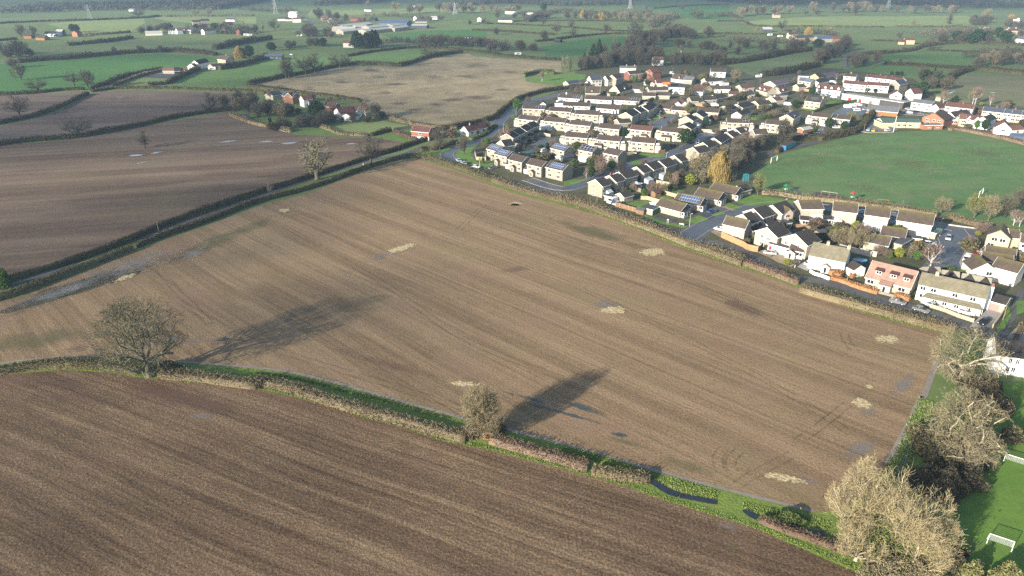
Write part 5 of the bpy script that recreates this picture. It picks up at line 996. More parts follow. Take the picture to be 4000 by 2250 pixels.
for base, e0, e1, kw in [
 ('maroon roofed bungalow with a white garage under the red house', (400, 240), (560, 255), dict(roof='r_maroon', porch=(.3, 3, 2, 'gable'))),
 ('long maroon roofed bungalow beneath the brick gable', (570, 262), (760, 260), dict(roof='r_maroon')),
 ('brown bungalow with a cream gable under the orange tarpaulin', (470, 360), (730, 352), dict(wall='cream', gl=[(0, .9)])),
 ('flat roofed house with white glazed upper floor', (735, 318), (945, 325), dict(flat=True, h=4.6, dep=7, roof='felt', wall='white', up=(-.3, .2), dn=(-.35, .3))),
 ('brown roofed bungalow, cream walls, below the cream gable', (378, 430), (552, 436), dict(wall='cream')),
 ('longer brown bungalow joined beside it with cream garage', (562, 425), (745, 430), dict(wall='cream')),
 ('brown bungalow behind the steep dark chalet', (200, 335), (380, 345), dict()),
 ('maroon roofed house with a yellow gable', (1065, 318), (1215, 345), dict(roof='r_maroon', wall='yellow', h=3.2)),
 ('white fronted bungalow with flat dark eaves', (1010, 365), (1190, 378), dict(roof='r_brown', wall='white', up=(-.3, .1))),
 ('brown bungalow with two small gables', (1285, 335), (1560, 345), dict(porch=(-.1, 4, 2.2, 'gable'))),
 ('long white house behind pale bare trees', (1250, 240), (1480, 225), dict(roof='r_dark', wall='white', h=3.2, up=(-.2, .3), cons=(.4, 7, 4))),
 ('white gabled bungalow with hipped dark wing', (1170, 250), (1260, 255), dict(ax='y', wall='white', roof='r_dark')),
 ('dark roofed bungalow with two gables in the cul de sac', (1040, 505), (1195, 500), dict(roof='r_dark', wall='cream_d', porch=(.3, 4, 2.5, 'gable'))),
 ('wide dark roofed bungalow with pale bays', (1205, 490), (1380, 480), dict(roof='r_dark', wall='cream_d', up=(-.3, .3))),
 ('dark roofed bungalow at the garden corner', (1385, 470), (1525, 445), dict(roof='r_dark', wall='cream_d', up=(-.3, .3))),
 ('bright white gabled bungalow', (800, 545), (900, 545), dict(ax='y', wall='white', roof='r_maroon', dep=9)),
 ('white bungalow with twin gables and maroon roof', (905, 545), (990, 545), dict(ax='y', wall='white', roof='r_maroon', dep=9)),
 ('long brown bungalow behind the fence of the cul de sac', (585, 588), (745, 610), dict(wall='cream', up=(-.2, .3))),
 ('long cream bungalow behind the parked cars', (770, 620), (1010, 635), dict(wall='cream', up=(-.35, -.1, .2))),
 ('brown bungalow with three white roof lights', (1120, 640), (1400, 660), dict(wall='cream')),
 ('cream gabled bungalow beside the pale van', (1560, 620), (1660, 590), dict(wall='cream', roof='r_black', dep=9)),
 ('dark roofed cream bungalow with yellow shrub', (1730, 595), (1890, 555), dict(wall='cream', roof='r_black', dep=9, chim=[(-.4, 'cream')])),
 ('long dark bungalow with a cream gable by the hedge curve', (1950, 555), (2130, 540), dict(wall='cream', roof='r_dark', dep=9, gl=[(0, .9)])),
 ('maroon roofed cream bungalow with a white chimney', (2180, 500), (2285, 490), dict(wall='cream', roof='r_maroon', dep=10, chim=[(-.1, 'white')])),
 ('white gabled chalet with a glazed front', (1580, 680), (1705, 690), dict(ax='y', wall='white', roof='r_black', dep=10)),
 ('dark roofed wing of the white chalet', (1710, 690), (1845, 655), dict(wall='white', roof='r_black', dep=6, up=(.1, .35))),
 ('cream house with a white bay by the brown tree', (2270, 730), (2400, 745), dict(h=4.5, wall='cream', roof='r_maroon', up=(-.2, .2))),
 ('maroon roofed cream house with a stone gable end', (1720, 330), (1885, 320), dict(wall='cream', roof='r_maroon', h=2.8, porch=(-.2, 4, 2, 'gable'))),
 ('small maroon roofed bungalow with a cream front', (1545, 410), (1690, 415), dict(roof='r_maroon', wall='cream', up=(-.2, .2))),
 ('dark roofed cottage behind the small maroon bungalow', (1720, 420), (1890, 415), dict(roof='r_dark', wall='cream_d', porch=(0, 3, 2, 'gable'))),
 ('tall maroon roofed house with two white dormers', (1910, 345), (2060, 385), dict(roof='r_maroon', wall='cream', h=3, rise=3.2, dormer=(-.25, .15))),
 ('cream gabled wing of the two dormer house', (2065, 350), (2160, 345), dict(ax='y', roof='r_maroon', wall='cream', h=4.4, up=(0,))),
 ('cream house with one white dormer', (2165, 350), (2235, 352), dict(ax='y', roof='r_maroon', wall='cream', h=4.4, up=(0,), dep=8)),
 ('stone wing with a white dormer at the corner', (2240, 385), (2345, 365), dict(roof='r_maroon', wall='cream_d', h=3, rise=3, dormer=(0,))),
 ('grey flat roofed workshop beside the corner dormer', (2170, 440), (2330, 430), dict(flat=True, h=3, dep=7, roof='felt', wall='cream_d')),
 ('half timbered house at the wood edge', (1300, 105), (1500, 110), dict(roof='r_brown', wall='white', h=4.6, rise=2.6, up=(-.2, .2))),
]:
 k = dict(BB); k.update(kw); house(base, 'B', e0, e1, **k)
house('lilac roofed hall behind the dormer houses', 'C', (120, 335), (385, 280), h=3, dep=10, rise=2.4, wall='greystone', roof='r_lilac', up=(-.3, -.1, .1, .3))
house('second lilac roofed hall against the pasture', 'C', (890, 215), (1120, 170), h=3, dep=10, rise=2.2, wall='greystone', roof='r_lilac', up=(-.3, 0, .3))
house('flat roofed white clinic with two round tanks', 'C', (475, 190), (650, 200), h=3, dep=8, rise=0, flat=True, wall='white', roof='r_blue', up=(-.3, .1))
house('yellow gabled house with dark roof', 'C', (665, 190), (795, 205), h=4.8, dep=9, rise=2.2, ax='y', wall='yellow', roof='r_dark', fascia=False)
house('cream house with blue solar strip and orange gable end', 'C', (470, 262), (672, 290), h=4.8, dep=8, rise=2.2, wall='cream', roof='r_grey', up=(-.3, 0, .3), dn=(-.2, .2), solar=(-.1, .46, 6, 2))
house('dark roofed house behind the solar strip house', 'C', (800, 300), (965, 265), h=4, dep=8, rise=2, wall='white', roof='r_black')
house('small cream gabled house by the orange fence', 'C', (485, 370), (600, 360), h=3, dep=6, rise=1.8, wall='cream', roof='r_brown')
house('white terrace with four arched dormers', 'C', (750, 385), (1140, 425), h=3.6, dep=9, rise=3.0, wall='white', roof='r_maroon', dormer=(-.4, -.13, .12, .4), dn=(-.3, .05, .3), gar=[(-.3, 'fascia'), (.1, 'fascia')])
house('long white terrace behind the garage, brown roof', 'C', (1185, 305), (1540, 335), h=5, dep=7, rise=2, wall='white', roof='r_maroon', up=U4, dn=U4, chim=[.1])
house('white end of the brown roofed terrace nearest the garage', 'C', (1545, 330), (1900, 352), h=5, dep=7, rise=2, wall='white', roof='r_maroon', up=U4, dn=(-.3, .2), chim=[.05])
house('farther white terrace with brick chimneys', 'C', (1535, 205), (1820, 235), h=5, dep=7, rise=2, wall='render_blue', roof='r_maroon', up=U4, dn=(-.3, .2), chim=[.2])
house('end of the farther white terrace with a red chimney', 'C', (1822, 232), (2080, 272), h=5, dep=7, rise=2, wall='white', roof='r_maroon', up=U4, dn=(-.3, .2), chim=[-.2, .46])
house('white house with a cream gable beyond the dormer terrace', 'C', (1190, 190), (1380, 205), h=5, dep=7, rise=2, wall='white', roof='r_brown', up=(-.2, .2), dn=(-.3, .2), chim=[(0, 'cream')])
house('slate roofed house at the end of the white terraces', 'C', (2070, 330), (2200, 305), h=5, dep=8, rise=2.6, wall='cream_d', roof='r_slate', chim=[-.4])
house('long flat garage building with red shutters', 'C', (1170, 470), (1760, 560), h=3.8, dep=8, rise=0, flat=True, wall='offwhite', roof='conc', gar=[(-.28, 'door_red'), (.0, 'door_red'), (.28, 'wood')])
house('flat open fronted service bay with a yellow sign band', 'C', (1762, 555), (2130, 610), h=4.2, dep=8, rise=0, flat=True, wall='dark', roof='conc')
house('white gabled house by the service bay', 'C', (1935, 480), (2110, 490), h=4.8, dep=8, rise=2.4, ax='y', wall='white', roof='r_maroon', up=(0,), fascia=False)
house('tall white gabled house next to the dark pine', 'C', (2165, 440), (2290, 465), h=5, dep=8, rise=3, ax='y', wall='white', roof='r_maroon', fascia=False)
house('lone stone house with panels inside clipped hedges', 'C', (580, 580), (822, 610), h=5, dep=8, rise=2.3, wall='buff', roof='r_dark', up=(-.3, 0, .35), dn=(-.3, 0, .3), solar=(-.2, .25, 5, 1), pv='pvd', chim=[(.48, 'cream')], wing=[(-1, 4, 6, 2.4, '')])
house('grey roofed showroom beside the white vans', 'C', (1560, 720), (2040, 765), h=2.8, dep=9, rise=2.6, wall='wood', roof='r_grey', porch=(-.36, 5, 2.5, 'gable'))
house('long green roofed social club', 'C', (1800, 915), (2400, 925), h=3.2, dep=9, rise=1.3, wall='yellow', roof='r_green', dn=(-.05, .1, .24), door=(.4, 'frame'), og=.1)
house('low cream block joined to the green roofed club', 'C', (1675, 880), (1800, 935), h=3, dep=7, rise=0, flat=True, wall='yellow', roof='felt', chim=())
house('brick clubhouse with a wide brown roof and balcony', 'D', (820, 835), (1160, 885), h=4.6, dep=13, rise=3.4, ax='y', wall='orange', roof='r_brown', up=(-.25, .05, .3), dn=(-.2, .3), door=(.05, 'wood'), fascia=False)
house('orange brick changing block at the field edge', 'D', (845, 965), (1142, 962), h=2.6, dep=4, rise=0, flat=True, wall='orange', roof='felt', door=(0, 'dark'), dn=(-.2, .25), wh=(1.4, .5))
DH = dict(h=5, dep=7, rise=2.3, wall='white', roof='r_maroon')
house('white house with a grey roof by the club car park', 'D', (648, 600), (965, 640), h=4.8, dep=7, rise=1.7, wall='white', roof='r_grey', up=(-.35, -.1, .4), dn=(-.3, .3))
house('small white gabled house beside the orange fence panel', 'D', (965, 672), (1075, 690), h=3.2, dep=8, rise=1.9, ax='y', wall='white', roof='r_maroon', fascia=False)
house('white terrace with a maroon roof and red chimney', 'D', (1180, 665), (1610, 710), up=(-.4, -.1, .08, .38), dn=(-.4, .3), chim=[(.08, 'brick')], door=(-.22, 'door_red'), **DH)
house('cream terrace end with blue slate roof', 'D', (1762, 735), (2090, 770), h=5, dep=7, rise=2.2, wall='yellow', roof='r_slate', up=(-.38, -.1, .3), dn=(-.3, .35), chim=[.1], porch=(.1, 2, 1.4, 'gable'))
house('white middle of the blue slate terrace', 'D', (2092, 770), (2225, 785), h=5, dep=7, rise=2.2, wall='white', roof='r_slate', up=(-.2, .25), dn=(0,))
house('stone part of the blue slate terrace', 'D', (2227, 786), (2370, 800), h=5, dep=7, rise=2.2, wall='buff', roof='r_slate', up=(-.25, .25), dn=(-.25, .25), chim=[-.3])
house('white end of the blue slate terrace', 'D', (2372, 800), (2500, 815), h=5, dep=7, rise=2.2, wall='white', roof='r_slate', up=(-.2,), dn=(-.2, .2))
house('dark thatched looking cottage with white front', 'D', (1320, 830), (1580, 790), h=3, dep=7, rise=2.4, wall='white', roof='r_dark', up=(-.3,), chim=[(-.05, 'white')])
for e0, e1 in [((1510, 860), (1605, 858)), ((1625, 880), (1730, 878)), ((1745, 890), (1860, 888))]:
 house('white triple gabled house above the playing field', 'D', e0, e1, h=4.8, dep=8, rise=2, ax='y', wall='white', roof='r_maroon', fascia=False, up=(0,) if e0[0] == 1510 else None)
house('stone cottage wing beside the white gables', 'D', (1405, 865), (1500, 872), h=4.6, dep=7, rise=2, wall='buff', roof='r_red', up=(.2,), dn=(.2,))
house('flat white garden room with tall windows', 'D', (1258, 885), (1385, 890), h=2.8, dep=4, rise=0, flat=True, wall='orange', roof='fascia', dn=(-.25, .2), wh=(1.7, 1.6))
house('dark roofed house with a pale blue side wall', 'D', (1865, 905), (1990, 855), h=5, dep=7, rise=2, wall='render_blue', roof='r_black')
house('large white gabled house behind the field hedge', 'D', (1950, 1000), (2220, 1025), h=3.6, dep=12, rise=3.4, ax='y', wall='white', roof='r_red', up=(.05,), fascia=False, band=('fascia', 0, .4))
house('low white wing of the large gabled house', 'D', (2225, 1045), (2420, 1030), h=3, dep=7, rise=1.8, wall='white', roof='r_red', up=(0,))
house('pale blue steel shed at the field corner', 'D', (2265, 1130), (2520, 1140), h=3, dep=6, rise=.8, wall='r_blue', roof='r_blue', fascia=False)
# the near bungalows and houses
BN = dict(h=2.5, dep=8.2, rise=2.3, wall='cream', roof='r_moss')
def bungalow(base, c, e0, e1, **k):
 kw = dict(BN); kw.update(k); o = house(base, c, e0, e1, **kw)
 L = LEN['last'] / 2; D = kw['dep']; x = L
 mb = MB(); mb.box(x, x + 1.3, -D * .42, D * .1, 0, 2.3); p = mb.obj('porch', M['white'], o); put_win(p, x + 1.3, -D * .28, .85, 1.7, 1.25, 3, math.pi / 2); put_win(p, x + 1.3, -D * .02, .05, 1.0, 2.05, 1, math.pi / 2)
 put_win(p, x + .65, -D * .42, .85, 1.0, 1.25, 1); mb = MB(); mb.prism([(-D * .46, 2.3), (-D * .46, 2.45), (D * .14, 2.45), (D * .14, 2.3)], x, x + 1.5); mb.obj('roof', M['r_dark'], p)
 put_win(o, x, D * .28, .9, 1.9, 1.2, 2, math.pi / 2)
 mb = MB(); h, r = kw['h'], kw['rise']; mb.prism([(-D * .47, h + .02), (0, h + r - .1), (D * .47, h + .02)], x + .01, x + .05); mb.obj('gable_cladding', M['felt'], o); return o
bungalow('near bungalow with green doored garages beside it', 'V', (1248, 350), (1578, 438), dn=(-.2,), wh=(.7, .5))
bungalow('bungalow with rows of solar panels and a glass annex', 'V', (1490, 292), (1835, 358), solar=(-.32, .42, 8, 2), pv='pvb')
bungalow('bungalow between the solar bungalow and the pair by the lawn', 'V', (1765, 212), (2080, 282))
bungalow('bungalow beside the large lawn, farthest from the field', 'F', (246, 136), (580, 212))
house('small dark roofed annex behind the far bungalow', 'F', (690, 165), (812, 135), h=2.4, dep=6, rise=1.6, wall='cream', roof='r_dark')
o = house('flat roofed double garage with green doors', 'V', (1068, 388), (1206, 418), h=2.2, dep=5.2, rise=0, flat=True, wall='cream', roof='felt', name='garage', cat='garage')
Lg = LEN['last'] / 2
for yy in (-1.25, 1.25): mb = MB(); mb.box(-1.1, 1.1, -.06, .02, .02, 1.95); mb.obj('garage_door', M['garage_green'], o, (Lg, yy, 0), (0, 0, math.pi / 2))
house('white gabled garage by the white van', 'V', (822, 248), (945, 216), h=2.3, dep=5, rise=1.3, wall='cream', roof='r_dark', name='garage', cat='garage')
house('small grey flat shed beside the white van', 'V', (555, 225), (660, 245), h=2.1, dep=3, rise=0, flat=True, wall='greystone', roof='felt', name='shed', cat='shed')
house('low white flat annex behind the near bungalow', 'V', (1172, 318), (1250, 345), h=2.2, dep=2.6, rise=0, flat=True, wall='white', roof='fascia', name='annex', cat='annex')
FH = dict(h=5, dep=7, rise=2.3, wall='pinkish', roof='r_moss')
house('pale brick end house beside the tall orange fence', 'F', (430, 602), (725, 668), up=(-.12, .24), dn=(.24,), door=(.0, 'white'), wh=(.8, .7), gr=[(.1, 3.5), (-.2, .9)], **dict(FH, dep=5.5))
house('low black roofed link behind the pale brick end house', 'F', (830, 700), (985, 655), h=2.6, dep=4, rise=1.4, wall='pinkish', roof='r_black', dn=(-.3, 0, .3))
house('dark roofed house tucked behind the pale brick end house', 'F', (812, 598), (920, 560), h=5, dep=8, rise=2.4, wall='pinkish', roof='r_dark', up=(0,))
house('pale house with a low rear extension', 'F', (965, 522), (1122, 472), up=(-.3, 0, .3), dn=(), **dict(FH, roof='r_dark', dep=8.5))
house('low brown roofed extension with tall windows', 'F', (1045, 635), (1150, 598), h=2.5, dep=5, rise=1.2, wall='cream', roof='r_dark', dn=(-.3, 0, .3))
house('pale house with a projecting rear gable', 'F', (1225, 470), (1400, 405), up=(.3,), dn=(), **dict(FH, roof='r_dark', dep=8.5))
house('pale gabled wing with one tall window', 'F', (1262, 462), (1378, 452), h=4.9, dep=6, rise=1.7, ax='y', wall='pinkish', roof='r_moss', up=(-.1,), dn=(.2,))
house('flat roofed garden extension with corner glazing', 'F', (1280, 605), (1352, 592), h=2.4, dep=6, rise=0, flat=True, wall='pinkish', roof='felt', dn=(.2,))
house('brown roofed house with white lean to conservatory', 'F', (1490, 405), (1785, 402), up=(-.28, .0, .32), dn=(), wh=(1.0, .6), cons=(.25, 4.6, 3.0), **dict(FH, dep=8))
house('single storey pinkish extension with a flat roof', 'F', (1470, 548), (1590, 560), h=2.4, dep=5, rise=.6, wall='pinkish', roof='r_dark', dn=(.1,))
house('brown roofed house with glass gabled conservatory', 'F', (1912, 422), (2235, 458), up=(-.3, .0, .3), dn=(.3,), wh=(1.0, .6), cons=(-.28, 3.6, 3.0, 'oct'), **dict(FH, dep=8))
house('low annex between two brown roofed houses', 'F', (1785, 540), (1905, 548), h=2.4, dep=5, rise=.6, wall='pinkish', roof='r_dark', dn=(.1,))
house('brown roofed house with a full width lean to', 'G', (270, 478), (595, 522), up=(-.3, .0, .3), dn=(), wh=(1.0, .6), cons=(-.02, 8.0, 2.6), **dict(FH, dep=8, wall='palebrick'))
house('wide white fronted house beside the turning head', 'G', (702, 552), (1178, 625), up=(-.36, -.1), dn=(), wh=(.8, .6), **dict(FH, dep=9, wall='offwhite', rise=2.6, door=(.34, 'white')))
mb = MB(); house('pale flat shed at the corner of the turning head', 'G', (1140, 715), (1230, 735), h=2.2, dep=4, rise=0, flat=True, wall='pinkish', roof='r_green', name='shed', cat='shed')
house('brown roofed garage block with a long ridge', 'G', (482, 740), (808, 795), h=2.7, dep=7, rise=2.1, wall='cream', roof='r_moss', gr=[(0, .9)], name='garage', cat='garage')
house('brown roofed garage block behind the tan copse', 'G', (262, 838), (582, 900), h=2.7, dep=7, rise=2.1, wall='cream', roof='r_moss', gr=[(0, .9)], name='garage', cat='garage')
house('flat roofed blue edged car port between garages', 'G', (772, 885), (905, 810), h=2.5, dep=3, rise=0, flat=True, wall='cream', roof='felt', name='car_port', cat='car port')
house('small pinkish outhouse by the white car', 'G', (925, 800), (1035, 812), h=2.1, dep=3, rise=0, flat=True, wall='pinkish', roof='felt', name='outhouse', cat='outhouse')
house('pale gabled house with a clad panel beside the fenced garden', 'F', (1165, 788), (1332, 718), h=5, dep=8.5, rise=2.4, wall='pinkish', roof='r_dark', up=(.1,), gl=[(.18, 3.3), (-.12, 3.1), (.15, .8)])
house('pale gabled house next to the white walled house', 'F', (1565, 895), (1745, 828), h=5, dep=9.5, rise=2.6, wall='pinkish', roof='r_dark', up=(.2,), gl=[(.3, 3.1), (.02, 3.0), (-.15, 3.0)])
house('long flat white garage link with a red door', 'F', (1040, 872), (1330, 945), h=2.6, dep=6, rise=0, flat=True, wall='white', roof='felt', door=(-.38, 'door_red'), dn=(-.25,), wh=(.7, .7))
house('white ground floor wing with a gabled porch', 'F', (1320, 945), (1510, 985), h=2.6, dep=4, rise=1.2, wall='white', roof='r_brown', dn=(.25,), porch=(-.3, 3, 1.6, 'gable'))
house('large white house with a mossy olive roof', 'F', (1592, 1018), (2080, 1115), h=4.6, dep=8, rise=3.0, wall='white', roof='r_olive', porch=(.02, 2.4, 1.4, 'gable'), chim=[(-.1, 'olive_chimney' if False else 'cream'), (.47, 'cream')], fascia=False)
house('low white annex of the olive roofed house', 'F', (2088, 1165), (2192, 1220), h=2.7, dep=4.5, rise=1.3, wall='white', roof='r_dark', dn=(-.25, .1), wh=(.6, .6), fascia=False)
def pinkhouse():
 o = house('pink tiled house with three open dormer windows', 'H', (925, 318), (1345, 425), h=2.7, dep=8.5, rise=4.0, wall='cream', roof='r_pink', dn=(-.38, .32), porch=(-.02, 3.2, 2.2, 'white'))
 L = LEN['last']
 for fx in (-.26, .07, .36):
  mb = MB(); mb.box(-.95, .95, -3.2, -1.0, 4.0, 5.3); d = mb.obj('dormer', M['pinkish'], o, (fx * L, 0, 0)); put_win(d, 0, -3.2, 4.2, 1.5, .95, 2)
  m2 = MB(); m2.prism([(-3.6, 5.25), (-3.6, 5.4), (-.3, 5.75), (-.3, 5.6)], -1.2, 1.2); m2.obj('roof', M['r_maroon'], d)
pinkhouse()
def longwhite():
 o = house('long white house with a tiled verandah', 'H', (1422, 382), (2062, 522), h=5, dep=6.5, rise=2.4, wall='white', roof='r_olive', up=(-.42, -.26, .06, .32), dn=(-.4,), chim=[(-.28, 'cream')], fascia=False, wh=(1.5, 1.2))
 L = LEN['last'] / 2; fy = -3.25
 mb = MB(); mb.add([(-L * .68, fy, 3.1), (L * .86, fy, 3.1), (L * .98, fy - 2.2, 2.2), (-L * .8, fy - 2.2, 2.2), (-L * .68, fy, 2.95), (L * .86, fy, 2.95), (L * .98, fy - 2.2, 2.05), (-L * .8, fy - 2.2, 2.05)], [(0, 3, 2, 1), (4, 5, 6, 7), (2, 3, 7, 6), (0, 4, 7, 3), (1, 2, 6, 5)])
 v = mb.obj('verandah', M['r_olive'], o)
 w = MB(); w.box(-L * .78, L * .95, fy - 1.7, fy - .01, 0, 2.2); w.obj('front_wall', M['white'], v)
 for fx in (-.4, -.1, .25, .6): put_win(v, fx * L, fy - 1.7, .8, 1.3, 1.1, 2)
 st = MB(); st.box(-.5, .5, -.5, .5, 0, 7.2); st.obj('chimney', M['render_blue'], o, (L + .55, 1.2, 0)); c2 = MB(); c2.box(-.35, .35, -.35, .35, 7.2, 8.2); c2.obj('chimney', M['brick'], o, (L + .55, 1.2, 0))
longwhite()
house('garage with a pink door beside the long white house', 'H', (2088, 540), (2240, 582), h=2.7, dep=6, rise=1.2, wall='cream', roof='r_dark', gar=[(-.1, 'garage_pink')], name='garage', cat='garage')
for e0, e1 in [((1490, 305), (1650, 305)), ((1640, 330), (1810, 352)), ((1815, 360), (1965, 388)), ((1970, 390), (2105, 412))]:
 house('dark pyramid roofed garage behind the long white house', 'H', e0, e1, h=2.3, dep=5, rise=1.9, wall='cream_d', roof='r_dark', hip=2.5, og=.3, group='pyramid roofed garages', name='garage', cat='garage')
house('white house with black roof at the end of the lane', 'S', (1040, 885), (1420, 935), h=5, dep=7.5, rise=2.6, wall='white', roof='r_black', up=(-.1, .1, .3), dn=(-.1, .05), wh=(.8, 1.3))
house('cream gabled house with brown roof by the turning head', 'G', (1920, 748), (2235, 805), h=4.9, dep=8, rise=2.4, ax='y', wall='cream', roof='r_moss', up=(-.15, .2), dn=(-.25,), fascia=False)
house('brown roofed wing behind the cream gabled house', 'G', (2240, 790), (2370, 800), h=4.6, dep=7, rise=2.1, wall='cream', roof='r_moss')
house('brown roofed garage next to the red cars', 'G', (1895, 1005), (2300, 1065), h=2.6, dep=6, rise=2.0, wall='cream', roof='r_moss', name='garage', cat='garage')
house('second brown roofed garage behind the white van', 'G', (1850, 1090), (2260, 1150), h=2.6, dep=6, rise=2.0, wall='cream', roof='r_moss', name='garage', cat='garage')
house('large cream house with a front gable and mossy roof', 'G', (1990, 1175), (2325, 1265), h=4.6, dep=7, rise=2.2, wall='offwhite', roof='r_moss', porch=None, cons=None)
house('cream gabled front of the mossy roofed house', 'G', (1720, 1215), (2060, 1235), h=3.6, dep=7, rise=2.4, ax='y', wall='offwhite', roof='r_moss', up=(.2,), fascia=False)
house('cream house at the very edge beyond the red cars', 'G', (2370, 850), (2500, 870), h=4.9, dep=7, rise=2.2, wall='offwhite', roof='r_moss', up=(0,))
# houses outside the village
house('tile hung cottage with white ground floor', 'U', (808, 632), (1075, 655), h=4.9, dep=6, rise=2.2, wall='tilehung', roof='r_maroon', up=(.0,), dn=(-.4, -.25, .1, .38), chim=[(-.4, 'brick'), (.45, 'brick')], band=('white', 0, 2.3))
house('maroon roofed rear wing of the tile hung cottage', 'U', (1078, 660), (1290, 640), h=4, dep=6, rise=1.8, wall='tilehung', roof='r_maroon')
house('long low white cottage with a maroon roof', 'U', (1680, 648), (1970, 575), h=2.6, dep=6, rise=2.6, wall='white', roof='r_maroon', gl=[(.0, .9)], dn=(-.3, 0, .3), chim=[(-.2, 'buff')])
JH = dict(h=4.8, dep=7, rise=2.3)
house('grey stone house with glass front in the hamlet', 'J', (400, 905), (490, 885), wall='greystone', roof='r_grey', up=(-.2, .2), dn=(0,), **dict(JH, h=3))
house('red brick house with a blue solar roof in the hamlet', 'J', (488, 900), (585, 915), wall='orange', roof='r_slate', up=(-.25, .25), dn=(-.25, .25), solar=(-.4, .4, 4, 2), pv='pvd', **JH)
house('red brick wing with a chimney beside the blue solar roof', 'J', (585, 915), (655, 900), wall='orange', roof='r_dark', chim=[-.4], **JH)
house('tall white house with red roof in the hamlet', 'J', (692, 945), (775, 935), wall='white', roof='r_red', chim=[(-.4, 'brick')], **JH)
house('low red roofed white wing in the hamlet', 'J', (740, 960), (820, 950), wall='white', roof='r_red', **dict(JH, h=3.5))
house('white gabled house at the end of the hamlet', 'J', (975, 1050), (1035, 1070), ax='y', wall='white', roof='r_maroon', dep=10, h=4.6, rise=2.6, fascia=False)
house('long white maroon roofed house in the hamlet', 'J', (1060, 1040), (1195, 1045), wall='white', roof='r_maroon', up=(-.2, .2), dn=(0,), gr=[(.2, 3.2), (-.1, 3.2), (.2, .9)], **JH)
house('small white gabled garage of the hamlet', 'J', (1030, 1100), (1155, 1108), ax='y', wall='white', roof='r_maroon', dep=8, h=2.6, rise=2.0, fascia=False)
house('maroon roofed brick house behind the white hamlet house', 'J', (905, 1005), (985, 1010), wall='brick', roof='r_maroon', **JH)
house('white farmhouse with a black barn roof', 'Z', (755, 1068), (930, 1030), wall='white', roof='r_black', h=4.5, dep=8, rise=3, dn=(.2,), up=())
house('white gabled porch wing with a red roof on the farm', 'Z', (685, 1110), (745, 1095), wall='white', roof='r_red', h=3.4, dep=7, rise=2.4)
house('tall pale stone farmhouse with a brown roof', 'Z', (1062, 985), (1195, 1000), wall='buff', roof='r_brown', h=6.5, dep=8, rise=2.8, up=(-.2, .2), dn=(-.2, .2))
house('grey gabled end of the tall farmhouse', 'Z', (1198, 990), (1335, 985), wall='greystone', roof='r_brown', h=6.0, dep=8, rise=3.0, chim=[(-.4, 'greystone')])
house('low long barn with a red roof below the tall farmhouse', 'Z', (985, 1110), (1170, 1080), wall='greystone', roof='r_red', h=2.5, dep=6, rise=1.6, name='barn', cat='barn')
house('rust red old barn at the farm lane', 'Z', (150, 1180), (340, 1180), wall='greystone', roof='r_red', h=2.5, dep=7, rise=2.2, name='barn', cat='barn')
house('second rust red barn beside the black farm shed', 'Z', (440, 1180), (560, 1175), wall='wood', roof='r_red', h=2.8, dep=7, rise=2.4, name='barn', cat='barn')
house('black boarded barn between two red roofs', 'Z', (345, 1185), (440, 1180), wall='r_black', roof='r_black', h=3, dep=7, rise=2.6, name='barn', cat='barn')
house('pale blue modern barn house by the gravel court', 'Z', (1840, 935), (2140, 930), wall='r_slate', roof='r_blue', h=3.6, dep=9, rise=1.2, dn=(-.1, .2, .4), fascia=False)
FB = dict(h=4.0, dep=16, rise=2.0, wall='cream_d', roof='r_white', fascia=False, name='barn', cat='barn', group='long pale roofed sheds')
for lab, c, e0, e1 in [('long pale roofed shed, lowest of the industrial yard', 'J', (955, 268), (1170, 270)), ('long pale roofed shed nearest the dark conifers', 'J', (1065, 298), (1270, 280)), ('pale roofed shed behind the lowest yard shed', 'J', (1060, 248), (1340, 225)),
                       ('broad pale roofed shed in the middle of the yard', 'J', (1185, 255), (1300, 250)), ('largest pale roofed shed with olive gable', 'J', (1310, 262), (1530, 240)), ('long low pale shed front of the yard', 'J', (1280, 295), (1550, 265)), ('pale roofed shed at the east end of the yard', 'J', (1535, 245), (1630, 232)), ('second pale shed at the east end of the yard', 'J', (1550, 270), (1690, 250))]:
 house(lab, c, e0, e1, **FB)
house('big blue roofed warehouse in the industrial yard', 'J', (1400, 215), (1665, 218), h=6, dep=30, rise=3, wall='r_blue', roof='r_blue', fascia=False, name='warehouse', cat='warehouse')
house('white roofed unit beside the blue warehouse', 'J', (1705, 240), (1850, 242), h=4, dep=14, rise=1.4, wall='r_slate', roof='r_white', fascia=False, name='barn', cat='barn')
FR = dict(h=5, dep=8, rise=2.4)
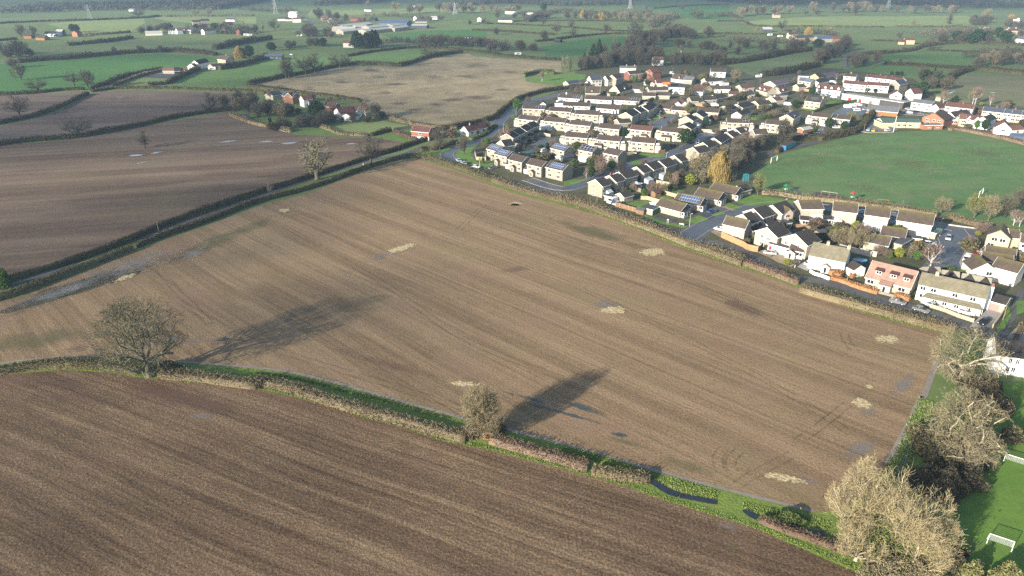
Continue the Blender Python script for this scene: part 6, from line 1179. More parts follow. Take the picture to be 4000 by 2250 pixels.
for lab, c, e0, e1, wl, rf, kw in [
 ('far white cottage pair with dark roof', 'Z', (238, 505), (388, 500), 'white', 'r_dark', dict(up=U4, dn=(-.3, .1))), ('far cottage with red roof beside the white pair', 'Z', (390, 505), (485, 500), 'render_blue', 'r_red', {}), ('far white cottage with a chimney', 'Z', (488, 490), (615, 495), 'white', 'r_dark', dict(chim=[-.45])),
 ('far cream house among grey trees', 'Z', (840, 515), (1040, 500), 'offwhite', 'r_brown', {}), ('far brown roofed row with dormers', 'Z', (1125, 490), (1275, 490), 'cream', 'r_brown', dict(h=3)), ('far red and white gabled house', 'Z', (1370, 520), (1440, 520), 'brick', 'r_maroon', dict(ax='y')),
 ('far farmhouse with a yellow gable', 'Z', (645, 365), (790, 360), 'cream', 'r_dark', dict(chim=[(-.3, 'cream')])), ('far dark roofed house joined to the yellow gable', 'Z', (790, 345), (930, 340), 'greystone', 'r_dark', {}), ('far low barn with dark roof', 'Z', (1195, 325), (1340, 328), 'white', 'r_slate', dict(h=3)), ('far red roofed long barn', 'Z', (1150, 395), (1320, 385), 'brick', 'r_red', dict(h=3)),
 ('far white bungalow beside the tall pylon', 'Z', (2065, 315), (2190, 315), 'white', 'r_brown', dict(h=3)), ('far long house by the road bend', 'Z', (2190, 320), (2300, 318), 'offwhite', 'r_dark', dict(h=3)), ('far red roofed house at the road bend', 'Z', (2310, 320), (2450, 318), 'white', 'r_red', {}),
 ('white block of far flats', 'Z', (2240, 215), (2370, 220), 'white', 'r_white', dict(h=8)), ('second tier of the white far flats', 'Z', (2250, 255), (2380, 258), 'white', 'r_white', dict(h=6)),
 ('white gabled house by the road bend with cars', 'J', (915, 185), (970, 185), 'white', 'r_red', dict(ax='y')), ('pinkish house beside the white gabled house', 'J', (850, 170), (912, 172), 'palebrick', 'r_red', {}), ('far white gable at the yard corner', 'J', (1725, 165), (1755, 165), 'white', 'r_maroon', dict(ax='y')), ('dark stable block at the yard corner', 'J', (1740, 200), (1855, 200), 'cream_d', 'r_slate', dict(h=3)), ('far pale long barn in the open field', 'J', (1890, 168), (1950, 168), 'white', 'r_white', dict(h=3)),
 ('far red brick buildings behind the yard', 'J', (1130, 175), (1255, 178), 'brick', 'r_maroon', dict(h=4)), ('far little dark shed behind the yard', 'J', (1310, 180), (1365, 182), 'r_black', 'r_black', dict(h=3)), ('white sunlit bungalow in the far trees', 'J', (1262, 90), (1325, 92), 'white', 'r_brown', dict(h=3)), ('far white gabled farmhouse in sun', 'J', (1700, 50), (1745, 50), 'white', 'r_brown', {}),
 ('cream villa with a red roof below the conifers', 'J', (1062, 405), (1160, 405), 'offwhite', 'r_red', dict(chim=[(-.4, 'brick')])), ('tall grey stone house with white dormers', 'K', (22, 335), (100, 335), 'greystone', 'r_dark', dict(h=6, dormer=(-.3, 0, .3))), ('white gabled wing by the tall grey house', 'K', (100, 345), (142, 350), 'white', 'r_dark', {}), ('red roofed outbuildings beyond the tall grey house', 'K', (150, 350), (270, 355), 'brick', 'r_red', dict(h=3)),
 ('long white house in the far sunlit trees', 'K', (380, 95), (468, 98), 'white', 'r_brown', {}), ('low white house with a flat dark roof far off', 'K', (535, 108), (622, 108), 'white', 'r_slate', dict(h=3)), ('far white gable by the lane hedge', 'K', (140, 160), (178, 160), 'white', 'r_grey', dict(ax='y')), ('far low pale shed by the lane hedge', 'K', (320, 172), (440, 175), 'offwhite', 'r_slate', dict(h=3)), ('small dark field shed in the green pasture', 'K', (798, 340), (848, 345), 'r_black', 'r_slate', dict(h=3, dep=5, rise=1)),
 ('white house with a red roof inside the wood', 'K', (1652, 515), (1740, 515), 'white', 'r_red', {}), ('white polytunnel above the red roofed wood house', 'K', (1650, 468), (1735, 465), 'white', 'r_white', dict(h=2.5, dep=6)), ('pale yellow farmhouse far behind the oaks', 'L', (478, 125), (535, 125), 'cream', 'r_red', {}),
 ('open fronted white roofed barn in the pasture', 'L', (390, 245), (467, 245), 'r_slate', 'r_white', dict(h=4, dep=9)), ('cream house of the eastern farm', 'L', (605, 290), (685, 290), 'offwhite', 'r_brown', {}), ('long dark blue roofed barn of the eastern farm', 'L', (668, 318), (820, 312), 'palebrick', 'r_slate', dict(h=4, dep=14)), ('grey roofed barn of the eastern farm', 'L', (850, 325), (975, 325), 'greystone', 'r_blue', dict(h=4, dep=14)), ('rusty red barn end of the eastern farm', 'L', (980, 325), (1035, 325), 'orange', 'r_red', dict(h=4, dep=9)),
 ('lone brick cottage in the eastern pasture', 'R', (580, 665), (745, 668), 'palebrick', 'r_maroon', {}), ('small brick wing of the lone cottage', 'R', (465, 695), (570, 700), 'palebrick', 'r_maroon', dict(h=3)), ('pink house with white chimneys in the eastern trees', 'R', (2310, 510), (2460, 510), 'palebrick', 'r_maroon', dict(chim=[(-.4, 'white'), (.4, 'white')])), ('white house at the far eastern edge', 'R', (2405, 630), (2560, 660), 'white', 'r_grey', {}), ('flat pale house in the eastern trees', 'R', (2230, 500), (2310, 505), 'offwhite', 'r_white', dict(h=3)), ('far white gable in the golden eastern trees', 'R', (2430, 320), (2490, 320), 'white', 'r_red', dict(ax='y')),
 ('red barn with a dark opening on the far western farm', 'Y', (1190, 545), (1280, 548), 'orange', 'r_red', dict(ax='y')), ('white roofed dutch barn on the far western farm', 'Y', (925, 525), (1030, 525), 'r_slate', 'r_white', dict(h=5)), ('pale blue sided shed on the far western farm', 'Y', (735, 560), (930, 560), 'render_blue', 'r_black', dict(h=4)), ('low tan barn on the far western farm', 'Y', (390, 600), (515, 600), 'wood', 'r_brown', dict(h=3)), ('second low tan barn on the far western farm', 'Y', (585, 625), (735, 630), 'wood', 'r_brown', dict(h=3)), ('far white house in the dark western wood', 'Y', (2140, 160), (2215, 162), 'white', 'r_grey', dict(h=3)),
 ('white caravan shed in the roadside thicket', 'I', (1370, 315), (1530, 310), 'offwhite', 'r_white', dict(h=3)),
]:
 k = dict(FR, wall=wl, roof=rf, fascia=False); k.update(kw); house(lab, c, e0, e1, **k)

# ------------------------------------------------------------------ vehicles
M['tyre'] = plain('tyre', (.012, .012, .013), .2); M['lamp_glass'] = plain('lamp_glass', (.7, .7, .68), .05, 3, .2); M['steel'] = plain('galvanised_steel', (.42, .43, .43), .1, 2, .45); M['pole_wood'] = plain('pole_wood', (.20, .165, .12), .3, 1.5)
CARP = {}
for nm, c in dict(white=(.72, .72, .72), silver=(.38, .39, .41), grey=(.15, .155, .165), black=(.015, .016, .02), blue=(.035, .07, .20), pale_blue=(.30, .40, .50), red=(.45, .018, .02), yellow=(.60, .38, .03)).items():
 b = NB('car_paint_' + nm); b.bsdf(c, .3, .5); CARP[nm] = b.mat
cgl = NB('car_glass'); cgl.bsdf((.012, .014, .017), .06, .7)
def car_parts(kind):
 body, glass = MB(), MB()
 if kind == 'car':
  L, Wd = 4.3, 1.76; pr = [(-2.15, .35), (-2.15, .78), (-1.95, .92), (-1.0, .98), (1.0, .96), (1.95, .80), (2.15, .62), (2.15, .35), (1.7, .24), (-1.7, .24)]; cab = [(-1.85, .95), (-1.35, 1.43), (.25, 1.45), (1.15, .95)]; roof = (-1.35, .25, 1.43, 1.47)
 else:
  L, Wd = 5.2, 1.98; pr = [(-2.6, .4), (-2.6, 1.95), (-2.45, 2.1), (.9, 2.12), (1.35, 2.0), (1.95, 1.25), (2.5, 1.05), (2.6, .7), (2.6, .4), (2.0, .28), (-2.0, .28)]; cab = None
 n = len(pr); hw = Wd / 2
 def half(z): return hw * (1 - .07 * max(0, (z - .7)))
 vs = [(x, -half(z), z) for x, z in pr] + [(x, half(z), z) for x, z in pr]
 body.add(vs, [tuple(range(n)), tuple(range(n, 2 * n))[::-1]] + [(i, n + i, n + (i + 1) % n, (i + 1) % n) for i in range(n)])
 if cab:
  v = [(cab[0][0], -.80, .95), (cab[3][0], -.80, .95), (cab[3][0], .80, .95), (cab[0][0], .80, .95), (cab[1][0], -.62, 1.42), (cab[2][0], -.62, 1.42), (cab[2][0], .62, 1.42), (cab[1][0], .62, 1.42)]
  glass.add(v, [(0, 3, 2, 1), (4, 5, 6, 7), (0, 1, 5, 4), (1, 2, 6, 5), (2, 3, 7, 6), (3, 0, 4, 7)])
  body.add([(-1.42, -.64, 1.42), (.30, -.64, 1.42), (.30, .64, 1.42), (-1.42, .64, 1.42), (-1.3, -.55, 1.49), (.15, -.55, 1.49), (.15, .55, 1.49), (-1.3, .55, 1.49)], [(0, 3, 2, 1), (4, 5, 6, 7), (0, 1, 5, 4), (1, 2, 6, 5), (2, 3, 7, 6), (3, 0, 4, 7)])
  for x0, x1 in ((-.45, -.36),):
   for sy in (-1, 1): body.add([(x0, sy * .81, .95), (x1, sy * .81, .95), (x1, sy * .63, 1.43), (x0, sy * .63, 1.43)], [(0, 1, 2, 3)])
 else:
  glass.add([(1.40, -.85, 1.95), (1.97, -.88, 1.27), (1.97, .88, 1.27), (1.40, .85, 1.95)], [(0, 1, 2, 3)]); glass.v = [(x + .015, y, z + .012) for x, y, z in glass.v]
  for sy in (-1, 1): glass.add([(.5, sy * .965, 1.3), (1.6, sy * .965, 1.3), (1.25, sy * .925, 1.85), (.5, sy * .925, 1.85)], [(0, 1, 2, 3)])
 w = MB(); w.tube([(0, -.11, 0), (0, .11, 0)], .32, 12); hl = MB(); hl.box(-.04, .04, -.17, .17, -.08, .08); rim = MB(); rim.tube([(0, -.12, 0), (0, .12, 0)], .19, 8)
 return body.mesh('car_body', CARP['white']), glass.mesh('car_glass', cgl.mat), w.mesh('wheel', M['tyre']), hl.mesh('headlight', M['lamp_glass']), rim.mesh('rim', M['steel']), L, Wd
CP = {k: car_parts(k) for k in ('car', 'van')}
def vehicle(c, x, y, x2, y2, paint, label, kind='car', cat=None):
 a, b = G(*T(c, x, y)), G(*T(c, x2, y2)); body, glass, wh, hl, rim, L, Wd = CP[kind]
 e = empty('parked_car' if kind == 'car' else 'parked_van', (a.x, a.y, .06), math.atan2(b.y - a.y, b.x - a.x)); reg(e, label, 'car' if kind == 'car' else 'van', '', 'parked cars and vans')
 bo = link('body', body, e); bo.material_slots[0].link = 'OBJECT'; bo.material_slots[0].material = CARP[paint]; link('window', glass, e)
 for sx in (-1, 1):
  for sy in (-1, 1): w = link('wheel', wh, e, (sx * L * .31, sy * (Wd / 2 - .1), .32)); link('rim', rim, w)
 for sy in (-1, 1): link('headlight', hl, e, (L / 2 - .02, sy * Wd * .34, .66 if kind == 'car' else .85))
for a in [('U', 1535, 1098, 1500, 1070, 'pale_blue', 'pale blue car leading the pair parked at the grass bend'), ('U', 1612, 1138, 1570, 1110, 'silver', 'silver car behind the pale blue one at the grass bend'), ('U', 1800, 1200, 1850, 1205, 'white', 'white car parked beside the yellow sign pole'), ('A', 430, 1415, 480, 1405, 'grey', 'dark grey car below the plain stone houses'),
          ('A', 955, 1055, 1000, 1070, 'black', 'black car in front of the black roofed terrace'), ('A', 1560, 1128, 1600, 1110, 'blue', 'dark blue car between the two solar roofed houses'), ('A', 1340, 512, 1300, 508, 'white', 'white car by the flat roofed garage'), ('A', 2130, 552, 2170, 556, 'white', 'white car below the car port bungalow'), ('B', 278, 1208, 270, 1230, 'silver', 'silver car on the gravel drive'),
          ('B', 600, 700, 640, 690, 'silver', 'silver car on the grass edge of the cul de sac'), ('B', 655, 728, 670, 720, 'red', 'small red car in the cul de sac'), ('B', 840, 680, 850, 665, 'grey', 'dark grey car against the cream fence'), ('B', 922, 710, 960, 705, 'white', 'white car at the cul de sac end'), ('B', 445, 760, 480, 755, 'pale_blue', 'pale car in the garden beside the stepped houses'),
          ('B', 1320, 935, 1370, 940, 'white', 'white car in front of the tan garden wall'), ('B', 1135, 1062, 1165, 1045, 'silver', 'silver car on the estate road by the lamp'), ('B', 795, 1112, 820, 1105, 'black', 'black car beside the russet fence'), ('B', 1480, 905, 1500, 900, 'grey', 'grey car beneath the white garages'),
          ('C', 608, 1135, 660, 1140, 'white', 'white car on the corner beside the mossy hedge'), ('C', 490, 1155, 530, 1165, 'blue', 'dark blue car behind the white corner car'), ('C', 790, 1085, 800, 1060, 'grey', 'grey car driving past the mossy hedge'), ('C', 1065, 1010, 1110, 1010, 'white', 'white car between two dark evergreens'), ('C', 1095, 1082, 1110, 1060, 'black', 'black car in the shade of the dark hedge'),
          ('C', 1575, 1048, 1600, 1020, 'pale_blue', 'pale blue car in the club car park corner'), ('C', 1655, 1060, 1670, 1040, 'yellow', 'yellow car in the club car park'), ('C', 1880, 1055, 1930, 1045, 'white', 'white car nearest the tall floodlight pole'), ('C', 1915, 1020, 1960, 1012, 'silver', 'silver car in the row by the floodlight pole'), ('C', 1930, 985, 1980, 980, 'white', 'white car against the club wall'),
          ('C', 1390, 715, 1440, 715, 'white', 'white car in the second row of the car yard'), ('C', 1400, 742, 1450, 740, 'white', 'white car at the front of the car yard'), ('C', 1530, 725, 1570, 720, 'silver', 'silver car by the showroom gable'), ('C', 1565, 805, 1620, 805, 'white', 'white car beside the showroom hedge'), ('C', 1430, 560, 1480, 565, 'white', 'white car before the red garage shutters'),
          ('C', 1030, 530, 1070, 532, 'white', 'white car at the corner of the dormer terrace'), ('C', 868, 498, 900, 495, 'silver', 'silver car under the dormer terrace'), ('C', 935, 500, 970, 495, 'pale_blue', 'pale blue car under the dormer terrace'), ('C', 1720, 828, 1760, 825, 'silver', 'silver car behind the low club block'), ('C', 1990, 790, 2010, 770, 'white', 'white car behind the green club roof'),
          ('C', 2065, 752, 2080, 735, 'blue', 'blue car beside the showroom corner pole'), ('C', 2120, 760, 2130, 745, 'yellow', 'yellow car next to the blue one by the pole'), ('C', 2200, 722, 2250, 735, 'silver', 'silver car in front of the white grey roofed house'), ('C', 2215, 775, 2265, 780, 'white', 'white car behind the brick clubhouse roof'), ('C', 720, 965, 750, 960, 'grey', 'grey car by the white bay house'),
          ('D', 720, 765, 770, 760, 'black', 'black car by the small white wall'), ('D', 1150, 810, 1210, 820, 'white', 'white estate car on the forecourt by the maroon roof terrace'),
          ('V', 722, 345, 680, 360, 'pale_blue', 'pale blue car tucked beside the white van'), ('V', 2000, 450, 2060, 435, 'blue', 'dark blue car on the drive of the solar bungalow'), ('F', 388, 690, 345, 680, 'white', 'white car on gravel beside the pale brick end house'), ('F', 1055, 1010, 1010, 1005, 'silver', 'silver car on the drive below the orange fence'),
          ('F', 1590, 1150, 1640, 1120, 'white', 'white car inside the white walled garden'), ('F', 2300, 455, 2260, 450, 'pale_blue', 'pale blue car behind the lean to house'), ('G', 672, 500, 720, 510, 'white', 'white car between two brown roofed houses'), ('G', 1390, 808, 1380, 850, 'silver', 'silver car driving down the lower road'), ('G', 1130, 888, 1190, 890, 'white', 'white car on the patio by the outhouse'),
          ('G', 1742, 1082, 1760, 1110, 'red', 'red car next to the white van'), ('G', 1800, 1055, 1825, 1085, 'red', 'red car nearest the brown garage roof'), ('H', 1218, 568, 1270, 580, 'grey', 'dark grey car beneath the clipped beech hedge'), ('H', 1440, 642, 1490, 658, 'grey', 'grey car parked in the lane by the white house'), ('H', 1562, 605, 1610, 620, 'silver', 'silver car under the verandah end'),
          ('H', 1868, 668, 1920, 680, 'white', 'white car on the patio of the long white house'), ('H', 2030, 758, 1990, 785, 'black', 'black saloon leaving the concrete drive'), ('Z', 2300, 918, 2330, 922, 'white', 'far white car on the gravel court'), ('Z', 2310, 970, 2320, 950, 'white', 'second far white car nearer the barn house'), ('J', 985, 198, 1005, 200, 'white', 'far white car by the white gabled house')]:
 vehicle(*a)
for a in [('V', 660, 318, 620, 335, 'white', 'white van beside the small grey shed', 'van'), ('G', 1640, 1105, 1610, 1150, 'white', 'white van next to the red cars', 'van'), ('C', 1250, 690, 1290, 690, 'white', 'white van at the end of the car yard row', 'van'), ('C', 1330, 675, 1370, 672, 'white', 'white van second in the car yard row', 'van'), ('C', 1410, 662, 1450, 660, 'white', 'white van third in the car yard row', 'van'),
          ('C', 1840, 660, 1900, 670, 'white', 'white van in front of the service bay', 'van'), ('B', 1350, 570, 1400, 570, 'white', 'white box van by the orange fence panel', 'van'), ('B', 430, 555, 450, 548, 'white', 'white van behind the stepped terrace', 'van'), ('B', 775, 140, 800, 148, 'white', 'white van at the wood edge', 'van'), ('A', 1110, 1190, 1150, 1175, 'white', 'white camper beside the dark green hedge', 'van'),
          ('C', 310, 650, 370, 655, 'white', 'long white trailer beside the lone stone house', 'van'), ('A', 1330, 530, 1380, 520, 'white', 'white van on the flat garage forecourt', 'van'), ('C', 1020, 305, 1080, 310, 'white', 'white van behind the dormer terrace', 'van'), ('L', 380, 640, 400, 636, 'white', 'white trailer cabin against the village hedge', 'van'), ('L', 350, 650, 375, 648, 'white', 'second white trailer cabin against the village hedge', 'van')]:
 vehicle(*a)

# ------------------------------------------------------------------ fences, walls, gates
def boards(name, col):
 b = NB(name); tc = b.n('ShaderNodeTexCoord'); u = b.n('ShaderNodeTexWave', {'Vector': (tc, 2), 'Scale': 1.0, 'Distortion': .2}, wave_type='BANDS', bands_direction='X'); n = b.noise((tc, 3), 1.3, 4)
 f = b.math('ADD', b.math('MULTIPLY', n, .7), b.math('MULTIPLY', b.noise((tc, 3), 12, 2), .3)); return b.bsdf(b.ramp(f, [(.3, tuple(x * .65 for x in col)), (.7, tuple(x * 1.3 for x in col))]), .85, .15)
M['f_orange'] = boards('orange_fence', (.33, .21, .11)); M['f_brown'] = boards('brown_fence', (.20, .125, .075)); M['f_grey'] = boards('weathered_fence', (.22, .19, .15)); M['f_tan'] = boards('tan_fence', (.42, .33, .21)); M['f_green'] = boards('green_fence', (.06, .10, .075)); M['f_conc'] = plain('concrete_panel', (.42, .40, .35), .2, .8); M['f_white'] = M['white']; M['f_stone'] = M['cream']; M['f_buff'] = M['buff']
def fence(label, pts, h, mat, t=.06, cat='fence', name='fence', post=2.0, cap=None):
 P = [G(*p) for p in pts]; o0 = P[0].copy(); r = empty(name, o0); mb = MB(); ps = MB()
 for i in range(len(P) - 1):
  a, b = P[i] - o0, P[i + 1] - o0; d = (b - a).normalized(); nn = Vector((-d.y, d.x, 0)) * t / 2
  q = [a - nn, a + nn, b + nn, b - nn]; mb.add([(p.x, p.y, 0) for p in q] + [(p.x, p.y, h) for p in q], [(4, 5, 6, 7), (0, 1, 5, 4), (2, 3, 7, 6), (1, 2, 6, 5), (3, 0, 4, 7)])
 mb.obj('panel', M[mat], r)
 if post:
  for i in range(len(P) - 1):
   a, b = P[i] - o0, P[i + 1] - o0; n = max(1, int((b - a).length / post))
   for k in range(n + (i == len(P) - 2)):
    p = a + (b - a) * k / n; q = MB(); s = max(.06, t * .8); q.box(-s, s, -s, s, 0, h + .12); q.obj('post', M[cap or mat], r, p, (0, 0, math.atan2(b.y - a.y, b.x - a.x)))
 reg(r, label, cat); return r
fence('tall brown panel fence above the boundary hedge', TP('V', 705, 370, 990, 450, 1085, 475), 1.9, 'f_brown', post=1.9, cap='f_tan')
fence('orange garden fence behind the near bungalow', TP('V', 1045, 275, 1130, 278, 1290, 322), 1.6, 'f_tan', post=2)
fence('orange garden fence behind the solar bungalow', TP('V', 1365, 205, 1530, 250), 1.6, 'f_tan', post=2)
fence('long tall orange fence round the pale brick end house', TP('F', 402, 785, 560, 858, 690, 915, 760, 960, 892, 985), 2.2, 'f_orange', post=2.4)
fence('dark green fence returning from the orange fence', TP('F', 894, 985, 960, 935), 2.0, 'f_green', post=2)
fence('cream stone wall round the corner patio', TP('A', 190, 1215, 210, 1295, 340, 1300, 335, 1225), 1.7, 'f_stone', .25, 'wall', 'garden_wall', 0)
fence('cream stone wall behind the square conservatory', TP('E', 1095, 505, 1320, 545), 1.7, 'f_stone', .25, 'wall', 'garden_wall', 0)
fence('tan stone wall topped with brown panels', TP('B', 1125, 915, 1430, 932), 1.8, 'f_buff', .25, 'wall', 'garden_wall', 0)
fence('long cream fence behind the cul de sac', TP('B', 655, 665, 765, 670, 1010, 705), 1.7, 'f_tan', post=2)
fence('cream wall on the white van side of the terrace', TP('A', 1085, 960, 1210, 985), 1.7, 'f_stone', .25, 'wall', 'garden_wall', 0)
fence('small orange fence by the box van', TP('B', 1085, 560, 1220, 580), 1.6, 'f_orange', post=2)
fence('orange brick wall below the solar strip house', TP('C', 510, 420, 640, 435), 1.8, 'f_orange', .2, 'wall', 'garden_wall', 0)
fence('white garden wall along the lane', TP('F', 1595, 1255, 1660, 1295, 1740, 1315, 1860, 1362), 1.1, 'f_white', .25, 'wall', 'garden_wall', 0)
fence('white pillared railing beside the white walled drive', TP('F', 1395, 1195, 1455, 1150, 1520, 1105, 1572, 1072), .9, 'f_grey', .05, 'railing', 'railing', 3.4, 'white')
fence('yellow stone wall in front of the long white house', TP('S', 360, 400, 490, 440, 635, 500, 790, 550), 1.1, 'f_buff', .3, 'wall', 'garden_wall', 4.6, 'buff')
fence('yellow stone wall beside the concrete drive', TP('S', 990, 612, 1060, 520, 1135, 400), 1.3, 'f_buff', .3, 'wall', 'garden_wall', 0)
fence('pale concrete panel fence behind the white houses', TP('F', 1990, 945, 2150, 985, 2300, 1020, 2415, 1050) + TP('G', 200, 1000, 420, 1050), 1.9, 'f_conc', .08, post=2.4)
fence('pale timber rail along the club car park', TP('C', 1460, 1072, 1590, 1085, 1970, 1082), .5, 'f_grey', .1, post=3)
fence('dark timber fence beside the small paddock', TP('U', 540, 635, 660, 615, 812, 592), 1.8, 'f_grey', post=2)
fence('new pale timber fence by the tile hung cottage', TP('U', 765, 735, 870, 770, 970, 812), 1.5, 'f_tan', post=2)
fence('low dark post and rail fence by the gravel drive', TP('H', 1040, 475, 1110, 492, 1190, 515), .9, 'f_grey', .05, post=1.8)
fence('brown board fence by the red cars', TP('G', 1620, 960, 1720, 980, 1830, 1000), 1.8, 'f_grey', post=2)
fence('pale kerb wall along the turning head', TP('G', 1395, 622, 1560, 645, 1770, 672), .5, 'f_conc', .2, 'wall', 'low_wall', 0)
fence('brown fence between two rear gardens', TP('F', 1345, 650, 1500, 665, 1600, 690), 1.6, 'f_brown', post=2)
fence('brown fence behind the glass gabled house', TP('F', 1592, 620, 1650, 655, 1700, 690), 1.6, 'f_brown', post=2)
fence('grey board fence below the stepped terrace', TP('E', 790, 575, 850, 590, 915, 610), 1.7, 'f_grey', post=2)
fence('orange fence panel by the small gabled house', TP('D', 935, 748, 1005, 752), 2, 'f_orange', post=2)
fence('brick garden wall at the pitch end', TP('D', 1890, 1055, 1960, 1075), 1.2, 'brick' if False else 'f_brown', .2, 'wall', 'garden_wall', 0)
fence('brown fence round the white garage gardens', TP('B', 520, 1180, 600, 1205, 680, 1195), 1.7, 'f_brown', post=2)
fence('stone planter beside the edge drive', [(3952, 1355), (3975, 1310), (3992, 1270)], .7, 'f_buff', 1.4, 'planter', 'planter', 0)
fence('wooden field gate in the dark lane hedge', TP('M', 2150, 518, 2195, 505), 1.1, 'f_tan', .08, 'gate', 'field_gate', 1.5)

# ------------------------------------------------------------------ street furniture, play equipment, goals, pylons
def pole(label, c, x, y, hp, r=.09, mat='steel', cat='pole', name='pole', arm=0.0, arms=0, H=None):
 g = G(*T(c, x, y)); H = H or tall(T(c, x, y), hp); e = empty(name, g, .6); m = MB(); m.tube([(0, 0, 0), (0, 0, H * .5), (0, 0, H)], [r, r * .85, r * .6], 8); m.obj('post', M[mat], e)
 if arm: a = MB(); a.tube([(0, 0, H - .1), (arm * .5, 0, H + .12), (arm, 0, H + .1)], r * .55, 6); b = a.obj('arm', M[mat], e); l = MB(); l.box(arm - .1, arm + .55, -.14, .14, H, H + .16); l.obj('lamp_head', M['frame'], e)
 for k in range(arms): a = MB(); a.box(-.9, .9, -.06, .06, H - .35 - .5 * k, H - .23 - .5 * k); a.obj('crossarm', M[mat], e)
 reg(e, label, cat); return e
for lab, c, x, y, hp in [('slim grey street lamp at the corner of the bungalow road', 'V', 1700, 638, 48), ('grey street lamp in the turning head', 'G', 1278, 672, 39), ('street lamp beside the grass of the cul de sac', 'B', 605, 748, 32), ('street lamp on the estate road by the laurel clump', 'B', 1100, 1078, 20), ('street lamp at the estate road junction', 'B', 698, 1262, 19), ('street lamp beside the round green tree', 'A', 745, 705, 32), ('street lamp on the main road bend', 'A', 572, 882, 17), ('street lamp behind the gable window end house', 'E', 672, 345, 11), ('street lamp by the car park turning', 'L', 975, 1060, 20), ('street lamp on the big lawn corner', 'F', 1268, 315, 12), ('street lamp by the lane end drive', 'S', 965, 205, 25)]:
 pole(lab, c, x, y, hp, .08, 'steel', 'street lamp', 'street_lamp', .5)
for lab, c, x, y, hp, ar in [('wooden pole in the lane hedge by the gate', 'M', 2174, 518, 39, 0), ('wooden pole in the lane hedge above the twin hedge gap', 'M', 1284, 838, 39, 0), ('wooden pole beside the concrete drive wall', 'S', 1097, 530, 56, 0), ('wooden pole between the beech hedges', 'H', 738, 392, 42, 0), ('tall wooden pole in front of the tile hung cottage', 'U', 905, 742, 56, 0), ('wooden pole rising from the boundary hedge', 'V', 456, 302, 25, 0),
                             ('tall pole on the corner of the stone terrace', 'B', 815, 985, 45, 1), ('pole among the clipped car yard hedges', 'C', 265, 300, 20, 0), ('tall pole by the showroom end', 'D', 432, 765, 78, 0), ('pole in the hamlet garden', 'J', 825, 1120, 45, 1), ('thin pole on the pasture edge', 'J', 2, 820, 15, 0), ('pole near the corner of the club car park', 'C', 1505, 1062, 30, 0), ('pole beside the red cars garage', 'S', 962, 205, 24, 1), ('pole beside the dark spreading tree of the terrace', 'B', 2000, 560, 28, 0), ('pole at the wood edge behind the red house', 'B', 785, 130, 24, 0), ('pole above the grey hall', 'B', 1650, 240, 18, 0)]:
 pole(lab, c, x, y, hp, .13, 'pole_wood', 'telegraph pole', 'telegraph_pole', 0, ar)
pole('tall white floodlight mast at the club car park edge', 'D', 358, 1078, 62, .16, 'frame', 'mast', 'floodlight_mast', .3)
pole('pale teal pole standing on the playing field edge', 'G', 768, 388, 32, .12, 'teal_sheet', 'pole', 'pole')
e = pole('yellow road sign on a pole by the parked cars', 'U', 1855, 1205, 34, .1, 'steel', 'road sign', 'road_sign'); mb = MB(); mb.box(-.6, .6, -.12, -.05, 4.0, 5.2); mb.obj('sign_plate', plain('sign_yellow', (.62, .42, .03), .1), e)
pole('short white marker post beside the corner hedge', 'U', 75, 1160, 10, .18, 'frame', 'post', 'marker_post'); pole('white round sign at the roadside hedge', 'U', 2075, 435, 6, .3, 'frame', 'road sign', 'road_sign')
def sign_board(label, c, x, y, w, h):
 g = G(*T(c, x, y)); e = empty('street_sign', g, -.6); a = MB(); a.box(-w / 2, w / 2, -.04, .04, h - .3, h); a.obj('sign_plate', M['frame'], e)
 for s in (-1, 1): b = MB(); b.box(s * w * .4 - .05, s * w * .4 + .05, -.03, .03, 0, h - .3); b.obj('post', M['steel'], e)
 reg(e, label, 'street sign')
sign_board('low white street name board on the verge', 'V', 1594, 632, 1.8, 1.0); sign_board('small white board on a post by the lawn path', 'V', 1406, 605, .6, 1.9)
def goal(label, p, q, H, depth, mat='frame', net=True, t=.07, back=1):
 a, b = G(*p), G(*q); L = (b - a).length; rz = math.atan2(b.y - a.y, b.x - a.x); e = empty('goal', (a + b) / 2, rz); m = MB()
 m.tube([(-L / 2, 0, 0), (-L / 2, 0, H), (L / 2, 0, H), (L / 2, 0, 0)], t, 8); m.obj('goal_frame', M[mat], e)
 if net:
  f = MB(); d = depth * back; f.tube([(-L / 2, 0, H), (-L / 2, d, 0), (L / 2, d, 0), (L / 2, 0, H)], t * .7, 6); f.obj('net_frame', M[mat], e); n = MB()
  k1, k2 = 14, 10
  for i in range(k1 + 1): x = -L / 2 + L * i / k1; n.add([(x - .012, 0, H), (x + .012, 0, H), (x + .012, d, 0), (x - .012, d, 0)], [(0, 1, 2, 3)])
  for j in range(1, k2): u = j / k2; n.add([(-L / 2, d * u - .01, H * (1 - u)), (L / 2, d * u - .01, H * (1 - u)), (L / 2, d * u + .01, H * (1 - u) + .02), (-L / 2, d * u + .01, H * (1 - u) + .02)], [(0, 1, 2, 3)])
  n.obj('net', M['steel'], e)
 reg(e, label, 'goal')
goal('white football goal standing by the blue container', T('L', 452, 1369), T('L', 503, 1346), 2.6, 0, net=False, t=.12)
goal('white football goal beyond the yellow green trees', T('X', 1072, 826), T('X', 1145, 758), 2.6, 0, net=False, t=.12)
goal('white netted goal lying nearest the willow on school grass', T('W', 318, 1186), T('W', 517, 1254), 2.2, 1.2, t=.06)
goal('white netted goal cut by the frame edge on school grass', T('W', 455, 520), T('W', 640, 580), 1.8, 1.0, t=.06)
goal('rusty orange framed goal behind the brown roofed houses', T('G', 430, 345), T('G', 580, 362), 2.4, 0, 'wood', False, .14)
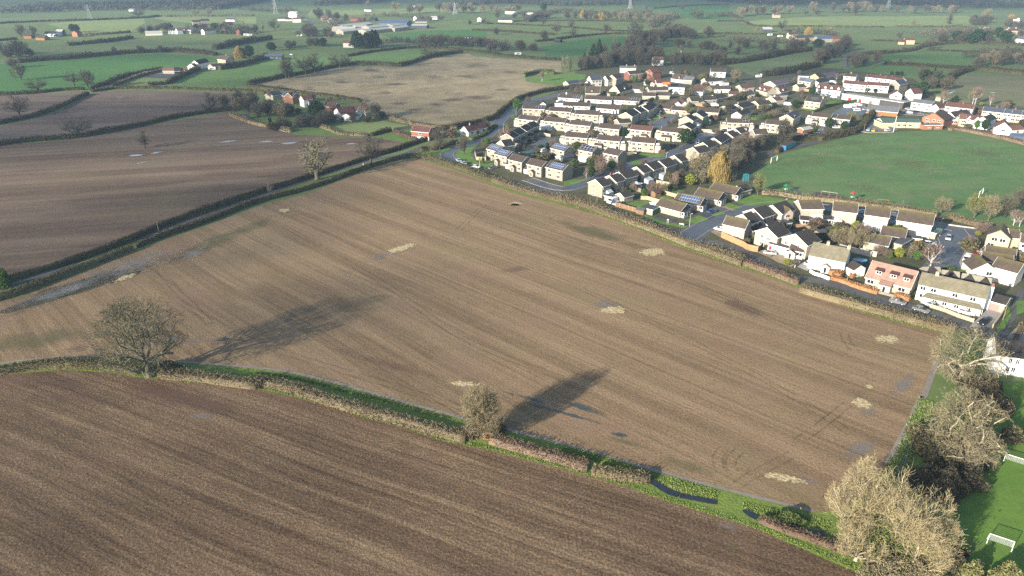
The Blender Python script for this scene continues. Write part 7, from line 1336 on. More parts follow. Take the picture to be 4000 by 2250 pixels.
def swing(label, c, pts):
 P = [G(*T(c, x, y)) for x, y in pts]; e = empty('swing_frame', P[0]); H = 2.6; d = (P[-1] - P[0]).normalized(); n = Vector((-d.y, d.x, 0))
 for p in P:
  q = p - P[0]; m = MB(); m.tube([q + n * 1.1, q + Vector((0, 0, H)), q - n * 1.1], .1, 6); m.obj('leg_frame', M['door_red'], e)
 m = MB(); m.tube([Vector((0, 0, H)), P[-1] - P[0] + Vector((0, 0, H))], .07, 6); m.obj('top_bar', M['steel'], e)
 for t in (.15, .35, .65, .85):
  q = (P[-1] - P[0]) * t; s = MB(); s.box(-.02, .02, -.02, .02, .6, H); s.box(-.25, .25, -.12, .12, .55, .6); s.obj('swing_seat', M['tyre'], e, q)
 reg(e, label, 'swings')
swing('red framed swings on the dark play surface', 'F', [(1745, 240), (1850, 255), (1955, 270)])
def playtower(label, c, x, y, roofm, slide=True, H=1.6, col='garage_green'):
 e = empty('play_tower', G(*T(c, x, y)), .5);
 for sx in (-.6, .6):
  for sy in (-.6, .6): m = MB(); m.box(sx - .07, sx + .07, sy - .07, sy + .07, 0, H + 1.5); m.obj('leg', M[col], e)
 m = MB(); m.box(-.6, .6, -.6, .6, H, H + .1); m.obj('deck', M['frame'], e)
 if roofm: m = MB(); m.add([(-.9, -.9, H + 1.5), (.9, -.9, H + 1.5), (.9, .9, H + 1.5), (-.9, .9, H + 1.5), (0, 0, H + 2.4)], [(0, 1, 4), (1, 2, 4), (2, 3, 4), (3, 0, 4), (3, 2, 1, 0)]); m.obj('roof', M[roofm], e)
 if slide: m = MB(); m.add([(.6, -.35, H + .1), (.6, .35, H + .1), (3.4, .35, .3), (3.4, -.35, .3), (.6, -.35, H - .05), (.6, .35, H - .05), (3.4, .35, .15), (3.4, -.35, .15)], [(0, 1, 2, 3), (7, 6, 5, 4), (0, 3, 7, 4), (1, 5, 6, 2), (2, 6, 7, 3), (0, 4, 5, 1)]); m.obj('slide', M['steel'], e)
 reg(e, label, 'play tower')
playtower('red roofed play tower at the end of the play surface', 'F', 2165, 290, 'door_red', False); playtower('green topped slide tower on the grass mound', 'F', 1268, 182, 'garage_green', True)
e = empty('climbing_frame', G(*T('E', 2148, 478)))
for sx in (-1.2, 0, 1.2):
 for sy in (-.8, .8): m = MB(); m.tube([(sx, sy, 0), (sx * .8, sy * .8, 3.2)], .11, 6); m.obj('post', M['teal_sheet'], e)
m = MB(); m.tube([(-1, -.65, 3.2), (1, -.65, 3.2), (1, .65, 3.2), (-1, .65, 3.2), (-1, -.65, 3.2)], .1, 6); m.obj('top_rail', M['teal_sheet'], e); m = MB(); m.tube([(-1.2, 0, 1.6), (1.2, 0, 1.6)], .1, 6); m.obj('bar', M['teal_sheet'], e); reg(e, 'teal climbing frame beside the golden willow', 'climbing frame')
def container():
 a, b, c = G(*T('C', 172, 1348)), G(*T('C', 275, 1368)), G(*T('C', 432, 1290)); u = c - b; L = u.length; rz = math.atan2(u.y, u.x); e = empty('container', (b + c) / 2 + Vector((-math.sin(rz), math.cos(rz), 0)) * 1.6, rz); m = MB()
 n = 26; xs = [-L / 2 + L * i / n for i in range(n + 1)]; pr = [(x, -1.6 + (.09 if i % 2 else 0)) for i, x in enumerate(xs)] + [(x, 1.6 - (.09 if i % 2 else 0)) for i, x in reversed(list(enumerate(xs)))]
 k = len(pr); m.add([(x, y, .1) for x, y in pr] + [(x, y, 2.6) for x, y in pr], [tuple(range(k))[::-1], tuple(range(k, 2 * k))] + [(i, (i + 1) % k, k + (i + 1) % k, k + i) for i in range(k)]); m.obj('body', M['teal_sheet'], e)
 d = MB(); d.box(-L / 2 - .08, -L / 2 - .01, -1.5, 1.5, .15, 2.5); d.obj('door', M['door_blue'], e); d = MB(); d.box(-L / 2, L / 2, -1.55, 1.55, 2.61, 2.68); d.obj('roof', M['r_brown'], e); reg(e, 'blue and teal steel container at the pitch corner', 'container')
container()
e = empty('picnic_bench', G(*T('C', 140, 1370)), .3); m = MB(); m.box(-1, 1, -.4, .4, .7, .78); m.obj('top', M['door_red'], e)
for s in (-1, 1): m = MB(); m.box(-1, 1, s * .75 - .15, s * .75 + .15, .42, .48); m.obj('seat', M['door_red'], e); m = MB(); m.box(s * .7 - .05, s * .7 + .05, -.8, .8, 0, .7); m.obj('leg', M['door_red'], e)
reg(e, 'red picnic bench beside the blue container', 'bench')
def pylon(label, c, x, y, H):
 e = empty('pylon', G(*T(c, x, y)), .5); m = MB(); w = lambda z: 3.2 * (1 - z / H) ** 1.3 + .5; zs = [0, .16, .3, .43, .55, .66, .76, .85, .93, 1.0]; r = .16
 for i in range(len(zs) - 1):
  z0, z1 = zs[i] * H, zs[i + 1] * H; a, b = w(z0), w(z1); q0 = [(-a, -a, z0), (a, -a, z0), (a, a, z0), (-a, a, z0)]; q1 = [(-b, -b, z1), (b, -b, z1), (b, b, z1), (-b, b, z1)]
  for k in range(4): m.tube([q0[k], q1[k]], r, 4); m.tube([q0[k], q1[(k + 1) % 4]], r * .7, 4); m.tube([q0[(k + 1) % 4], q1[k]], r * .7, 4)
 m.obj('tower', M['steel'], e)
 for k, z in enumerate((.66, .78, .9)):
  a = MB(); l = (4.6, 5.6, 4.4)[k]
  for s in (-1, 1): a.tube([(0, 0, H * z + 1.2), (s * l, 0, H * z)], .14, 4); a.tube([(0, 0, H * z), (s * l, 0, H * z)], .14, 4); a.tube([(s * l, 0, H * z), (s * l, 0, H * z - 1.6)], .12, 4)
  a.obj('cross_arm', M['steel'], e)
 reg(e, label, 'pylon')
pylon('pale steel lattice pylon in the sunlit western field', 'I', 852, 188, 24); pylon('tall pylon rising beside the white flats', 'J', 430, 135, 27); pylon('grey pylon among trees on the eastern skyline', 'R', 290, 140, 27); pylon('small far pylon beyond the sunlit farm', 'J', 2118, 135, 20); pylon('faint far pylon beyond the pasture oaks', 'K', 1450, 75, 24)
def shed(label, c, e0, e1, h, dep, wall, roof, name='shed'): house(label, c, e0, e1, h=h, dep=dep, rise=.6, wall=wall, roof=roof, fascia=False, name=name, cat='shed')
shed('orange timber shed in the rear garden', 'F', (1735, 735), (1830, 712), 1.9, 3, 'f_orange', 'felt'); shed('dark summer house with pale doors', 'F', (1350, 730), (1440, 740), 2.0, 3, 'f_green', 'r_slate'); shed('dark lean shed behind the pale gabled house', 'F', (1495, 715), (1600, 735), 2.0, 3, 'f_brown', 'felt'); shed('grey shed beside the tall panel fence', 'V', (985, 405), (1085, 425), 1.9, 2.6, 'f_brown', 'felt')
shed('russet garden shed behind the bungalow fences', 'V', (1245, 190), (1320, 175), 2, 3, 'f_brown', 'r_maroon'); shed('glass roofed shed below the octagonal conservatory', 'E', (792, 530), (870, 545), 1.9, 2.4, 'f_tan', 'r_maroon'); shed('low flat garden room below the cul de sac', 'A', (840, 1215), (985, 1190), 2.2, 4, 'greystone', 'r_green'); shed('brown shed in the garden below the white bungalows', 'A', (2060, 690), (2180, 690), 2.2, 3, 'f_brown', 'r_slate')
shed('dark open timber shelter behind the solar houses', 'A', (1380, 1265), (1530, 1240), 2, 4, 'felt', 'r_slate'); shed('tan timber shed beyond the pine', 'D', (1030, 520), (1110, 530), 2.6, 4, 'f_tan', 'f_grey'); shed('small dark garden hut beside the arena bungalow', 'J', (115, 1090), (180, 1085), 2.4, 4, 'f_green', 'r_slate'); shed('white flat boxes behind the glass front house', 'G', (1215, 690), (1300, 705), 1.9, 2, 'pinkish', 'r_green')
e = empty('swimming_pool', G(*T('F', 2265, 1120))); m = MB(); n = 20; m.add([(2.4 * math.cos(t * 2 * math.pi / n), 1.8 * math.sin(t * 2 * math.pi / n), z) for z in (0, 1.0) for t in range(n)] , [(t, (t + 1) % n, n + (t + 1) % n, n + t) for t in range(n)]); m.obj('pool_wall', M['r_blue'], e)
m = MB(); m.poly([(2.35 * math.cos(t * 2 * math.pi / n), 1.75 * math.sin(t * 2 * math.pi / n), .9) for t in range(n)]); b = NB('pool_water'); m.obj('water', b.bsdf((.07, .30, .38), .1, .5), e); reg(e, 'round blue garden pool behind the olive roofed house', 'pool')
e = empty('scaffold_tarpaulin', G(*T('B', 700, 322))); m = MB(); m.add([(-3, 0, 2.4), (3, 0, 3.0), (3, 4, 4.0), (-3, 4, 3.6), (-3, 0, 2.3), (3, 0, 2.9), (3, 4, 3.9), (-3, 4, 3.5)], [(0, 1, 2, 3), (7, 6, 5, 4), (0, 4, 5, 1), (1, 5, 6, 2), (2, 6, 7, 3), (3, 7, 4, 0)]); m.obj('sheet', M['tarp'], e); reg(e, 'bright orange tarpaulin over a roof beside the glazed flat house', 'tarpaulin')
for lab, c, x, y in [('white caravan in the roadside row, nearest the road', 'Z', 1540, 595), ('white caravan beside the red and white gabled house', 'Z', 1600, 600), ('white caravan under the far thicket', 'Z', 2430, 605), ('white static caravan in the eastern trees', 'R', 1850, 485), ('second white static caravan in the eastern trees', 'R', 1930, 485), ('white horsebox on the farm grass', 'Z', 975, 1165), ('white cabin by the tan field hedge', 'K', 490, 472), ('white bus parked by the yard thicket', 'J', 650, 342), ('white pale cabin on the eastern farm track', 'L', 445, 300), ('white trailer on the eastern farm track', 'L', 530, 312)]:
 e = empty('caravan', G(*T(c, x, y)), .3); m = MB(); m.prism([(-1.1, .5), (-1.1, 2.3), (-.9, 2.6), (.9, 2.6), (1.1, 2.3), (1.1, .5)], -3.2, 3.2); m.obj('body', M['white'], e); m = MB(); m.box(-1.6, 1.6, -1.14, -1.105, 1.3, 2.0); m.obj('window', M['glass'], e)
 for s in (-1, 1): m = MB(); m.tube([(0, s * .95 - .1, .35), (0, s * .95 + .1, .35)], .35, 10); m.obj('wheel', M['tyre'], e)
 reg(e, lab, 'caravan')

# ------------------------------------------------------------------ trees in the fields, gardens and copses: a few grown kinds, copied
def kind_bare(seed, bark, tw, **k):
 tb, V, F_, mi = bare_parts(seed, 10.0, k.pop('R'), **k); return far_tree_mesh('tree', tb, V, F_, mi, bark, tw)
OAK = dict(R=5.6, minr=.045, trunk=.22, r0=.42, levels=4, kids=(8, 6, 5, 4), spread=(58, 45, 45, 50), gnarl=.26, lift=.07, zmin=.16, tubes=2, fill=1.2)
RND = dict(R=4.6, minr=.045, trunk=.16, r0=.26, levels=4, kids=(9, 7, 5, 4), spread=(46, 34, 34, 42), gnarl=.14, lift=.12, zmin=.05, tubes=1, fill=1.1)
SCR = dict(R=4.8, minr=.05, trunk=.06, r0=.20, levels=4, kids=(6, 6, 5, 3), spread=(50, 36, 36, 42), gnarl=.18, lift=.12, zmin=.0, tubes=1, stems=3, fill=1.1)
KIND = {'oak': [kind_bare(s, 'bark_dark', 'tw_dark', **dict(OAK)) for s in (101, 102, 103)], 'round': [kind_bare(s, 'bark_dark', 'tw_brown', **dict(RND)) for s in (111, 112, 113)],
  'scrub': [kind_bare(s, 'bark_dark', 'tw_brown', **dict(SCR)) for s in (121, 122, 123)], 'dark': [kind_bare(s, 'bark_dark', 'tw_dark', **dict(SCR)) for s in (124, 125)], 'pale': [kind_bare(s, 'bark', 'tw_tan', **dict(RND)) for s in (131, 132)],
  'birch': [kind_bare(s, 'birch', 'tw_red', **dict(RND, R=3.0, trunk=.3, r0=.16)) for s in (141, 142)], 'red': [kind_bare(s, 'bark', 'tw_red', **dict(SCR)) for s in (151, 152)], 'moss': [kind_bare(s, 'bark', 'tw_green', **dict(RND)) for s in (161, 162)],
  'poplar': [kind_bare(171, 'bark', 'tw_tan', **dict(RND, R=1.3, trunk=.2, r0=.2))], 'whitebirch': [kind_bare(s, 'bark', 'tw_oak', **dict(OAK, R=3.6)) for s in (175,)]}
def kind_ever(seed, R, n, size, mat, shape): tb, V, F_, mi = evergreen(seed, 10.0, R, n, size, mat, shape); return far_tree_mesh('tree', tb, V, F_, mi, 'bark_dark', mat)
KIND['conifer'] = [kind_ever(s, 3.0, 1500, .8, 'ever', 'cone') for s in (201, 202)]; KIND['ever'] = [kind_ever(s, 4.2, 1500, .9, 'ever', 'egg') for s in (203, 204)]; KIND['green'] = [kind_ever(s, 4.0, 1400, .8, 'ever_bright', 'egg') for s in (205, 206)]
KIND['yellow'] = [kind_ever(207, 4.0, 1400, .8, 'ever_yellow', 'egg')]; KIND['column'] = [kind_ever(208, 2.0, 1200, .7, 'ever_bright', 'column')]; KIND['shrub'] = [kind_ever(s, 6.0, 900, 1.3, m, 'egg') for s, m in ((209, 'hedge_green'), (210, 'hedge_olive'))]; KIND['bush'] = [kind_ever(s, 6.0, 900, 1.3, m, 'egg') for s, m in ((211, 'hedge_dark'), (212, 'hedge_brown'), (213, 'hedge_red'))]
def golden(seed):
 rng = np.random.default_rng(seed); tb = MB(); tb.tube([(0, 0, 0), (0, 0, 3), (.3, 0, 6)], [.45, .4, .2], 8); n = 1500; a = rng.random(n) * 6.283; r = np.sqrt(rng.random(n)); top = 10 * np.sqrt(np.clip(1 - .75 * r * r, 0, 1)); parts = []
 for k in range(4):
  z = top * (1 + .13 * np.sin(3 * a + 1)) - (k + .5) * (1.3 + .7 * rng.random(n)); P = np.stack([np.cos(a) * r * 4.6 + rng.normal(size=n) * .15, np.sin(a) * r * 4.6 + rng.normal(size=n) * .15, np.clip(z, .8, None)], 1); D = np.stack([np.cos(a) * .25, np.sin(a) * .25, -np.ones(n)], 1) + rng.normal(size=(n, 3)) * .15
  parts.append(cards(P, 1.7, .11, rng, D=D))
 V, F_ = join_np(parts); return far_tree_mesh('tree', tb, V, F_, [1] * len(F_), 'bark', 'tw_gold')
KIND['gold'] = [golden(5), golden(6)]
TR = random.Random(77); ADJ = {}
NAMES = {'oak': 'oak_tree', 'conifer': 'conifer', 'ever': 'evergreen_tree', 'green': 'evergreen_tree', 'yellow': 'evergreen_tree', 'column': 'conifer', 'gold': 'willow_tree', 'birch': 'birch_tree', 'poplar': 'poplar_tree', 'shrub': 'shrub', 'bush': 'shrub', 'scrub': 'thorn_tree', 'dark': 'thorn_tree', 'whitebirch': 'birch_tree', 'red': 'twiggy_tree'}
def plant(kind, at, H, label, place='', wf=1.0, group=None, cat=None):
 me = TR.choice(KIND[kind]); o = link(NAMES.get(kind, 'bare_tree'), me); s = H / 10.0 * (1.22 if kind == 'oak' else 1.08); o.location = at; o.rotation_euler = (0, 0, TR.random() * 6.28); w = s * wf * TR.uniform(.92, 1.08); o.scale = (w, w, s)
 reg(o, label, cat or ('shrub' if kind in ('shrub', 'bush') else 'tree'), place, group); return o
def tree(c, x, y, hp, kind, label, wf=1.0): p = T(c, x, y); return plant(kind, G(*p), tall(p, hp / CROPS[c][2]), label, '', wf)
for a in [('I', 190, 1100, 175, 'oak', 'bare oak at the western bend of the field hedge', 1.15), ('I', 748, 1280, 180, 'oak', 'bare oak standing on the long dark hedge', 1.15), ('I', 1368, 1398, 130, 'oak', 'small bare oak on a tuft of grass in the field'), ('I', 1992, 1062, 155, 'oak', 'slender bare oak near the hamlet end of the hedge', .9), ('I', 357, 862, 125, 'oak', 'dark crooked tree on the bright pasture hedge', 1.3), ('I', 700, 806, 135, 'oak', 'thin bare tree in the bright pasture'), ('I', 832, 832, 160, 'round', 'round bare tree beside the thin pasture tree', 1.2), ('I', 205, 755, 145, 'round', 'round brown tree at the western pasture corner', 1.2),
          ('I', 120, 640, 90, 'scrub', 'brown scrub tree above the western pasture corner', 1.4), ('I', 190, 545, 160, 'scrub', 'tall scrub tree at the western thicket', 1.3), ('I', 20, 500, 90, 'oak', 'thin tree at the western edge of the pastures'), ('I', 690, 305, 75, 'ever', 'dark evergreen beside the red barn', .9), ('I', 725, 305, 70, 'ever', 'second dark evergreen beside the red barn', .9), ('I', 208, 352, 115, 'round', 'bare tree beside the western farm', 1.1), ('I', 325, 352, 100, 'round', 'brown tree between the tan barns', 1.1), ('I', 1310, 165, 85, 'oak', 'far bare oak at the end of the pylon field', 1.2),
          ('I', 1330, 502, 75, 'dark', 'dark rounded thorn in the tall pasture hedge'), ('I', 1520, 498, 65, 'dark', 'dark thorn left of the thicket gap', 1.2), ('I', 1080, 505, 60, 'dark', 'spindly thorn in the tall pasture hedge'), ('J', 90, 548, 100, 'gold', 'golden willow behind the tall farmhouse', 1.1), ('J', 180, 545, 110, 'ever', 'dark tree behind the golden farm willow', 1.0), ('I', 1850, 148, 60, 'pale', 'sunlit pale tree in the far western field', 1.3), ('I', 1980, 150, 75, 'pale', 'taller sunlit pale tree in the far western field'),
          ('J', 528, 738, 165, 'oak', 'westernmost of the four oaks on the pasture hedge', 1.0), ('J', 556, 738, 150, 'oak', 'oak twin standing against the westernmost pasture oak', .9), ('J', 712, 702, 150, 'oak', 'broad oak in the middle of the pasture hedge', 1.0), ('J', 803, 685, 150, 'oak', 'oak next to the broad middle oak', 1.1), ('J', 1036, 640, 140, 'oak', 'spreading oak alone near the hedge bend', 1.3), ('J', 1877, 548, 115, 'oak', 'wide oak at the top corner of the tan field', 1.3), ('J', 420, 285, 90, 'oak', 'far oak above the white caravans', 1.2), ('J', 240, 305, 75, 'dark', 'far dark tree behind the caravans'), ('J', 130, 300, 110, 'poplar', 'pale poplar beside the caravans'), ('J', 310, 300, 110, 'poplar', 'second pale poplar beside the caravans'),
          ('J', 815, 1115, 155, 'ever', 'big dark pine in the hamlet garden', 1.05), ('J', 1285, 1135, 170, 'birch', 'pale bare tree at the east end of the hamlet', 1.2), ('J', 1370, 1105, 125, 'round', 'grey bare tree by the hamlet drive', 1.1), ('J', 1430, 1125, 70, 'ever', 'dark evergreen bush at the hamlet drive', 1.2), ('J', 365, 945, 100, 'birch', 'white birch at the west of the hamlet'), ('J', 1560, 110, 90, 'pale', 'sunlit pale tree by the far white farmhouse', 1.2), ('J', 1300, 70, 60, 'pale', 'sunlit tan tree behind the far bungalow', 1.2), ('J', 1990, 195, 65, 'oak', 'oak beside the far long barn', 1.1), ('J', 2260, 235, 45, 'dark', 'dark thorn in the field east of the yard', 1.0), ('J', 2385, 230, 60, 'oak', 'thin oak in the field east of the yard', 1.0),
          ('U', 197, 1140, 400, 'oak', 'large ivy footed oak on the twin lane hedge', .9), ('U', 1247, 925, 310, 'oak', 'bare tree on the grass by the cottage corner', 1.0), ('U', 1622, 992, 265, 'round', 'bare tree on the grass at the road bend', .9), ('U', 1905, 880, 110, 'moss', 'ivy clad stump tree beside the road bend', .7), ('U', 1960, 830, 90, 'green', 'green laurel bush beside the stone gable'), ('_', 1240, 702, 170, 'whitebirch', 'tall pale sparse tree on the lane hedge', 1.0), ('U', 1420, 740, 130, 'bush', 'bushy shrub between the two cottages', .9), ('U', 1950, 620, 150, 'scrub', 'brown tree behind the low white cottage', 1.0), ('U', 1830, 680, 90, 'red', 'russet tree before the low white cottage', .9), ('U', 1330, 640, 80, 'dark', 'dark bush behind the tile hung cottage', .9),
          ('A', 760, 640, 160, 'green', 'round bright green tree on the main road', .95), ('A', 900, 520, 80, 'red', 'reddish bare shrub by the road sign', 1.0), ('A', 610, 1105, 245, 'birch', 'white stemmed birch before the black roofed terrace', 1.0), ('A', 560, 1090, 200, 'birch', 'second birch beside the cream gable end', 1.0), ('A', 625, 865, 50, 'yellow', 'yellow green bush on the road corner', .9), ('A', 1230, 1110, 100, 'red', 'russet round tree by the cul de sac garages', 1.1), ('A', 820, 1170, 90, 'red', 'reddish bare tree in the turning court', 1.1), ('A', 1040, 1200, 75, 'shrub', 'green mound shrub beside the white camper', .8), ('A', 300, 1350, 90, 'column', 'yellow brown conical shrub by the front lawn', 1.0), ('A', 360, 1080, 80, 'green', 'green shrub beside the corner patio', 1.0), ('A', 2200, 990, 130, 'ever', 'dark holly between two stone terraces', .8), ('A', 1740, 960, 75, 'dark', 'bare tree in the middle terrace gardens', 1.2), ('A', 1880, 1400, 180, 'red', 'pinkish bare tree below the end house', 1.0), ('A', 1095, 240, 130, 'birch', 'pinkish birch pair on the corner lawn', 1.0), ('A', 2345, 250, 75, 'green', 'green spreading bush below the red house', 1.3),
          ('B', 960, 1085, 200, 'ever', 'big dark laurel clump at the estate road', 1.0), ('B', 1040, 1040, 120, 'ever', 'smaller dark laurel behind the clump', 1.1), ('B', 985, 690, 150, 'moss', 'grey green bare tree by the white cul de sac car', 1.1), ('B', 1520, 680, 180, 'dark', 'dark tree beside the gabled chalet', .6), ('B', 1380, 670, 110, 'dark', 'bare tree behind the stepped stone houses', 1.2), ('B', 1690, 610, 70, 'yellow', 'yellow green shrub by the cream bungalows', .8), ('B', 120, 690, 80, 'ever', 'dark shrub beside the white terrace bungalow', .9), ('B', 2130, 720, 110, 'red', 'brown leafless thicket tree behind the chalet', 1.4), ('B', 2000, 640, 90, 'shrub', 'evergreen bank behind the chalet', 1.1), ('B', 370, 400, 85, 'moss', 'mossy tree between brown bungalows', 1.0), ('B', 2270, 1090, 330, 'dark', 'dark spreading tree over the pitch edge', .75), ('B', 1620, 240, 170, 'pale', 'pale bare tree at the wood edge bungalow', 1.0), ('B', 1180, 250, 110, 'moss', 'mossy bare tree by the dormer chalet', 1.3), ('B', 1340, 235, 110, 'pale', 'pinkish bare tree by the long white house', 1.0), ('B', 2330, 300, 70, 'green', 'green conifer beside the lilac hall', .9), ('B', 1010, 430, 80, 'shrub', 'dark green garden mound by the terrace bungalows', 1.2),
          ('E', 1570, 440, 290, 'pale', 'pale twiggy tree beside the golden willow', 1.0), ('E', 1830, 470, 290, 'gold', 'golden weeping willow beside the playing field', .85), ('E', 1500, 530, 130, 'yellow', 'ivy green shrub below the twiggy tree', 1.0), ('E', 1620, 520, 130, 'pale', 'pale shrub tree beside the ivy green shrub', 1.0), ('E', 945, 668, 95, 'column', 'bright green clipped conifer on the bungalow lawn', 1.2), ('E', 1320, 545, 170, 'birch', 'bare garden tree behind the bungalow fences', .9), ('E', 1170, 620, 130, 'pale', 'small pale apple tree behind the orange fence', 1.1), ('E', 2290, 640, 250, 'moss', 'ivy green ragged conifer beside the bungalow annex', .55), ('E', 440, 370, 130, 'red', 'pinkish bare tree below the detached house', 1.1), ('E', 270, 440, 120, 'birch', 'small white birch by the plain stone house', .9), ('E', 330, 440, 130, 'ever', 'dark shrub beside the small white birch', .7), ('E', 680, 350, 110, 'dark', 'dark thicket tree by the junction', 1.3), ('E', 570, 330, 90, 'ever', 'dark evergreen by the detached house corner', 1.1), ('E', 1060, 600, 110, 'red', 'pinkish shrub tree behind the conservatory', 1.6), ('E', 800, 590, 60, 'green', 'small green shrub by the terrace gardens', 1.0), ('E', 1960, 470, 100, 'scrub', 'brown scrub beside the bungalow annex', 1.6), ('E', 2050, 330, 170, 'scrub', 'large brown thorn above the golden willow', 1.3), ('E', 2150, 250, 150, 'scrub', 'second brown thorn above the golden willow', 1.3),
          ('C', 700, 495, 170, 'conifer', 'dark spreading conifer before the dormer terrace', 1.0), ('C', 2260, 530, 200, 'ever', 'big dark pine behind the tall white house', .7), ('C', 1290, 960, 200, 'moss', 'large grey bare tree over the dark hedge', 1.2), ('C', 950, 1010, 150, 'ever', 'dark evergreen beside the stone pair', 1.0), ('C', 1190, 1040, 130, 'ever', 'second dark evergreen beside the stone pair', 1.0), ('C', 1520, 880, 100, 'ever', 'dark ivy tree at the car park hedge', .9), ('C', 930, 1150, 140, 'scrub', 'brown thorn at the pitch hedge', 1.2), ('C', 1300, 1120, 120, 'dark', 'dark thorn at the pitch hedge', 1.2), ('C', 340, 780, 140, 'birch', 'pinkish sapling before the stone and blue house', .8), ('C', 430, 700, 130, 'ever', 'dark round evergreen by the lone stone house', 1.0), ('C', 290, 350, 80, 'green', 'green shrub beside the lilac roofed hall', .9), ('C', 540, 540, 70, 'shrub', 'evergreen shrub behind the lone stone house', .8), ('C', 1150, 240, 90, 'pale', 'pale tree beside the second lilac hall', 1.2), ('C', 1070, 260, 110, 'birch', 'bare birch by the dark roofed house', 1.0), ('C', 1560, 440, 70, 'dark', 'dark bush before the long white terrace', 1.2), ('C', 1680, 450, 60, 'ever', 'evergreen bush before the white terrace end', 1.2), ('C', 1930, 420, 100, 'moss', 'bare tree at the white terrace corner', 1.2), ('C', 1400, 400, 60, 'pale', 'pale bush before the long white terrace', 1.2), ('C', 2030, 180, 60, 'ever', 'dark evergreen behind the farther terrace', 1.2), ('C', 1940, 180, 60, 'ever', 'second evergreen behind the farther terrace', 1.0), ('C', 2090, 190, 70, 'ever', 'third evergreen behind the farther terrace', .9),
          ('D', 800, 510, 230, 'ever', 'wide dark evergreen behind the white gables', .85), ('D', 985, 225, 160, 'conifer', 'leaning dark conifer on the pasture edge', .8), ('D', 1140, 630, 200, 'birch', 'white stemmed birch at the wet field corner', 1.1), ('D', 1600, 640, 250, 'birch', 'first of the tall white birches on the wet field', .9), ('D', 1640, 640, 260, 'birch', 'second of the tall white birches on the wet field', .9), ('D', 1560, 600, 170, 'moss', 'ivy green tree beside the tall white birches', .7), ('D', 1880, 655, 170, 'birch', 'lone slim birch on the wet field', .8), ('D', 2110, 710, 110, 'red', 'pinkish fan shaped tree above the slate terrace', 1.2), ('D', 1290, 610, 80, 'ever', 'dark conifer beside the maroon terrace', .9), ('D', 1340, 580, 80, 'ever', 'second dark conifer beside the maroon terrace', .9), ('D', 870, 735, 110, 'shrub', 'round brown green garden shrub by the grey roofed house', .9), ('D', 740, 700, 60, 'bush', 'small brown shrub before the grey roofed house', 1.0), ('D', 1790, 1040, 160, 'ever', 'dark evergreen before the triple gables', .8), ('D', 1660, 1020, 130, 'green', 'green conifer before the triple gables', .7), ('D', 1530, 1010, 70, 'shrub', 'low green shrub beneath the triple gables', 1.2), ('D', 1740, 650, 50, 'yellow', 'yellow green bush by the birches', 1.3), ('D', 2160, 1110, 70, 'shrub', 'dark green shrub by the large white gable', 1.3), ('D', 2200, 880, 40, 'bush', 'brown shrub before the slate terrace', 1.2), ('D', 2320, 900, 40, 'bush', 'russet shrub before the stone terrace part', 1.2),
          ('F', 900, 180, 220, 'moss', 'ragged ivy green tree at the big lawn corner', .55), ('F', 2210, 700, 130, 'yellow', 'yellow green bush by the brown roofed houses', .9), ('F', 1950, 690, 110, 'moss', 'mossy shrub tree under the glass gable', 1.2), ('F', 1700, 1190, 140, 'column', 'bright green conical tree on the white house drive', 1.0), ('F', 1840, 800, 70, 'shrub', 'dark shrub beside the tan copse', 1.0), ('F', 1030, 940, 60, 'shrub', 'dark shrub beside the red garage door', .9), ('F', 745, 870, 70, 'shrub', 'dark shrub in the fenced corner garden', .9), ('F', 960, 800, 45, 'yellow', 'small yellow shrub by the clad panel house', .8), ('F', 1290, 1160, 80, 'yellow', 'yellow twiggy shrub at the gravel drive', 1.4), ('F', 1100, 1000, 45, 'shrub', 'clipped bush behind the silver car', 1.0), ('F', 1940, 1250, 100, 'red', 'russet bush at the white wall corner', 1.2),
          ('G', 720, 1060, 130, 'yellow', 'large olive round bush behind the pink roof', 1.0), ('G', 600, 1070, 70, 'green', 'bright green bush behind the pink roof', 1.2), ('G', 960, 1100, 130, 'green', 'light green tree beside the twisted birch', .8), ('G', 890, 1060, 160, 'pale', 'white twiggy tree behind the green bushes', 1.1), ('G', 1150, 1190, 290, 'birch', 'twisted white limbed birch with pink twigs', 1.5), ('G', 1290, 460, 210, 'pale', 'weeping dome shaped bare tree by the playing field', 1.25), ('G', 1740, 520, 320, 'moss', 'yellow green bare tree at the playing field corner', .85), ('G', 1930, 560, 330, 'pale', 'rounded bare tree right of the yellow green one', .75), ('G', 2150, 520, 280, 'round', 'brown bare tree on the eastern path', .9), ('G', 2330, 400, 270, 'round', 'brown tree at the eastern edge of the pitch', 1.0), ('G', 2270, 620, 200, 'birch', 'white fan shaped bare tree by the eastern wall', 1.2), ('G', 2350, 640, 190, 'birch', 'second white fan shaped tree by the eastern wall', 1.0), ('G', 1850, 730, 150, 'red', 'pink fan shaped tree by the turning head', 1.4), ('G', 1680, 900, 130, 'red', 'russet round tree across from the silver car', 1.4), ('G', 1790, 760, 50, 'yellow', 'mossy low hedge bush by the turning head', 1.6), ('G', 1830, 1330, 90, 'yellow', 'olive bush before the large cream house', 1.2), ('G', 1560, 1310, 70, 'yellow', 'yellow bush behind the pyramid roofs', 1.3), ('G', 480, 960, 120, 'bush', 'brown green bush behind the concrete panels', .8), ('G', 150, 690, 110, 'yellow', 'bright yellow green bush by the glass lean to', .8), ('G', 2360, 1110, 120, 'bush', 'dark shrub by the eastern garages', .9),
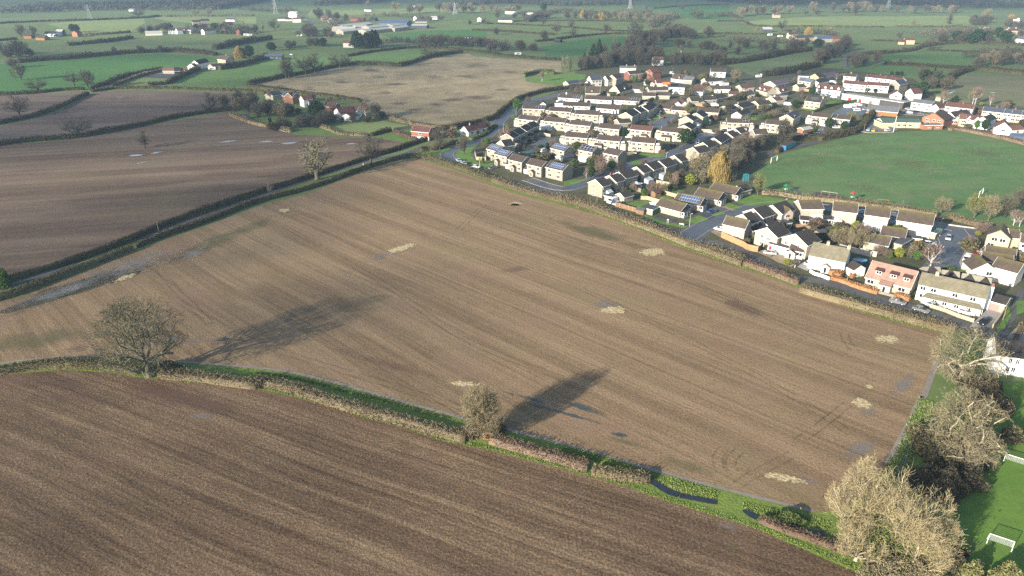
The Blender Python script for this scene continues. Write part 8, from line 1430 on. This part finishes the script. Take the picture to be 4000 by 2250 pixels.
          ('S', 1150, 830, 110, 'pale', 'bare twigs tree over the black roofed lane house', 1.4), ('L', 80, 20, 30, 'dark', 'dark tree on the far eastern ridge', 1.2), ('R', 710, 425, 115, 'whitebirch', 'leaning bare tree in the pale pasture', 1.0), ('R', 1300, 440, 190, 'oak', 'tall bare tree at the foot of the pale pasture', .75), ('R', 485, 655, 120, 'oak', 'bare tree behind the lone brick cottage', .9), ('R', 490, 1060, 75, 'dark', 'dark thorn on the pasture hedge', 1.0), ('R', 960, 820, 170, 'oak', 'broad bare tree where the eastern hedges meet', 1.0), ('R', 550, 840, 60, 'dark', 'small dark thorn below the brick cottage', 1.1), ('R', 1310, 600, 130, 'oak', 'spreading tree above the eastern thicket', 1.0), ('R', 2350, 290, 50, 'gold', 'golden tree near the far white gable', 1.8), ('R', 1920, 330, 180, 'pale', 'sunlit tan tree at the pale pasture corner', 1.0), ('R', 2110, 620, 160, 'ever', 'dark evergreen by the pink house', .9),
          ('K', 710, 100, 75, 'ever', 'dark conifer on the far green ridge', .8), ('K', 715, 350, 90, 'dark', 'round dark tree beside the field shed', 1.0), ('K', 820, 290, 100, 'oak', 'bare oak with a wide crown in the green fields', .9), ('K', 945, 245, 70, 'oak', 'oak above the field shed', .9), ('K', 960, 325, 80, 'oak', 'small oak on the shed hedge', .8), ('K', 1240, 290, 80, 'round', 'wide low tree on the hedge by the pasture', 1.5), ('K', 1465, 275, 90, 'oak', 'oak west of the wooded stream', .9), ('K', 1525, 275, 90, 'oak', 'second oak west of the wooded stream', .9), ('K', 710, 215, 60, 'oak', 'far oak on the upper green hedge', 1.0), ('K', 300, 300, 60, 'dark', 'thorn in the middle green field', 1.0), ('K', 1590, 90, 50, 'oak', 'oak at the lush pasture top', 1.0), ('K', 1895, 95, 55, 'oak', 'second oak at the lush pasture top', 1.0), ('K', 2020, 165, 100, 'oak', 'oak standing at the lush pasture corner', 1.0), ('K', 1050, 155, 65, 'gold', 'golden tree in the far brown belt', .9), ('K', 1200, 170, 55, 'gold', 'second golden tree in the far brown belt', 1.5), ('K', 870, 620, 140, 'poplar', 'first pale poplar by the tan field corner', 1.0), ('K', 905, 620, 140, 'poplar', 'second pale poplar by the tan field corner', 1.0), ('K', 940, 615, 130, 'poplar', 'third pale poplar by the tan field corner', 1.0), ('K', 1310, 400, 110, 'poplar', 'white poplar rising from the wood', 1.0), ('K', 1415, 395, 90, 'poplar', 'second white poplar rising from the wood', 1.0), ('K', 1130, 560, 170, 'conifer', 'tall dark conifer at the wood edge', .9), ('K', 1180, 540, 190, 'conifer', 'second tall dark conifer at the wood edge', .8), ('K', 1060, 570, 110, 'conifer', 'shorter dark conifer at the wood edge', .9), ('K', 1500, 400, 150, 'round', 'big rounded tree at the head of the wood', 1.1), ('K', 1885, 470, 80, 'birch', 'pinkish birch east of the wood', 1.0), ('K', 1440, 420, 80, 'conifer', 'small dark conifer within the wood', .8), ('L', 845, 405, 75, 'ever', 'dark ivy tree east of the farm lane', 1.3), ('L', 545, 260, 85, 'oak', 'bare tree behind the open barn', .9), ('L', 335, 285, 60, 'pale', 'pale tree beside the open barn', .9), ('L', 770, 290, 55, 'gold', 'russet tree behind the dark blue barn', 1.4), ('L', 945, 290, 65, 'pale', 'pale tree behind the grey barn', 1.2), ('L', 1155, 130, 70, 'oak', 'oak in the far pasture gap', .9), ('L', 740, 130, 45, 'oak', 'small oak beside the pale yellow farmhouse', 1.2), ('L', 840, 135, 55, 'oak', 'oak beside the far tall trees', 1.0)]:
 tree(*a)
# belts and copses: every tree its own
def belt(c, pts, n, kinds, h, label, place, spread=3.0, wf=1.1):
 P = [G(*T(c, *p)) for p in pts]; seg = [(P[i + 1] - P[i]).length for i in range(len(P) - 1)]; tot = sum(seg)
 for k in range(n):
  t = (k + TR.random() * .8) / n * tot; i = 0
  while i < len(seg) - 1 and t > seg[i]: t -= seg[i]; i += 1
  p = P[i].lerp(P[i + 1], min(t / max(seg[i], .01), 1)) + Vector((TR.gauss(0, spread), TR.gauss(0, spread), 0)); plant(TR.choice(kinds), p, TR.uniform(*h), label, place, wf, place + ' trees')
belt('J', [(1175, 455), (1290, 455), (1420, 445)], 9, ['conifer'], (15, 19), 'tall dark conifer', 'in the conifer block by the villa', 3, 1.2)
belt('K', [(1080, 590), (1250, 570), (1450, 540), (1640, 540)], 22, ['round', 'scrub', 'dark'], (9, 14), 'bare brown tree', 'in the wood behind the village', 9)
belt('K', [(1230, 480), (1400, 500), (1600, 520), (1760, 520)], 18, ['round', 'scrub', 'dark'], (10, 15), 'tall bare tree', 'along the back of the village wood', 9)
belt('K', [(1480, 450), (1650, 380), (1760, 330), (1850, 270)], 18, ['round', 'dark', 'scrub'], (11, 16), 'bare tree', 'along the wooded stream', 8)
belt('K', [(1740, 560), (1900, 540), (2100, 540), (2250, 560)], 20, ['scrub', 'dark', 'round'], (8, 12), 'bare tree', 'in the thicket behind the red roofed wood house', 9)
belt('K', [(1850, 400), (2050, 420), (2200, 440), (2415, 470)], 12, ['scrub', 'dark'], (7, 11), 'scrubby tree', 'on the hedge above that thicket', 7)
belt('K', [(1850, 300), (1950, 330), (2080, 330)], 9, ['round', 'dark'], (10, 14), 'bare tree', 'at the top of the wooded stream', 10)
belt('L', [(850, 560), (950, 480), (1040, 430), (1100, 380)], 13, ['round', 'dark', 'scrub'], (9, 14), 'bare tree', 'along the lane north of the village', 7)
belt('L', [(1080, 560), (1200, 540), (1330, 530)], 9, ['round', 'scrub'], (9, 13), 'bare tree', 'above the white terraces', 7)
belt('L', [(150, 400), (300, 430), (480, 440), (760, 400)], 12, ['oak', 'dark', 'round'], (8, 13), 'bare tree', 'on the hedge below the open barn', 8)
belt('L', [(1900, 370), (2050, 360), (2200, 350), (2400, 330)], 18, ['dark', 'round', 'pale', 'ever'], (9, 14), 'tree', 'in the eastern thicket', 12)
belt('L', [(2150, 560), (2300, 560), (2420, 520), (2560, 560)], 12, ['round', 'pale', 'scrub'], (9, 13), 'bare tree', 'above the wet field', 8)
belt('L', [(2250, 200), (2350, 220), (2500, 240)], 12, ['dark', 'round'], (9, 14), 'bare tree', 'round the far eastern houses', 14)
belt('L', [(1650, 650), (1760, 700), (1850, 760)], 10, ['scrub', 'dark', 'ever'], (7, 11), 'dark tree', 'behind the tall white gable', 5)
belt('L', [(820, 105), (1000, 110), (1200, 95)], 9, ['pale', 'round'], (15, 20), 'sunlit tall tree', 'on the far pasture rim', 12)
belt('R', [(0, 200), (500, 215), (1000, 215), (1600, 215)], 14, ['pale', 'round'], (11, 16), 'sunlit rounded tree', 'along the far side of the pale pasture', 8)
belt('L', [(130, 140), (300, 130), (450, 120), (640, 115)], 12, ['pale', 'round'], (12, 18), 'hazy bare tree', 'around the pale yellow farmhouse', 14)
belt('J', [(960, 330), (800, 360), (740, 320), (700, 290)], 12, ['dark', 'scrub', 'round'], (8, 13), 'bare tree', 'in the thicket beside the yard', 8)
belt('J', [(380, 480), (600, 440), (800, 430), (1000, 440)], 16, ['dark', 'scrub', 'ever'], (6, 10), 'dark thorn', 'in the belt below the villa', 6)
belt('J', [(1830, 430), (2000, 430), (2130, 440)], 10, ['round', 'scrub'], (9, 13), 'bare tree', 'in the copse by the grey house', 7)
belt('J', [(2150, 440), (2300, 440), (2415, 450)], 8, ['round', 'dark'], (8, 12), 'bare tree', 'by the grey house roadside', 6)
belt('J', [(760, 130), (830, 130), (950, 190), (1050, 220)], 10, ['round', 'dark'], (9, 14), 'bare tree', 'around the far road bend', 8)
belt('J', [(1700, 130), (1950, 110), (2200, 130), (2415, 120)], 14, ['pale', 'round'], (12, 18), 'sunlit tan tree', 'in the far sunlit belt', 15)
belt('K', [(350, 160), (560, 165), (800, 160), (1040, 165)], 14, ['round', 'dark'], (9, 13), 'bare tree', 'in the far belt west of the golden tree', 10)
belt('K', [(1080, 165), (1300, 170), (1500, 180), (1650, 180)], 14, ['round', 'pale'], (9, 13), 'bare tree', 'in the far belt east of the golden tree', 10)
belt('K', [(80, 80), (250, 120), (330, 120), (550, 90)], 10, ['pale', 'round'], (11, 16), 'hazy tan tree', 'round the long white far house', 15)
belt('K', [(300, 440), (500, 420), (650, 440)], 10, ['scrub', 'dark'], (7, 11), 'bare tree', 'along the tan field roadside', 6)
belt('I', [(1270, 330), (1380, 320), (1560, 290), (1700, 265)], 12, ['dark', 'round', 'scrub'], (8, 12), 'bare tree', 'around the white cottages', 9)
belt('I', [(1800, 280), (2000, 290), (2150, 300), (2415, 320)], 12, ['dark', 'round', 'ever'], (6, 10), 'dark tree', 'among the far cottage gardens', 8)
belt('I', [(60, 560), (150, 500), (250, 520), (380, 540)], 8, ['scrub', 'dark'], (6, 10), 'scrub tree', 'in the western thicket', 6)
belt('J', [(20, 1000), (150, 1040), (300, 1080), (480, 1130)], 16, ['scrub', 'dark', 'pale'], (6, 10), 'bare garden tree', 'in the western hamlet gardens', 5)
belt('J', [(500, 1215), (650, 1210), (800, 1190), (900, 1150)], 16, ['scrub', 'bush', 'dark'], (4, 8), 'bushy tree', 'along the hamlet garden edge', 4)
belt('J', [(930, 1150), (1080, 1160), (1200, 1150), (1300, 1130)], 8, ['scrub', 'bush', 'dark'], (3, 5), 'bushy tree', 'below the long white hamlet house', 3)
belt('F', [(1900, 880), (2060, 900), (2200, 930), (2330, 960)], 9, ['pale'], (4.5, 6.5), 'slim tan tree', 'in the tan copse behind the white house', 1.2, .8)
belt('F', [(2230, 770), (2330, 790), (2415, 800)], 5, ['red'], (3.5, 5), 'russet twiggy tree', 'beside the brown garage block', 1, .9)
belt('E', [(1900, 330), (2080, 220), (2250, 120), (2400, 40)], 9, ['scrub', 'round'], (6, 9), 'brown thorn', 'on the bank between terrace and pitch', 3)
belt('B', [(1560, 1200), (1720, 1120), (1900, 1040), (2100, 1040)], 9, ['scrub', 'pale', 'red'], (4, 7), 'garden thorn', 'behind the stepped terrace gardens', 4)
# garden shrubs between the houses
def clear(p, m=1.0):
 for c, L, D, rz in FOOT:
  d = p - c; x = d.x * math.cos(rz) + d.y * math.sin(rz); y = -d.x * math.sin(rz) + d.y * math.cos(rz)
  if abs(x) < L / 2 + m and abs(y) < D / 2 + m: return False
 for R, w in ((R2, 5), (R3, 5), (R4, 5.5), (R5, 4)):
  for i in range(len(R) - 1):
   a, b = G(*R[i]), G(*R[i + 1]); t = max(0, min(1, (p - a).dot(b - a) / (b - a).length_squared))
   if (a.lerp(b, t) - p).length < w: return False
 return True
for c, x0, x1, y0, y1, n, place in [('A', 1100, 2400, 640, 1000, 26, 'in the gardens of the stone terraces'), ('A', 600, 2200, 1130, 1440, 26, 'in the gardens of the front stone houses'), ('A', 1200, 2400, 300, 640, 22, 'in the white bungalow gardens'), ('B', 350, 1500, 130, 620, 34, 'among the upper bungalows'), ('B', 1500, 2400, 250, 760, 26, 'in the gardens below the lilac hall'), ('B', 300, 1500, 700, 1050, 16, 'round the cul de sac'), ('E', 500, 1500, 300, 640, 16, 'behind the bungalow fences'), ('C', 400, 1300, 150, 480, 14, 'round the dormer terrace'), ('D', 1000, 2400, 640, 1000, 18, 'in the eastern cottage gardens'), ('F', 700, 2400, 480, 900, 22, 'in the pale house gardens'), ('G', 400, 1000, 700, 1100, 8, 'beside the brown garage blocks'), ('G', 1650, 2400, 650, 1300, 10, 'in the eastern edge gardens'), ('J', 350, 1000, 900, 1180, 16, 'in the hamlet gardens')]:
 k = 0; tr = 0
 while k < n and tr < 400:
  tr += 1; p = G(*T(c, TR.uniform(x0, x1), TR.uniform(y0, y1)))
  if clear(p): plant(TR.choice(['shrub', 'bush', 'bush', 'shrub', 'ever', 'red', 'scrub']), p, TR.uniform(1.8, 4.4), 'garden shrub', place, TR.uniform(.7, 1.1), place + ' shrubs', 'shrub'); k += 1
# far woods that read as one mass
def wood(label, c, pts, depth, h, dens, mat, size):
 rng = np.random.default_rng(len(label)); P = [G(*T(c, *p)) for p in pts]; parts = []
 for i in range(len(P) - 1):
  a, b = np.array(P[i]), np.array(P[i + 1]); L = np.linalg.norm(b - a); n = int(L * depth * dens)
  base = a + (b - a) * rng.random(n)[:, None]; base[:, 1] += rng.random(n) * depth
  for q in base:
   H = h * (.7 + .5 * rng.random()); Rr = H * (.35 + .15 * rng.random()); m = 26; u = rng.normal(size=(m, 3)); u = unit(u) * (rng.random(m) ** .4)[:, None]
   parts.append(cards(q + u * np.array([Rr, Rr, H * .5]) + np.array([0, 0, H * .52]), size * (.6 + .8 * rng.random(m)), size * .4, rng, up=.5))
 V, F_ = join_np(parts); struct(link('woodland', np_mesh('woodland', V, F_, M[mat])), 'stuff', label)
wood('dark far wood across the west', 'I', [(-300, 135), (40, 130), (500, 118), (900, 105), (1330, 100)], 260, 11, .006, 'tw_dark', 3.0)
wood('dark far wood behind the white cottages', 'I', [(1330, 100), (1700, 105), (2000, 100), (2200, 60)], 330, 12, .006, 'tw_dark', 3.0)
for i_, (c_, p_, d_, h_) in enumerate([('I', [(1560, 325), (1700, 310), (1850, 322), (2050, 318), (2415, 335)], 20, 7), ('I', [(1700, 290), (1900, 275), (2080, 285), (2300, 290)], 30, 9), ('J', [(40, 100), (200, 110), (420, 120), (600, 130)], 40, 9), ('J', [(830, 210), (950, 235), (1000, 260), (940, 300)], 40, 9), ('J', [(1420, 420), (1560, 400), (1700, 420), (1900, 445)], 16, 7), ('J', [(1250, 170), (1500, 160), (1800, 190), (1900, 210)], 30, 8), ('K', [(560, 200), (700, 130), (900, 110), (1300, 140), (1650, 130)], 40, 9), ('K', [(1640, 250), (1760, 180), (1880, 160)], 60, 11), ('K', [(2050, 160), (2300, 140), (2415, 170)], 30, 8), ('L', [(0, 345), (200, 350), (460, 360), (700, 390)], 14, 7), ('L', [(600, 290), (720, 280), (900, 290), (1040, 320)], 14, 7), ('L', [(1800, 330), (2000, 310), (2300, 290), (2576, 280)], 50, 9), ('L', [(2150, 500), (2350, 480), (2576, 450)], 20, 8), ('Y', [(330, 640), (700, 640), (1050, 610)], 10, 5), ('K', [(60, 390), (200, 400), (430, 440)], 24, 9), ('Z', [(240, 560), (500, 565), (900, 555), (1500, 590)], 10, 5)]):
 wood('grey brown scrub and small trees among the far fields', c_, p_, d_, h_, .03 if d_ < 25 else .016, 'tw_brown' if i_ % 2 else 'tw_dark', 1.5)
wood('far tree belt above the yard', 'J', [(780, 60), (1150, 40), (1500, 20)], 120, 10, .006, 'tw_dark', 3.0)
wood('dark far wood on the eastern skyline', 'L', [(-100, 10), (500, 50), (900, 40), (1500, 40), (2000, 70), (2700, 70)], 420, 12, .0045, 'tw_dark', 3.2)
wood('far tree belt across the middle', 'K', [(-100, 60), (350, 30), (900, 55), (1500, 40)], 60, 10, .008, 'tw_brown', 3.0)
wood('dark horizon wood', '_', [(-600, 4), (1000, 2), (2500, 3), (4600, 4)], 500, 12, .0012, 'tw_dark', 4.0)
# ------------------------------------------------------------------ clouds that dapple the land, and the hazy air
def cloud(c, px, rx, ry, dens, rot=0.0, alt=700.0):
 """A soft-edged flat cloud high up behind the camera, where it shades the ground round survey pixel px (half-axes rx, ry metres)."""
 g = G(*T(c, *px)); sh = alt / math.tan(SUN_EL)
 mb = MB(); n, k = 24, 6
 for j in range(-k, k + 1):
  ph = j / k * math.pi / 2; mb.v += [(math.cos(ph) * math.cos(t * 2 * math.pi / n), math.cos(ph) * math.sin(t * 2 * math.pi / n), math.sin(ph) * (1 + .15 * math.sin(3 * t))) for t in range(n)]
 for j in range(2 * k):
  for t in range(n): mb.f.append((j * n + t, j * n + (t + 1) % n, (j + 1) * n + (t + 1) % n, (j + 1) * n + t)); mb.m.append(0)
 b = NB('cloud_vapour'); tc = b.n('ShaderNodeTexCoord'); p = b.n('ShaderNodeVectorMath', {0: (tc, 3), 1: (1, 1, 0)}, operation='MULTIPLY'); r = b.n('ShaderNodeVectorMath', {0: p}, operation='LENGTH')
 ns = b.noise((b.pos(), 0), .012, 3); f = b.math('ADD', (r, 1), b.math('MULTIPLY', b.math('SUBTRACT', ns, .5), .5)); a = b.math('MULTIPLY', b.ramp(f, [(.35, 1.0), (.98, 0.0)]), dens)
 b.bsdf((.85, .86, .88), 1.0, 0.0, alpha=a); o = mb.obj('cloud', b.mat); o.location = (g.x - math.cos(SUN_AZ) * sh, g.y - math.sin(SUN_AZ) * sh, alt); o.scale = (rx, ry, 25); o.rotation_euler = (0, 0, rot); struct(o, 'stuff', 'soft white cloud high above the fields')
cloud('_', (260, 930), 95, 62, .5, .35); cloud('_', (600, 480), 300, 85, .48, .1); cloud('_', (250, 1600), 70, 28, .36, -.3); cloud('_', (1350, 290), 170, 95, .28, .2)
cloud('_', (3500, 250), 420, 130, .28, -.2); cloud('_', (2500, 180), 380, 150, .26); cloud('_', (700, 190), 420, 110, .30); cloud('_', (900, 6), 1200, 330, .6, .1, 900); cloud('_', (3300, 10), 1400, 330, .6, -.1, 900); cloud('_', (120, 1240), 45, 25, .22, .3)
hz = MB(); hz.box(-5200, 5200, -250, 7500, -1.0, 104.0); ho = struct(hz.obj('haze', None), 'stuff', 'pale haze in the air over the fields'); ho.data.materials.clear()
hm = bpy.data.materials.new('haze'); hm.use_nodes = True; hm.node_tree.nodes.clear(); hv = hm.node_tree.nodes.new('ShaderNodeVolumePrincipled'); hv.inputs['Color'].default_value = (.52, .74, 1, 1); hv.inputs['Density'].default_value = .00013; hv.inputs['Anisotropy'].default_value = .1
ou = hm.node_tree.nodes.new('ShaderNodeOutputMaterial'); hm.node_tree.links.new(hv.outputs[0], ou.inputs['Volume']); ho.data.materials.append(hm)
finish_labels()
